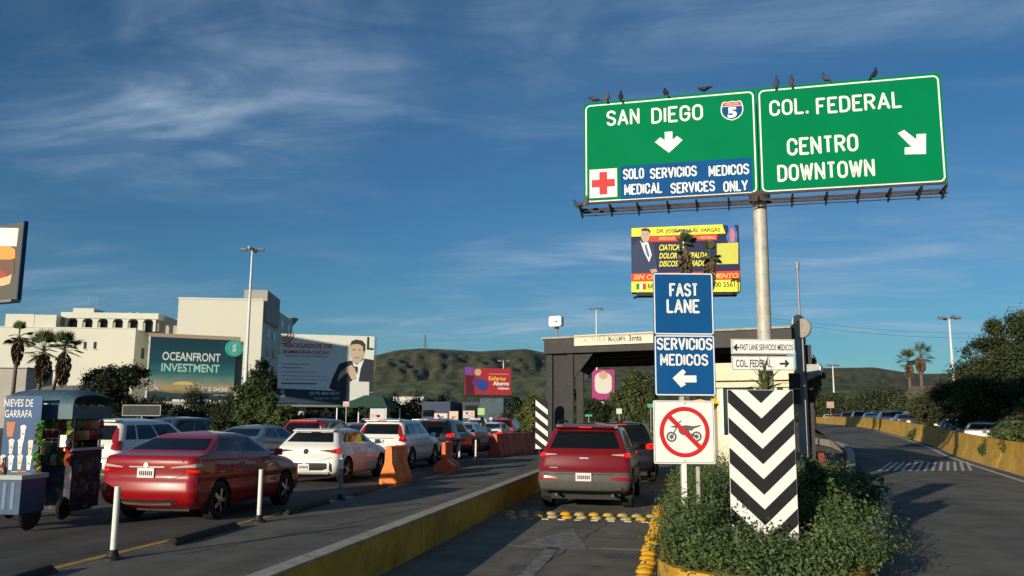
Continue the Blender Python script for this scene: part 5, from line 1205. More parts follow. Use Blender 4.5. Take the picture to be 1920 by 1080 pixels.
# ramp side wall behind island, red barrier
rw_ = thing('ramp_side_wall', 'low curved concrete wall between the booth and the ramp', 'wall')
pts = [G(1597, 905), G(1598, 870), G(1588, 850), G(1560, 838), G(1530, 832)]
pts = [np.array(p[:2]) for p in pts]
for i in range(4):
    a, b = pts[i], pts[i+1]; d = (b-a)/np.hypot(*(b-a)); n_ = np.array([-d[1], d[0]])*.12; q = MB()
    vs = [(*(a-n_), 0), (*(b-n_), 0), (*(b+n_), 0), (*(a+n_), 0), (*(a-n_), .42), (*(b-n_), .42), (*(b+n_), .42), (*(a+n_), .42)]
    q.add(vs, [(0, 3, 2, 1), (4, 5, 6, 7), (0, 1, 5, 4), (1, 2, 6, 5), (2, 3, 7, 6), (3, 0, 4, 7)]); q.build('wall_section', CONC, rw_)

# plastic barriers ------------------------------------------------
def barrier(label, loc, rz, m__, L=1.5, H=.95, wb=.30, wt=.09, group=None, name='plastic_barrier', neck=.42):
    t = thing(name, label, 'barrier', loc, rz, group)
    prof = [(wb*.95, 0), (wb, .10), (wb*.92, .22), (wt*1.25, H*neck+.12), (wt, H-.06), (wt*.8, H)]
    q = MB(); ring_ = [(-w, z) for w, z in prof]+[(w, z) for w, z in prof[::-1]]; n = len(ring_)
    ys = [0, .015, L*.33, L*.36, L*.64, L*.67, L-.015, L]; ins = [.008, 0, 0, .03, .03, 0, 0, .008]; vs = []
    for y, i_ in zip(ys, ins): vs += [(math.copysign(max(abs(x)-i_, .02), x), y, z if z < H-.01 else z-i_*.5) for x, z in ring_]
    q.add(vs, [(i*n+k, i*n+(k+1) % n, (i+1)*n+(k+1) % n, (i+1)*n+k) for i in range(len(ys)-1) for k in range(n)]+[tuple(range(n))[::-1], tuple(range((len(ys)-1)*n, len(ys)*n))])
    q.build('shell', m__, t, smooth=True, angle=35)
    q = MB(); q.lathe([(.05, H-.01), (.05, H+.02)], 10, 'z', (0, L*.5, 0)); q.build('filler_cap', m__, t)
    return t
barrier('faded orange water barrier seen end-on, nearest the white hatchback', G(727, 908), R_(0), ORNG, L=1.3, H=.98, wb=.25, wt=.09)
barrier('red-orange flared barrier beyond the faded orange one', G(831, 886), R_(4), mat('bright_orange_plastic', (.80, .13, .04), .5, var=.1), L=1.2, H=.95, wb=.33, wt=.06, neck=.30)
rb = [(-8.05, 37.5), (-7.75, 40), (-7.3, 44), (-6.7, 48), (-6.0, 52), (-5.1, 56), (-4.0, 60), (-2.8, 63.5)]
RP_ = resample(rb, 13); base = None
for i in range(12):
    a, b = RP_[i], RP_[i+1]; ln = np.hypot(*(b-a)); lb = 'red plastic barrier in the long row, '+ORD[i]+' from the near end' if 0 < i < 11 else ('red plastic barrier at the near end of the long row' if i == 0 else 'red plastic barrier at the far end of the long row')
    t = barrier(lb, (a[0], a[1], 0), math.atan2(-(b-a)[0], (b-a)[1]), REDP, L=ln-.03, H=1.02, wb=.30, wt=.12, group='red barriers set in a long row')
barrier('dark red plastic barrier behind the canopy column at the ramp', (*at(1530, 21.5)[:2], 0), R_(-10), mat('deep_red_plastic', (.22, .015, .015), .5), L=1.2, H=.95, wb=.27, wt=.12)

# yellow concrete barrier on the right -----------------------------
yb = thing('yellow_barrier', 'long curving concrete barrier with worn yellow paint along the ramp', 'barrier')
i = 2
seg = 3
while i < 57:
    j = min(i+seg, 58); q = MB(); prof = [(-.02, 0), (0, .16), (.14, .38), (.20, .98), (.36, .98), (.42, .38), (.56, .16), (.58, 0)]; vs = []; m = 0
    for k in np.linspace(i+.012, j-.012, 5):
        a = Q_[int(k)]*(1-(k-int(k)))+Q_[min(int(k)+1, 59)]*(k-int(k)); d = Q_[min(int(k)+1, 59)]-Q_[int(k)]; d = d/np.hypot(*d); n_ = np.array([d[1], -d[0]])
        for o_, z in prof: p = a+n_*o_; vs.append((p[0], p[1], rampz(a[1])+z)); 
        m += 1
    n = len(prof); q.add(vs, [(r_*n+k, (r_+1)*n+k, (r_+1)*n+k+1, r_*n+k+1) for r_ in range(m-1) for k in range(n-1)]+[tuple(range(n)), tuple(range((m-1)*n, m*n))[::-1]]); q.build('barrier_section', YELW, yb, smooth=True, angle=28)
    i = j

# delineator posts ---------------------------------------------------
DELW = mat('delineator_white', (.66, .66, .62), .5, var=.12, scale=6, col2=(.4, .38, .33), c2pos=(.58, .7), c2scale=5)
def post(label, px, py, ptop, w=.055, m__=None, lean=0, band=False):
    p = G(px, py); D = (p@F0); h = zpx(px, ptop, D); t = thing('delineator_post', label, 'post', p, 0, 'flexible posts along the yellow line')
    q = MB(); q.tube([(0, 0, .07), (lean*.5, 0, h*.5), (lean, 0, h)], w, 14); q.build('tube', m__ or DELW, t, smooth=True, angle=50)
    q = MB(); q.lathe([(.13, 0), (.125, .025), (.075, .04), (.06, .09), (.055, .12)], 16); q.build('base', CLADB, t, smooth=True, angle=40)
    if band: q = MB(); q.tube([(lean, 0, h-.30), (lean, 0, h-.08)], w+.003, 14, cap=False); q.build('reflective_band', SIGNW, t, smooth=True)
    return t
post('white post at lower left, nearest the camera', 211, 1049, 912, .038)
post('white post in front of the front door of the red sedan', 485, 979, 880, .036)
post('grey post with a white band before the white hatchback', 638, 937, 852, .042, mat('delineator_grey', (.20, .21, .23), .6, var=.2), 0, True)
post('white post standing before the faded orange barrier', 738, 907, 846, .038)
post('short white post left of the red barrier row', 861, 862, 829, .04)
post('short white post at the start of the red barrier row', 892, 861, 825, .04)
# rubber lane separators
def sep_(label, pa_, pb_, m__=None):
    a, b = G(*pa_)[:2], G(*pb_)[:2]; d = b-a; L = np.hypot(*d); t = tag(MB().build('x', RUB), None) if False else None
    q = MB(); prof = [(-.09, 0), (-.075, .06), (-.03, .095), (.03, .095), (.075, .06), (.09, 0)]; n = 6; vs = []
    for y, s_ in ((0, .35), (.06, 1), (L*.5, 1), (L-.06, 1), (L, .35)): vs += [(x, y, z*s_) for x, z in prof]
    q.add(vs, [(i*n+k, i*n+k+1, (i+1)*n+k+1, (i+1)*n+k) for i in range(4) for k in range(n-1)]+[tuple(range(n))[::-1], tuple(range(4*n, 5*n))])
    o = q.build('lane_separator', m__ or mat('separator_rubber', (.03, .028, .025), .8, var=.3, scale=5, col2=(.12, .08, .03), c2pos=(.6, .7), c2scale=3), None, smooth=True, angle=35)
    o.location = (a[0], a[1], 0); o.rotation_euler = (0, 0, math.atan2(-d[0], d[1])); tag(o, label, 'lane separator', 'rubber separators on the yellow line')
sep_('black rubber separator between the two nearest white posts', (318, 1024), (441, 989))
sep_('black rubber separator right of the post by the red sedan', (533, 966), (612, 944))
sep_('worn rubber separator just left of the faded orange barrier', (664, 930), (722, 914), mat('separator_worn', (.10, .065, .03), .8, var=.3, scale=8))
sep_('black rubber separator cut by the bottom edge at lower left', (-20, 1110), (96, 1073))
sep_('low rubber separator behind the second white post', (560, 957), (640, 936)) if False else None
#PART6
# ------------------------------------------------------------------ billboards
def bill(name, label, fr, frame_m=None, thick=.5, posts=((.5,),), post_r=.4, back=True, cat='billboard', twork=True):
    t = thing(name, label, cat, fr.o, fr.rz)
    q = MB(); q.box(0, fr.w, .0, thick, fr.z0, fr.z1); q.build('panel', frame_m or DKST, t)
    for p in posts[0]:
        q = MB(); q.tube([(fr.w*p, thick+.2, -.2), (fr.w*p, thick+.2, fr.z1-.5)], post_r, 12); q.build('post', GALV, t, smooth=True, angle=50)
    return t
def grad_mat(name, stops, fr):
    M = bpy.data.materials.new(name); M.use_nodes = True; t = M.node_tree; b = t.nodes['Principled BSDF']; b.inputs['Roughness'].default_value = .55
    tcn = N(t, 'ShaderNodeTexCoord'); sp = N(t, 'ShaderNodeSeparateXYZ'); t.links.new(tcn.outputs['Object'], sp.inputs[0])
    mr = N(t, 'ShaderNodeMapRange'); mr.inputs[1].default_value = fr.z0; mr.inputs[2].default_value = fr.z1
    nz_ = N(t, 'ShaderNodeTexNoise'); nz_.inputs['Scale'].default_value = .35; mp = N(t, 'ShaderNodeMapping'); mp.inputs['Scale'].default_value = (1, 1, 4); t.links.new(tcn.outputs['Object'], mp.inputs[0]); t.links.new(mp.outputs[0], nz_.inputs[0])
    ad = N(t, 'ShaderNodeMath', operation='MULTIPLY_ADD'); ad.inputs[1].default_value = .9; t.links.new(nz_.outputs['Fac'], ad.inputs[0]); t.links.new(sp.outputs[2], ad.inputs[2])
    t.links.new(ad.outputs[0], mr.inputs[0]); cr_ = N(t, 'ShaderNodeValToRGB'); t.links.new(mr.outputs[0], cr_.inputs[0])
    el = cr_.color_ramp.elements
    while len(el) > 1: el.remove(el[-1])
    el[0].position = stops[0][0]; el[0].color = (*stops[0][1], 1)
    for p, c in stops[1:]: e = el.new(p); e.color = (*c, 1)
    t.links.new(cr_.outputs[0], b.inputs['Base Color']); return M
def layer(t, nm, poly, y, m_, th=0):
    q = MB(); q.flat(poly, y) if not th else q.prism(poly, y, y+th); return q.build(nm, m_, t)
PR = {}
def pm_(r, g, b): 
    k = (r, g, b)
    if k not in PR: PR[k] = mat('print_%s_%s_%s' % (('%.2f' % r)[2:], ('%.2f' % g)[2:], ('%.2f' % b)[2:]), (r, g, b), .55, var=.05)
    return PR[k]
# seaside billboard
fo = Frame(276, 629, 746, 440, 640, 752, 92)
t = bill('billboard', 'seaside billboard reading OCEANFRONT INVESTMENT with sunset print and teal round badge', fo, DKST, posts=((.2, .8),))
w_, h_ = fo.w, fo.h
layer(t, 'poster', [(0, fo.z0), (w_, fo.z0), (w_, fo.z1), (0, fo.z1)], -.03, grad_mat('sunset_print', [(0, (.012, .035, .045)), (.17, (.03, .06, .07)), (.22, (.42, .30, .12)), (.28, (.40, .32, .20)), (.36, (.17, .26, .22)), (.50, (.03, .16, .17)), (.68, (.010, .075, .10)), (1, (.008, .045, .07))], fo))
layer(t, 'sun_glow_print', [(w_*.42+math.cos(a)*w_*.13, fo.z0+h_*.235+abs(math.sin(a))*h_*.055) for a in np.linspace(0, math.pi, 12)], -.05, pm_(.70, .52, .18))
fo.T(t, 'OCEANFRONT', 304, 665.5, 412.5, 673, 16, pm_(.70, .72, .70), y=-.06, bold=.02); fo.T(t, 'INVESTMENT', 302, 686, 411, 694, 15.5, pm_(.42, .68, .58), y=-.06, bold=.02)
fo.T(t, '912 0438', 376, 728.5, 426.5, 731.5, 8, pm_(.70, .72, .70), y=-.06, bold=.03)
for a, b, y0, hh in ((345, 372, 728, 3), (348, 398, 735, 2.2), (400, 425, 739.5, 3)):
    p = fo.loc(a, y0); r = fo.loc(b, y0+hh); layer(t, 'small_print', [(p[0], r[1]), (r[0], r[1]), (r[0], p[1]), (p[0], p[1])], -.06, pm_(.24, .28, .28))
cx, cz = fo.loc(291, 724); layer(t, 'logo_print', [(cx-.5, cz+.05), (cx-.1, cz-.1), (cx+.0, cz+.55), (cx+.12, cz-.05), (cx+.5, cz+.1), (cx+.3, cz-.15), (cx+.55, cz-.5), (cx, cz-.3), (cx-.45, cz-.55), (cx-.3, cz-.2)], -.06, pm_(.50, .52, .50))
cx, cz = fo.loc(438.5, 653.5); r = 16.5*92/1600
q = MB(); q.lathe([(r, -.10), (r, -.45)], 30, 'y', (cx, 0, cz)); bg_ = q.build('badge', pm_(.05, .42, .34), t); q = MB(); ring(q, cx, cz, r*.60, r*.66, -.47); q.build('badge_ring', pm_(.35, .62, .55), bg_); text(bg_, 'S', cx-r*.26, cx+r*.26, cz-r*.42, cz+r*.45, -.47, pm_(.6, .75, .7), bold=.04)
q = MB(); q.box(-.3, w_+.1, -1.0, .4, fo.z0-.55, fo.z0-.25); q.build('walkway', mat('pale_walkway', (.50, .42, .38), .8), t); q = MB(); q.box(0, .15, -.06, .5, fo.z0, fo.z1); q.build('frame', WHITE, t); q = MB(); q.box(0, w_*1.06, .5, .8, fo.z1-.05, fo.z1+.45); q.box(w_, w_+.9, .5, .7, fo.z0+1, fo.z1); q.build('back_panel', mat('tan_sheet', (.45, .32, .22), .8), t)
# lawyer billboard
fl_ = Frame(524, 625.5, 755, 700, 631, 757, 76)
t = bill('billboard', 'pale billboard reading ABOGADOS DE INMIGRACION with a printed man in a dark suit', fl_, GREY, posts=((.25, .75),))
w_, h_ = fl_.w, fl_.h; lp = fl_.poly
layer(t, 'poster', [(0, fl_.z0), (w_, fl_.z0), (w_, fl_.z1), (0, fl_.z1)], -.03, pm_(.66, .68, .62))
layer(t, 'footer_print', lp([(519, 728), (521, 756), (700, 758), (700, 736)]), -.05, pm_(.03, .05, .075))
layer(t, 'body_print', lp([(522, 664), (655, 660), (655, 734), (520, 728)]), -.04, pm_(.68, .71, .72))  # cool pale tone put in where shadow falls, so the shade reads paler
fl_.T(t, 'ABOGADOS DE', 531, 647.5, 623, 649, 8.5, pm_(.60, .12, .10), y=-.06, bold=.03); fl_.T(t, 'INMIGRACIÓN', 530.5, 658.5, 616, 660.5, 8.5, pm_(.55, .11, .10), y=-.06, bold=.03)
fl_.T(t, 'TIJUANA Y SAN DIEGO', 532, 667.5, 614, 669, 4, pm_(.10, .13, .2), y=-.06, bold=.02)
for i, (b, s_) in enumerate(((580, 682), (566, 688.5), (594, 696.5), (610, 704), (613, 711))):
    p = fl_.loc(529, s_); r = fl_.loc(b, s_+2.2); layer(t, 'small_print', [(p[0], r[1]), (r[0], r[1]), (r[0], p[1]), (p[0], p[1])], -.06, pm_(.14, .14, .22))
p = fl_.loc(527, 717.5); r = fl_.loc(594, 721); layer(t, 'small_print', [(p[0], r[1]), (r[0], r[1]), (r[0], p[1]), (p[0], p[1])], -.06, pm_(.10, .13, .2))
fl_.T(t, '(619) 866-0217', 581, 736.5, 637, 739.5, 7, pm_(.50, .56, .62), y=-.06, bold=.02); fl_.T(t, '(664) 231 1987', 589, 746, 636, 748.5, 5, pm_(.30, .36, .42), y=-.06, bold=.02)
fl_.T(t, '%', 526, 737, 534, 738, 14, pm_(.5, .52, .5), y=-.06)
for k in range(3):
    q = MB(); r0 = (1.0-.26*k)*.95; c_ = lp([(531, 625.5)])[0]; cz = fl_.z1; a_ = np.linspace(math.pi, 2*math.pi, 14)
    pts = [(c_[0]+.0+math.cos(a)*r0*1.0, cz+math.sin(a)*r0) for a in a_ if 0.02 < c_[0]+math.cos(a)*r0]+[(c_[0]+math.cos(a)*(r0-.13), cz+math.sin(a)*(r0-.13)) for a in a_[::-1] if 0.02 < c_[0]+math.cos(a)*(r0-.13)]
    layer(t, 'curved_stripe_print', pts, -.06, pm_(.45, .12, .10))
sk = pm_(.50, .40, .28); su = pm_(.035, .04, .06)
layer(t, 'suit_print', lp([(617, 727), (622, 712), (636, 682), (657, 676), (668, 680), (682, 672), (700, 675), (700, 735), (640, 735), (622, 731)]), -.05, su)
layer(t, 'shirt_print', lp([(661, 678), (669, 684), (683, 673), (676, 692), (672, 716), (660, 716), (664, 690)]), -.06, pm_(.72, .74, .74))
layer(t, 'tie_print', lp([(664, 687), (670, 687), (671, 691), (670, 702), (666, 696)]), -.07, pm_(.03, .06, .05))
layer(t, 'hand_print', lp([(633, 716), (636, 700), (650, 688), (660, 684), (667, 700), (668, 712), (660, 713), (652, 698), (640, 708)]), -.075, sk)
cx, cz = fl_.loc(669, 659); k = 76/1600
layer(t, 'face_print', [(cx+x*k, cz+z*k) for x, z in ((-13, 8), (-12, -8), (-8, -18), (-2, -23), (5, -22), (11, -14), (14, -2), (14, 10), (8, 18), (-6, 18))], -.07, sk)
layer(t, 'hair_print', [(cx+x*k, cz+z*k) for x, z in ((-14, 8), (-12, 12), (-6, 14), (4, 14), (11, 10), (12, 0), (15, 2), (15, 14), (9, 21), (-3, 23), (-11, 19))], -.08, pm_(.05, .045, .035))
layer(t, 'smile_print', [(cx+x*k, cz+z*k) for x, z in ((-6, -11), (0, -14), (7, -10), (0, -11.5))], -.08, pm_(.28, .14, .1))
for s_ in (-6, 5): layer(t, 'eye_print', [(cx+(s_+x)*k, cz+(3+z)*k) for x, z in ((-3, 0), (0, -1), (3, 0), (0, 1.4))], -.08, pm_(.06, .05, .04))
layer(t, 'letter_print', lp([(688.5, 632), (692, 632), (691.5, 652), (700, 653), (700, 656.5), (687.5, 655.5)]), -.06, pm_(.02, .04, .05))
p = fl_.poly([(656, 715), (692, 716), (692, 741), (655, 752)]); layer(t, 'white_patch_print', p, -.085, pm_(.62, .62, .60))
q = MB(); q.box(-.1, w_, -.8, .2, fl_.z0-.35, fl_.z0-.15); q.build('walkway', GREY, t)
# red billboard
fr_ = Frame(871, 688, 741, 958, 693, 739, 150, 152)
t = bill('billboard', 'crimson billboard with purple corner on a white pole before the hill', fr_, DKST, posts=((),), thick=.8)
layer(t, 'poster', [(0, fr_.z0), (fr_.w, fr_.z0), (fr_.w, fr_.z1), (0, fr_.z1)], -.05, pm_(.36, .03, .04)); L2 = fr_.poly
layer(t, 'purple_print', L2([(871, 688), (888, 689), (886, 704), (872, 702)]), -.08, pm_(.18, .06, .32)); layer(t, 'dark_print', L2([(872, 703), (890, 704), (889, 739), (873, 739)]), -.08, pm_(.09, .015, .03))
cx, cz = fr_.loc(896, 698); layer(t, 'round_print', circle(cx, cz, .62, 14), -.1, pm_(.45, .36, .24)); cx, cz = fr_.loc(904, 722); layer(t, 'blue_print', circle(cx, cz, 1.05, 14), -.1, pm_(.03, .06, .28)); cx, cz = fr_.loc(893, 716); layer(t, 'violet_print', circle(cx, cz, .75, 14), -.09, pm_(.13, .03, .14))
fr_.T(t, 'Esferas', 916, 708.5, 948, 710.5, 8, pm_(.75, .38, .06), y=-.1, bold=.04); fr_.T(t, 'Ahorro', 924, 718, 954, 720, 8, pm_(.74, .72, .74), y=-.1, bold=.04); fr_.T(t, 'Calimax', 933, 727.5, 955, 728.5, 4.5, pm_(.70, .68, .7), y=-.1, bold=.04)
p = fr_.loc(917, 700.5); r = fr_.loc(954, 702.5); layer(t, 'small_print', [(p[0], r[1]), (r[0], r[1]), (r[0], p[1]), (p[0], p[1])], -.1, pm_(.6, .3, .3))
q = MB(); xx = fr_.loc(945, 740)[0]; q.tube([(xx, .5, -.2), (xx, .5, fr_.z0+1)], .36, 10); q.build('post', WHITE, t, smooth=True, angle=50); q = MB(); q.box(.2, fr_.w, -.9, .2, fr_.z0-.35, fr_.z0-.1); q.build('walkway', DKST, t)
# yellow doctor billboard
fd = Frame(1184, 429, 548, 1387, 419, 548, 58, 57)
t = bill('billboard', 'yellow and navy spine doctor billboard with a printed man in blue suit', fd, DKST, posts=((),), thick=.6)
w_, h_ = fd.w, fd.h; d2 = fd.poly; ye = pm_(.80, .78, .08); na = pm_(.022, .025, .075); rr = pm_(.62, .06, .03)
layer(t, 'poster', [(0, fd.z0), (w_, fd.z0), (w_, fd.z1), (0, fd.z1)], -.03, na)
layer(t, 'yellow_band', d2([(1184, 428), (1354, 421), (1360, 438), (1184, 444)]), -.05, ye); layer(t, 'red_band', d2([(1215, 444), (1345, 439), (1344, 450), (1215, 454)]), -.04, rr)
layer(t, 'red_band', d2([(1184, 513), (1387, 508), (1387, 525), (1184, 529)]), -.05, rr); layer(t, 'yellow_band', d2([(1184, 528.5), (1387, 524.5), (1387, 547), (1184, 548)]), -.055, ye)
fd.T(t, 'DR. JOSÉ MANUEL VARGAS', 1231, 434, 1350, 431, 11, pm_(.03, .03, .03), y=-.07, bold=.01, shear=.12)
fd.T(t, 'ESPECIALISTA EN COLUMNA VERTEBRAL', 1236, 448, 1342, 445, 5.5, pm_(.78, .55, .3), y=-.07)
for s_, a, b, yc in (('CIATICA', 1236, 1274, 464.5), ('DOLOR DE ESPALDA', 1236, 1326, 479.5), ('DISCOS HERNIADOS', 1236, 1330, 494.5)): fd.T(t, s_, a, yc+.5, b, yc-1, 11, ye, y=-.07, bold=.02, shear=.25)
fd.T(t, 'SIN CIRUGIA NI MEDICAMENTO', 1188, 521, 1384, 516, 9, pm_(.82, .62, .2), y=-.07, bold=.01, shear=.25)
fd.T(t, '664', 1214.5, 536.5, 1232, 536, 10, pm_(.04, .04, .03), y=-.07); fd.T(t, '00 5561', 1340, 534, 1378, 533, 10, pm_(.04, .04, .03), y=-.07)
for i, c_ in enumerate(((.02, .22, .06), (.75, .75, .7), (.55, .04, .04))): a = d2([(1193+i*6, 532), (1199+i*6, 532), (1199+i*6, 543), (1193+i*6, 543)]); layer(t, 'flag_print', a, -.07, pm_(*c_))
layer(t, 'yellow_patch_print', d2([(1344, 457), (1384, 455), (1384, 495), (1344, 496)]), -.07, pm_(.55, .54, .10))
layer(t, 'spine_print', d2([(1364, 420), (1376, 421), (1383, 440), (1381, 456), (1366, 457), (1361, 445), (1366, 432)]), -.06, pm_(.06, .16, .45)); layer(t, 'spine_print', d2([(1369, 430), (1374, 428), (1378, 440), (1376, 454), (1369, 454), (1368, 440)]), -.075, pm_(.55, .18, .22))
cx, cz = fd.loc(1332, 457); q = MB(); ring(q, cx, cz, .16, .22, -.07, 16); q.build('emblem_print', pm_(.12, .14, .5), t)
layer(t, 'suit_print', d2([(1185, 512), (1185, 462), (1192, 454), (1201, 450), (1218, 452), (1226, 458), (1229, 480), (1233, 508), (1216, 512)]), -.06, pm_(.035, .05, .11)); layer(t, 'shirt_print', d2([(1200, 451), (1204, 456), (1215, 454), (1222, 478), (1217, 492), (1208, 474)]), -.07, pm_(.70, .72, .76)); layer(t, 'tie_print', d2([(1208, 459), (1212, 459), (1218, 480), (1216, 484), (1212, 476)]), -.08, pm_(.12, .16, .2))
k = 58/1600; cx, cz = fd.loc(1210, 441)
layer(t, 'face_print', [(cx+x*k, cz+z*k) for x, z in ((-9, 6), (-8, -6), (-4, -13), (1, -14.5), (6, -11), (8.5, -3), (9, 6), (5, 11), (-5, 11))], -.085, pm_(.52, .36, .27)); layer(t, 'hair_print', [(cx+x*k, cz+z*k) for x, z in ((-9.5, 3), (-8, 8), (-2, 8), (5, 7.5), (8.5, 3), (9.5, 7), (7, 12), (0, 13.5), (-7, 12))], -.095, pm_(.05, .04, .035)); layer(t, 'hand_print', d2([(1218, 506), (1230, 504), (1233, 510), (1222, 513)]), -.085, pm_(.5, .3, .24))
for s_ in (-3.6, 3.6): layer(t, 'eye_print', [(cx+(s_+x)*k, cz+(1+z)*k) for x, z in ((-1.8, 0), (0, -.7), (1.8, 0), (0, .8))], -.095, pm_(.06, .05, .04))
q = MB(); q.box(.3, w_-.3, -.7, .3, fd.z0-.30, fd.z0-.1); q.box(.1, .3, -.5, .2, fd.z0-.38, fd.z0-.3); q.build('walkway', DKST, t)
q = MB(); xx = fd.loc(1300, 560)[0]; q.tube([(xx, .9, -.2), (xx, .9, fd.z1-.5)], .3, 10); q.build('post', DKST, t)
# pink billboard below the canopy
fk_ = Frame(1110, 694, 749, 1152, 692, 750, 70, 70)
t = bill('billboard', 'pink billboard with a pale rounded shape, seen through the canopy', fk_, DKST, posts=((.5,),), thick=.4, post_r=.2)
layer(t, 'poster', [(0, fk_.z0), (fk_.w, fk_.z0), (fk_.w, fk_.z1), (0, fk_.z1)], -.03, pm_(.36, .05, .18)); layer(t, 'pale_print', rrect(fk_.w*.12, fk_.w*.88, fk_.z0+.5, fk_.z1-.25, .5), -.05, pm_(.62, .58, .52)); layer(t, 'head_print', circle(fk_.w*.5, fk_.z1-.45, .35, 14), -.06, pm_(.5, .34, .24))
# burger billboard at left edge
fq = Frame(-70, 423, 560, 37, 427, 571, 57)
t = bill('billboard', 'tall billboard at the left edge with a burger print, cut by the picture margin', fq, WHITE, posts=((.3,),), thick=.25, post_r=.3)
w_ = fq.w; dq = fq.poly
layer(t, 'poster', [(0, fq.z0), (w_, fq.z0), (w_, fq.z1), (0, fq.z1)], -.02, pm_(.10, .10, .09)); layer(t, 'white_print', dq([(-66, 426), (36, 428), (32, 462), (-66, 460)]), -.035, pm_(.66, .67, .66))
layer(t, 'bun_print', dq([(-40, 470), (-10, 461), (20, 462), (30, 468), (30, 484), (20, 487), (-40, 486)]), -.05, pm_(.62, .30, .08)); layer(t, 'patty_print', dq([(-40, 486), (28, 485), (28, 512), (18, 520), (-40, 522)]), -.045, pm_(.16, .09, .07)); layer(t, 'sauce_print', dq([(-40, 505), (5, 508), (16, 516), (4, 522), (-40, 522)]), -.055, pm_(.36, .08, .04)); layer(t, 'bun_print', dq([(-40, 522), (14, 519), (24, 514), (20, 532), (8, 536), (-40, 540)]), -.05, pm_(.60, .42, .24))
q = MB(); q.box(w_, w_+.10, -.03, .26, fq.z0-.05, fq.z1+.1); q.build('side_panel', mat('navy_side', (.03, .05, .12), .6), t); q = MB(); q.box(-.2, w_+.05, -.4, .25, fq.z0-.22, fq.z0-.06); q.build('walkway', GREY, t)

# ------------------------------------------------------------------ white buildings on the left
def bface(label, corners, D1, D2, base=0, depth=30, m__=None, name='white_building'):
    pass
def lbox(t, nm, fr, x0, x1, y0, y1, za, zb, m__):
    q = MB(); q.box(x0, x1, y0, y1, za, zb); return q.build(nm, m__, t)
DW = mat('window_dark', (.025, .028, .03), .2, var=.1)
fa = Frame(-60, 611, 760, 249, 618.5, 775, 185, 187.5)
t = thing('white_building', 'long cream building with an arched penthouse on its roof behind the three palms', 'building', fa.o, fa.rz)
w_ = fa.w; Z = lambda py, px=120: fa.loc(px, py)[1]; X = lambda px: fa.loc(px, 650)[0]
roofz = fa.z1
lbox(t, 'wall', fa, 0, w_, 0, 10, -1, roofz, CREAMB); lbox(t, 'parapet', fa, -.1, w_+.1, -.15, .4, roofz, roofz+.2, CREAMB)
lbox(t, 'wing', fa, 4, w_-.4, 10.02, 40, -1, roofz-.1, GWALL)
lbox(t, 'window', fa, w_, w_+.05, 4.2, 6.2, roofz-6.2, roofz-3.8, DW)
for px in (141, 159.5, 178):
    a, b = fa.loc(px-3.2, 654), fa.loc(px+3.6, 641); f_ = lbox(t, 'window', fa, a[0], b[0], -.02, .3, a[1], b[1], DW); lbox(f_, 'sill', fa, a[0]-.1, b[0]+.1, -.2, -.03, a[1]-.22, a[1]-.02, CREAMB)
# rooftop blocks
zt = Z(588); lbox(t, 'roof_block', fa, X(3), X(57), .5, 8, roofz, roofz+3.0, CREAMB); lbox(t, 'roof_block', fa, X(59), X(100), .3, 8, roofz, roofz+2.9, CREAMB)
xa, xb = X(110)-.3, X(281); zc, zr = roofz+.25, roofz+2.5
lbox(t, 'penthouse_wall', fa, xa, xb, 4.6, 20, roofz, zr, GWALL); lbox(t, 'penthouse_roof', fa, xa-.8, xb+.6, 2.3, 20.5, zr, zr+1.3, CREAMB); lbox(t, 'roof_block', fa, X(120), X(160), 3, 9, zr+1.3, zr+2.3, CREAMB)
n_ = 6; bw = (xb-xa)/n_
for k in range(n_):
    x0 = xa+bw*k; q = MB(); r = bw*.34; cx = x0+bw/2; zs = zr-.2-r*.5; pts = [(x0, zc-.5), (x0, zr), (x0+bw, zr), (x0+bw, zc-.5), (cx+r, zc-.5), (cx+r, zs)]+[(cx+r*math.cos(a), zs+r*.75*math.sin(a)) for a in np.linspace(.2, math.pi-.2, 7)]+[(cx-r, zs), (cx-r, zc-.5)]
    q.prism(pts, 2.6, 3.1); q.build('arch', CREAMB, t)
    lbox(t, 'arched_window', fa, cx-r*1.02, cx+r*1.02, 4.2, 4.58, zc-.5, zr-.35, DW)
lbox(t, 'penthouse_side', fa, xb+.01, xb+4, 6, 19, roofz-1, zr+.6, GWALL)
for k in range(4): lbox(t, 'window', fa, xb+4.01, xb+4.05, 6.6+k*3.2, 8.2+k*3.2, roofz+.6, zr-.5, DW)
for k, px in enumerate((218, 232)): q = MB(); cxx = X(px); q.lathe([(.8, zr+1.6), (.8, zr+2.0)], 12, 'z', (cxx, 8, 0)); q.build('roof_vent', GREY, t)
for px in (137, 154): q = MB(); q.tube([(X(px), 6, zr+1), (X(px), 6, zr+5.5)], .06, 5); q.build('aerial', GREY, t)
# tall block
fb_ = Frame(329, 557, 760, 489, 567, 770, 168, 169.6)
SIDE_D = 38
t = thing('white_building', 'tall blank cream block with shaded windowed side behind the white light mast', 'building', fb_.o, fb_.rz)
w_ = fb_.w; rz_b = fb_.z1
lbox(t, 'wall', fb_, 0, w_, 0, SIDE_D, -1, rz_b, CREAMB); lbox(t, 'parapet', fb_, -.1, w_-.0, -.12, .3, rz_b, rz_b+.35, CREAMB)
x5 = fb_.loc(455, 560)[0]
lbox(t, 'stair_tower', fb_, x5, w_+.5, 1.2, 16, rz_b-4, rz_b+2.3, GWALL)
for zz_ in range(4):
    for yy in (5, 12, 21, 30): lbox(t, 'window', fb_, w_+.0, w_+.08, yy, yy+3.0, rz_b-3.5-zz_*3.6, rz_b-1.6-zz_*3.6, DW)
pr_ = W(534, 650, 212)-fb_.o; cx = float(pr_@fb_.e); cy = float(pr_@fb_.n)
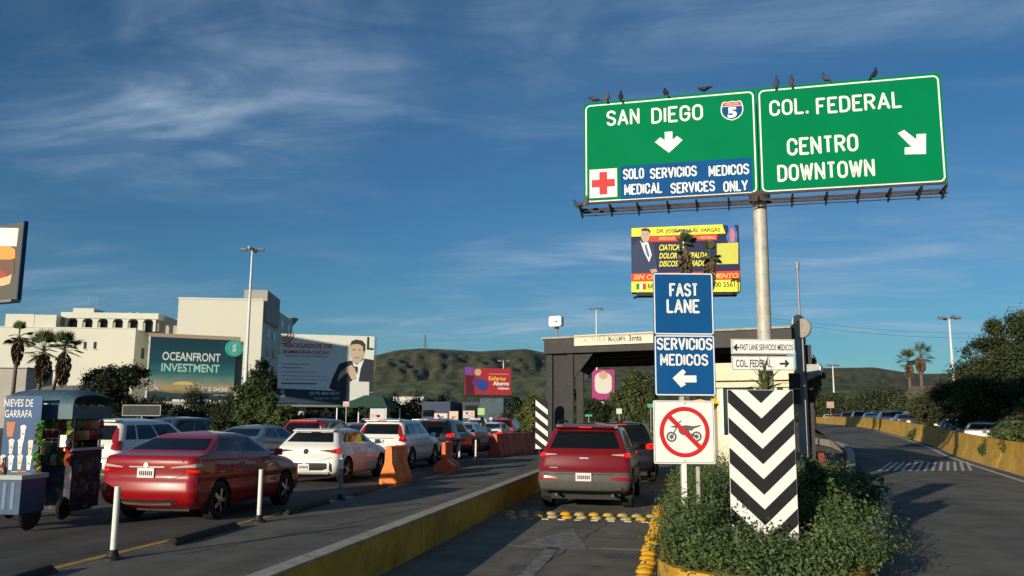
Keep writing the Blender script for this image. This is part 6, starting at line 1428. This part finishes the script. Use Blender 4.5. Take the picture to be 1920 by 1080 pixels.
q = MB(); q.lathe([(1.5, -1), (1.5, rz_b-.3)], 20, 'z', (cx, cy, 0)); q.build('round_tower', GWALL, t, smooth=True, angle=40)
q = MB(); q.lathe([(1.3, rz_b-1.0), (2.1, rz_b-.2), (2.9, rz_b+.9), (3.0, rz_b+1.2), (1, rz_b+1.3)], 24, 'z', (cx, cy, 0)); q.build('round_roof', GWALL, t, smooth=True, angle=30)
for k in range(5):
    for a in (-100, -75, -50): aa = R_(a); q = MB(); q.box(cx+1.45*math.cos(aa)-.25, cx+1.45*math.cos(aa)+.25, cy+1.5*math.sin(aa)-.12, cy+1.5*math.sin(aa)+.1, rz_b-4-k*3.4, rz_b-2.4-k*3.4); q.build('window', DW, t)
# small house
fh = Frame(18, 742, 790, 130, 745, 790, 100, 96)
t = thing('small_house', 'low white house with grey roof and small windows behind the palms', 'building', fh.o, fh.rz)
w_ = fh.w; lbox(t, 'wall', fh, 0, w_, 0, 8, -1, fh.z1, CREAMB); q = MB(); q.add([(-.4, -.6, fh.z1), (w_+.4, -.6, fh.z1), (w_+.4, 8.5, fh.z1), (-.4, 8.5, fh.z1), (1, 4, fh.z1+1.4), (w_-1.5, 4, fh.z1+1.4)], [(0, 1, 5, 4), (1, 2, 5), (2, 3, 4, 5), (3, 0, 4), (0, 3, 2, 1)]); q.build('roof', mat('grey_roof', (.20, .18, .16), .9), t)
for k in range(6): a = w_*(.30+.115*k); lbox(t, 'window', fh, a, a+.45, -.03, .1, fh.z1-1.3, fh.z1-.35, DW)
t = thing('grey_building', 'low grey flat-roofed building at the left edge behind the ice cream sign', 'building', at(-8, 104), fa.rz); q = MB(); q.box(-5, 3.6, 0, 7, -1, zpx(0, 690, 104)); q.build('wall', GWALL, t); q = MB(); q.box(-5.2, 3.8, -.3, 7, zpx(0, 690, 104), zpx(0, 688, 104)); q.build('roof', GREY, t); q = MB(); q.box(-4.5, -.5, -.03, .1, 2.5, 4); q.build('window', DW, t)
t = thing('long_pale_building', 'long low pale building in front of the green hill left of the truck', 'building', at(738, 190), PHI*.6); q = MB(); q.box(0, 6.8, 0, 6, -1, zpx(740, 744, 190)); q.build('wall', CREAMB, t); q = MB(); q.box(-.2, 7, -.2, 6, zpx(740, 744, 190), zpx(740, 743, 190)); q.build('roof', GWALL, t)
for k in range(4): q = MB(); q.box(.8+k*1.5, 1.6+k*1.5, -.03, .05, 2.8, 4.0); q.build('window', DW, t)
t = thing('ridge_house', 'small tan-roofed house among trees on the right before the hill', 'building', at(1762, 120, 1.2), .1); q = MB(); q.box(-3.5, 3.5, 0, 5, -.5, 3.2); q.build('wall', CREAMB, t); q = MB(); q.add([(-4, -.5, 3.2), (4, -.5, 3.2), (4, 5.5, 3.2), (-4, 5.5, 3.2), (-3, 2.5, 5.2), (3, 2.5, 5.2)], [(0, 1, 5, 4), (1, 2, 5), (2, 3, 4, 5), (3, 0, 4), (0, 3, 2, 1)]); q.build('roof', mat('brown_roof', (.13, .09, .07), .9), t)

# ------------------------------------------------------------------ masts, cable
def mast(label, px, D, ptop, r=.16, heads=4, z=0., pbase=None, name='light_mast'):
    h = zpx(px, ptop, D)-z; t = thing(name, label, 'light mast', at(px, D, z)); 
    q = MB(); q.tube([(0, 0, -.1), (0, 0, h*.5), (0, 0, h)], [r, r*.75, r*.45], 12); q.build('pole', mat('mast_white', (.62, .62, .62), .5, var=.05), t, smooth=True, angle=50)
    R = r*3.4; q = MB(); q.lathe([(r*1.2, h-.1), (r*1.2, h+.12)], 10); q.build('crown', GREY, t)
    for k in range(heads):
        a = PHI+math.pi*2*k/heads; q = MB(); q.tube([(0, 0, h), (R*math.cos(a), R*math.sin(a), h+.05)], r*.25, 6); q.tube([(R*.8*math.cos(a), R*.8*math.sin(a), h+.02), (R*1.7*math.cos(a), R*1.7*math.sin(a), h+.0)], [r*.9, r*.7], 8); q.build('lamp_head', GREY, t)
    return t
mast('tall white light mast between the two large left billboards', 461, 78, 468, .19)
mast('white light mast on the far right beside the palms', 1787, 95, 596, .22, z=.9)
mast('light mast rising above the canopy left of the blue sign', 1119, 130, 579, .2)
mast('short light mast before the green hill, right of the canopy', 1562, 150, 685, .2, z=1.2)
mast('small light mast rising above the crimson billboard', 944, 165, 677, .2)
mast('dark light mast in front of the yellow doctor billboard', 1287, 50, 434, .09)
t = thing('antenna_pole', 'thin pole with a cylinder top above the canopy right of the green sign pole', 'antenna', at(1504, 60)); h = zpx(1504, 505, 60); MB().tube([(0, 0, 0), (0, 0, h)], [.09, .07], 8).build('pole', GREY, t); MB().tube([(0, 0, h), (0, 0, h+.5)], .13, 8).build('cylinder', GREY, t)
def lattice(label, px, D, pb_, pt_, w):
    z0_ = zpx(px, pb_, D); z1_ = zpx(px, pt_, D); t = thing('radio_tower', label, 'tower', at(px, D, z0_-4)); H = z1_-z0_+4; n = 7; q = MB()
    for sx, sy in ((1, 1), (1, -1), (-1, 1), (-1, -1)): q.tube([(sx*w, sy*w, 0), (sx*w*.25, sy*w*.25, H)], w*.12, 4)
    for k in range(n):
        a = w*(1-.75*k/n); b = w*(1-.75*(k+1)/n); za, zb = H*k/n, H*(k+1)/n
        for s_ in (1, -1): q.tube([(-a, s_*a, za), (b, s_*b, zb)], w*.08, 4); q.tube([(s_*a, -a, za), (s_*b, b, zb)], w*.08, 4)
    q.build('lattice', GREY, t)
lattice('thin lattice radio tower on the hill crest', 796, 930, 656, 628, 1.6); lattice('thin lattice tower at the right edge of the lawyer billboard', 703, 600, 712, 632, .7)
for i, (y0, y1) in enumerate(((601, 622), (596, 612))):
    a = W(1440, y0, 70); b = W(2100, y1, 60+i*10); pts = [a+(b-a)*k/12-np.array([0, 0, .9*math.sin(math.pi*k/12)]) for k in range(13)]; q = MB(); q.tube(pts, .009, 5)
    tag(q.build('overhead_cable', BLK), ['lower thin cable crossing the sky right of the canopy', 'upper thin cable crossing the sky right of the canopy'][i], 'cable')

# ------------------------------------------------------------------ far clutter in the queue
t = thing('market_canopy', 'dark green fabric canopy on thin white posts beyond the queue', 'canopy', at(694, 46)); s_ = 46/1600; h = zpx(694, 765, 46); hp = zpx(694, 741, 46)
q = MB(); q.add([(-1.45, -1.2, h), (1.45, -1.2, h), (1.45, 1.2, h), (-1.45, 1.2, h), (-.25, 0, hp), (.7, 0, hp)], [(0, 1, 5, 4), (1, 2, 5), (2, 3, 4, 5), (3, 0, 4)]); q.build('fabric', mat('green_fabric', (.035, .075, .055), .8), t)
for x, y in ((-1.35, -1.1), (-1.0, 1.1), (1.35, -1.1), (1.35, 1.1)): MB().tube([(x, y, 0), (x, y, h)], .04, 6).build('post', WHITE, t)
t = thing('road_panel', 'dark backside of a road sign standing before the dark trees', 'road sign', at(270, 34)); zc = zpx(270, 769, 34); q = MB(); q.box(-.86, .86, 0, .05, zc-.24, zc+.22); q.build('panel', mat('panel_back', (.03, .036, .036), .7, var=.3), t); border_ = MB(); border(border_, -.84, .84, zc-.22, zc+.20, .03, .02, -.004); border_.build('border', GREY, t); MB().tube([(0, .06, 0), (0, .06, zc)], .03, 8).build('post', GALV, t)
t = thing('box_truck', 'blue truck with pictured side standing behind the vendors', 'truck', at(905, 74)); k = 74/1600; z1_ = zpx(905, 747, 74); 
TB = mat('truck_blue', (.010, .025, .07), .5, var=.1)
q = MB(); q.box(-.2, 1.85, 0, 4.5, .7, z1_); q.build('cargo_box', mat('truck_slate', (.035, .06, .085), .5, var=.3, scale=.8, col2=(.015, .025, .06), c2scale=.7), t)
q = MB(); q.box(-1.85, -.25, .4, 3.4, .7, z1_-.3); q.build('cab', TB, t); q = MB(); q.box(-1.6, -.5, .37, .4, 1.6, z1_-.6); q.build('window', GLASS, t)
for x in (-1.3, 1.3): q = MB(); q.lathe([(.45, -.1), (.45, .2)], 14, 'y', (x, .3, .45)); q.build('wheel', RUB, t)
t = thing('box_truck', 'dark blue truck left of the pictured truck, partly behind the vendors', 'truck', at(818, 80)); z1_ = zpx(818, 753, 80); q = MB(); q.box(-1.3, 1.4, 0, 4, .7, z1_); q.build('cargo_box', TB, t); q = MB(); q.box(-1.2, -.1, -.03, -.01, 1.7, 2.3); q.build('window', GLASS, t)
for x in (-.9, .9): q = MB(); q.lathe([(.45, -.1), (.45, .2)], 14, 'y', (x, .0, .45)); q.build('wheel', RUB, t)
def placard(label, px, D, y0, y1, wpx, col, col2=None, name='vendor_board'):
    za, zb = zpx(px, y1, D), zpx(px, y0, D); w = wpx*D/1600/2; t = thing(name, label, 'board', at(px, D)); q = MB(); q.box(-w, w, 0, .04, za, zb); q.build('board', pm_(*col), t); MB().tube([(0, .06, 0), (0, .06, za)], .03, 6).build('stick', GREY, t)
    if col2:
        rd_ = random.Random(int(px)); 
        for k in range(5): x = -w*.8+w*1.6*rd_.random()*.8; z = za+(zb-za)*rd_.uniform(.08, .55); s_ = w*.28; q = MB(); q.flat([(x, z), (x+s_*1.2, z+.02), (x+s_, z+s_*1.2), (x-.02, z+s_)], -.004); q.build('picture_print', pm_(*col2), t)
placard('colourful food board with orange pictures before the white crossover roof', 710, 33, 766, 789, 29, (.42, .46, .52), (.75, .20, .04))
placard('white board with rounded edge carried among the far vendors', 828, 44, 775, 788, 25, (.52, .48, .44), (.15, .1, .1))
placard('tan board right of the white vendor board', 852, 46, 771, 790, 17, (.55, .42, .30), (.45, .15, .12))
placard('pinkish board with pictures in the middle of the far vendors', 880, 46, 770, 784, 22, (.48, .40, .40), (.5, .2, .15))
placard('lime green board on a stick among the far vendors', 903, 47, 765, 778, 13, (.30, .50, .16))
placard('small salmon board above the far queue beyond the yellow barrier', 1554, 112, 753, 765, 13, (.42, .26, .22))
placard('small white board on a post above the black car under the canopy', 1160, 44, 766, 776, 10, (.55, .55, .53))
placard('small green street sign left of the black car under the canopy', 1103, 46, 777, 781, 13, (.05, .30, .18))
placard('small green street sign right of the black car under the canopy', 1219, 40, 757, 764, 12, (.05, .30, .18))
placard('red and white parking board on the left post of the market canopy', 651, 44, 753, 762, 12, (.50, .40, .40), (.5, .05, .05))
# vendors
SKIN = mat('skin', (.30, .17, .11), .6, var=.05)
def person(label, loc, rz, shirt, pants, arm=0, hat=None, h=1.68):
    t = thing('person', label, 'person', loc, rz, 'street vendors between the queues'); s = h/1.7
    def grow(nm, V, E, Rr, m__, par=t):
        me = bpy.data.meshes.new(nm); me.from_pydata([tuple(np.array(v)*s) for v in V], E, []); me.materials.append(m__); o = bpy.data.objects.new(nm, me); C.objects.link(o); o.parent = par
        md = o.modifiers.new('skin', 'SKIN'); me.skin_vertices[0].data[0].use_root = True
        for i, r in enumerate(Rr): me.skin_vertices[0].data[i].radius = (r*s, r*s)
        sb = o.modifiers.new('sub', 'SUBSURF'); sb.levels = 1; sb.render_levels = 1; return o
    hz = 1.15 if not arm else 1.5
    V = [(0, 0, .92), (0, 0, 1.12), (0, 0, 1.36), (0, 0, 1.46), (0, -.01, 1.54), (0, -.01, 1.64), (-.18, 0, 1.38), (-.25, .02, 1.12), (-.24, -.10, .90), (.18, 0, 1.38), (.26, 0, 1.15), (.30, -.14, hz-.15), (-.09, 0, .86), (-.10, -.02, .48), (-.10, .02, .07), (-.10, -.13, .04), (.09, 0, .86), (.11, .02, .48), (.11, .04, .07), (.11, -.10, .04)]
    E = [(0, 1), (1, 2), (2, 3), (3, 4), (4, 5), (2, 6), (6, 7), (7, 8), (2, 9), (9, 10), (10, 11), (0, 12), (12, 13), (13, 14), (14, 15), (0, 16), (16, 17), (17, 18), (18, 19)]
    Rr = [.14, .135, .15, .06, .085, .085, .06, .042, .032, .06, .042, .032, .085, .06, .042, .035, .085, .06, .042, .035]
    grow('body', V, E, Rr, SKIN)
    grow('shirt', [(0, 0, .98), (0, 0, 1.15), (0, 0, 1.37), (-.18, 0, 1.38), (-.24, .02, 1.2), (.18, 0, 1.38), (.25, 0, 1.22)], [(0, 1), (1, 2), (2, 3), (3, 4), (2, 5), (5, 6)], [.165, .155, .17, .08, .06, .08, .06], shirt)
    grow('trousers', [(0, 0, .93), (-.09, 0, .84), (-.10, -.02, .48), (-.10, .02, .12), (.09, 0, .84), (.11, .02, .48), (.11, .04, .12)], [(0, 1), (1, 2), (2, 3), (0, 4), (4, 5), (5, 6)], [.155, .10, .075, .06, .10, .075, .06], pants)
    q = MB(); q.lathe([(.10, 1.60), (.105, 1.66), (.085, 1.72), (.03, 1.745)], 12, 'z', (0, 0, 0)); 
    if hat: q.lathe([(.15, 1.615), (.15, 1.63)], 12, 'z', (0, -.03, 0))
    for v_ in range(len(q.v)): q.v[v_] = tuple(np.array(q.v[v_])*s)
    q.build('cap' if hat else 'hair', hat or BLK, t, smooth=True, angle=40)
person('person in dark shirt and white cap standing near the white post of the crimson billboard', at(922, 50), .3, pm_(.05, .05, .07), pm_(.03, .04, .07), hat=WHITE)
person('person in black shirt holding the lime green board', at(905, 47.3), -.4, pm_(.03, .03, .03), pm_(.08, .08, .09), arm=1)
person('person in maroon shirt left of the pinkish vendor board', at(858, 58), .8, pm_(.22, .03, .05), pm_(.03, .03, .05))
person('person in grey shirt walking in front of the crimson billboard pole', at(936, 56), 1.2, pm_(.25, .25, .25), pm_(.02, .02, .03))

# ------------------------------------------------------------------ ice cream cart
DC = 15.4
ct = thing('snack_cart', 'dark snack cart with rounded blue awning and hanging bags at the left edge', 'cart', at(118, DC), R_(4)); ct.scale = (1.13, 1.13, 1.13)
k = DC/1600; zc = lambda py: zpx(120, py, DC)
q = MB(); q.box(-.52, .50, -.32, .42, .14, 1.02); q.build('body', mat('cart_stickers', (.03, .033, .045), .7, var=.5, scale=7, col2=(.14, .11, .10), c2pos=(.52, .60), c2scale=5), ct)  # sticker-covered body, its colours darkened to stand for shade on the cart
q = MB(); q.box(-.54, .52, -.36, .44, 1.02, 1.06); q.build('counter', SILV, ct)
for x in (-.46, .46):
    for y in (-.30, .40): MB().tube([(x, y, 1.06), (x, y, 1.72)], .018, 8).build('frame_post', SILV, ct)
aw = MB(); n = 10; vs = []
for i in range(n+1):
    a = math.pi*i/n; y = .05-.52*math.cos(a); z = 1.72+.22*math.sin(a)**.7
    vs += [(-.56, y, z), (-.3, y, z+.015), (.3, y, z+.015), (.44, y, z-.01), (.54, y, z-.07*math.sin(a))]
aw.add(vs, [(i*5+j, i*5+j+1, (i+1)*5+j+1, (i+1)*5+j) for i in range(n) for j in range(4)]); aw.box(-.56, .54, -.475, -.46, 1.50, 1.72); aw.box(.525, .54, -.46, .56, 1.50, 1.70)
aw.build('awning', mat('awning_plastic', (.055, .10, .14), .45, var=.25, scale=5), ct, smooth=True, angle=45)
for z in (1.22, 1.40): q = MB(); q.box(-.44, .44, -.05, .35, z, z+.02); q.build('shelf', GREY, ct)
bagc = [(.30, .02, .02), (.05, .14, .03), (.22, .18, .03), (.18, .02, .03), (.05, .10, .04), (.32, .28, .2), (.02, .09, .03), (.28, .06, .02)]  # bag colours kept dark: the shadow on the cart side is in them
rd = random.Random(8)
q = MB(); q.box(-.46, .44, .36, .39, 1.06, 1.68); q.build('back_panel', CLADB, ct)
for zz_ in (1.50, 1.34, 1.18):
    for i in range(6):
        q = MB(); yv = -.30+i*.12; hh = .145; xx = .50; q.add([(xx, yv, zz_), (xx, yv+.105, zz_), (xx, yv+.105, zz_+hh), (xx, yv, zz_+hh), (xx+.045, yv+.05, zz_+hh*.3), (xx+.045, yv+.05, zz_+hh*.7)], [(0, 1, 4), (1, 2, 5, 4), (2, 3, 5), (3, 0, 4, 5), (0, 3, 2, 1)])
        c_ = bagc[(i*3+int(zz_*13)) % 8]; q.build('snack_bag', mat('snack_%d' % ((i*3+int(zz_*13)) % 8), c_, .3, var=.4, scale=18), ct, smooth=True, angle=60)
for i in range(14):
    q = MB(); yv = -.28+.105*(i % 7)+.02*rd.random(); z = .30+.34*(i//7)+.1*rd.random(); a, b = .07+.04*rd.random(), .10+.10*rd.random(); q.box(.500, .506, yv, yv+a, z, z+b); q.build('sticker', pm_(*[(.10, .12, .15), (.16, .06, .05), (.05, .07, .12), (.18, .17, .14), (.08, .05, .04)][i % 5]), ct)
for zz_ in (1.52, 1.34, 1.16, .98, .80):
    for i in range(8):
        q = MB(); x = -.42+i*.115; hh = .17; q.add([(x, -.34, zz_), (x+.10, -.34, zz_), (x+.10, -.34, zz_+hh), (x, -.34, zz_+hh), (x+.02, -.40, zz_+hh*.5), (x+.08, -.40, zz_+hh*.5), (x+.05, -.29, zz_+hh*.5)], [(0, 1, 5, 4), (1, 2, 5), (2, 3, 4, 5), (3, 0, 4), (0, 3, 6), (1, 6, 2), (0, 6, 1), (2, 6, 3)])
        c_ = bagc[(i+int(zz_*10)) % 8]; o = q.build('snack_bag', mat('snack_%d' % ((i+int(zz_*10)) % 8), c_, .3, var=.4, scale=18), ct)
for i in range(9):
    q = MB(); x = -.40+.1*i; z = .40+.25*rd.random(); s_ = .06+.05*rd.random(); q.flat([(x, z), (x+s_, z+.01), (x+s_*.9, z+s_*1.3), (x+.01, z+s_*1.2)], -.304); q.build('sticker', pm_(*[(.20, .16, .12), (.10, .05, .05), (.16, .16, .17), (.06, .09, .12)][i % 4]), ct)
q = MB(); q.box(.30, .44, -.42, -.31, 1.08, 1.26); q.build('napkin_box', SIGNW, ct); q = MB(); q.box(.10, .30, -.40, -.32, 1.20, 1.215); q.build('tray', SIGNW, ct)
for x in (-.52, .50):
    q = MB(); q.lathe([(.05, -.03), (.15, -.03), (.17, 0), (.15, .03), (.05, .03)], 20, 'x', (x*.85, -.34+.0*x, .17)); q.build('wheel', RUB, ct, smooth=True, angle=40)
q = MB(); q.box(-.45, .42, -.28, .38, .10, .27); q.build('chassis', CLADB, ct)
# sign panel
fs_ = Frame(3, 744, 940, 72, 741, 940, 14.6, 14.6)
ic = thing('ice_cream_sign', 'tall blue sign reading NIEVES DE GARRAFA with pictured cups', 'sign', fs_.o, fs_.rz)
BL = mat('cart_sign_blue', (.012, .07, .19), .45, var=.15, scale=3)
q = MB(); q.box(0, fs_.w, 0, .02, fs_.z0, fs_.z1); q.build('panel', BL, ic)
fs_.T(ic, 'NIEVES DE', 8, 756, 62, 755, 14, SIGNW, y=-.004, bold=.005); fs_.T(ic, 'GARRAFA', 9, 776, 60, 775.5, 14, SIGNW, y=-.004, bold=.005)
for i, (px, py) in enumerate(((43, 812), (21, 838), (38, 838), (57, 840), (20, 868), (37, 867), (54, 868), (5, 868))):
    cx, cz = fs_.loc(px, py); u = .050; q = MB(); q.flat([(cx+x*u, cz+z*u) for x, z in ((-.8, 1.3), (-1.05, 2.1), (-.5, 2.7), (.5, 2.7), (1.05, 2.1), (.8, 1.3), (.55, -2.3), (-.55, -2.3))], -.004); o = q.build('cup_print', [SIGNW, pm_(.62, .60, .52)][i % 2], ic)
    q = MB(); q.flat(circle(cx, cz-.01, .02, 10), -.006); q.build('cup_detail_print', pm_(*[(.45, .25, .12), (.3, .35, .3), (.5, .4, .2)][i % 3]), o)
for px, py, c_ in ((20, 805, (.45, .18, .08)), (28, 898, (.6, .6, .1)), (40, 897, (.6, .12, .06)), (18, 900, (.12, .12, .1))):
    cx, cz = fs_.loc(px, py); u = .078; q = MB(); q.flat([(cx-u, cz+u*1.6), (cx+u, cz+u*1.6), (cx+u*.6, cz-u*1.6), (cx-u*.6, cz-u*1.6)], -.005); q.build('cup_print', pm_(*c_), ic)
for i in range(9):   # bags and bottles hung beside the sign
    cx, cz = fs_.loc((66, 72, 62, 78, 74, 60, 80, 76, 72)[i], (800, 812, 825, 835, 850, 846, 862, 872, 842)[i]); t_ = None
gb = thing('snack_bundle', 'bundle of green and yellow snack bags hanging between the blue sign and the cart', 'snack bags', W(73, 840, 14.45)*np.array([1, 1, 0]), PHI)
for i in range(34):
    z = zpx(73, 794+i*2.7, 14.45); x = (rd.random()-.5)*.15; q = MB(); a = .022+.022*rd.random(); q.add([(x-a, -.01, z-a), (x+a, .0, z-a*1.2), (x+a*.8, .01, z+a*1.3), (x-a*.9, 0, z+a), (x, -.06, z)], [(0, 1, 4), (1, 2, 4), (2, 3, 4), (3, 0, 4), (0, 3, 2, 1)]); q.build('snack_bag', pm_(*[(.04, .22, .05), (.05, .30, .08), (.5, .4, .05), (.03, .16, .05), (.5, .12, .05)][i % 5]), gb)
co_ = thing('cooler_cart', 'low blue cooler cart with pale lid and bottles at the lower left edge', 'cart', W(18, 960, 13.6)*np.array([1, 1, 0]), R_(6)); co_.scale = (1.1, 1.1, 1.1)
q = MB(); q.box(-.45, .34, -.3, .25, .25, .72); q.build('box', mat('cooler_blue', (.03, .07, .13), .4, var=.2), co_); q = MB(); q.box(-.47, .36, -.33, .27, .72, .78); q.build('lid', mat('lid_pale', (.30, .36, .36), .4), co_); q = MB(); q.flat([(-.40, .42), (-.04, .44), (-.02, .60), (-.38, .62)], -.304); q.build('salmon_print', pm_(.55, .20, .14), co_)
for s_ in (.08, .20): q = MB(); q.box(s_, s_+.05, -.306, -.301, .32, .68); q.build('stripe_print', pm_(.12, .18, .30), co_)
for i in range(5): q = MB(); q.lathe([(.035, .78), (.037, .86+.03*(i%2)), (.012, .90+.03*(i%2)), (.014, .94+.02*i)], 10, 'z', (-.40+i*.075+.06*(i > 2), -.14+.07*(i % 2), 0)); q.build('bottle', mat('bottle_%d' % (i % 3), [(.20, .03, .02), (.10, .05, .03), (.25, .24, .2)][i % 3], .2), co_, smooth=True, angle=40)
for x in (-.4, .3): q = MB(); q.lathe([(.22, -.03), (.24, 0), (.22, .03)], 16, 'x', (x, 0, .24)); q.build('wheel', RUB, co_, smooth=True, angle=40)
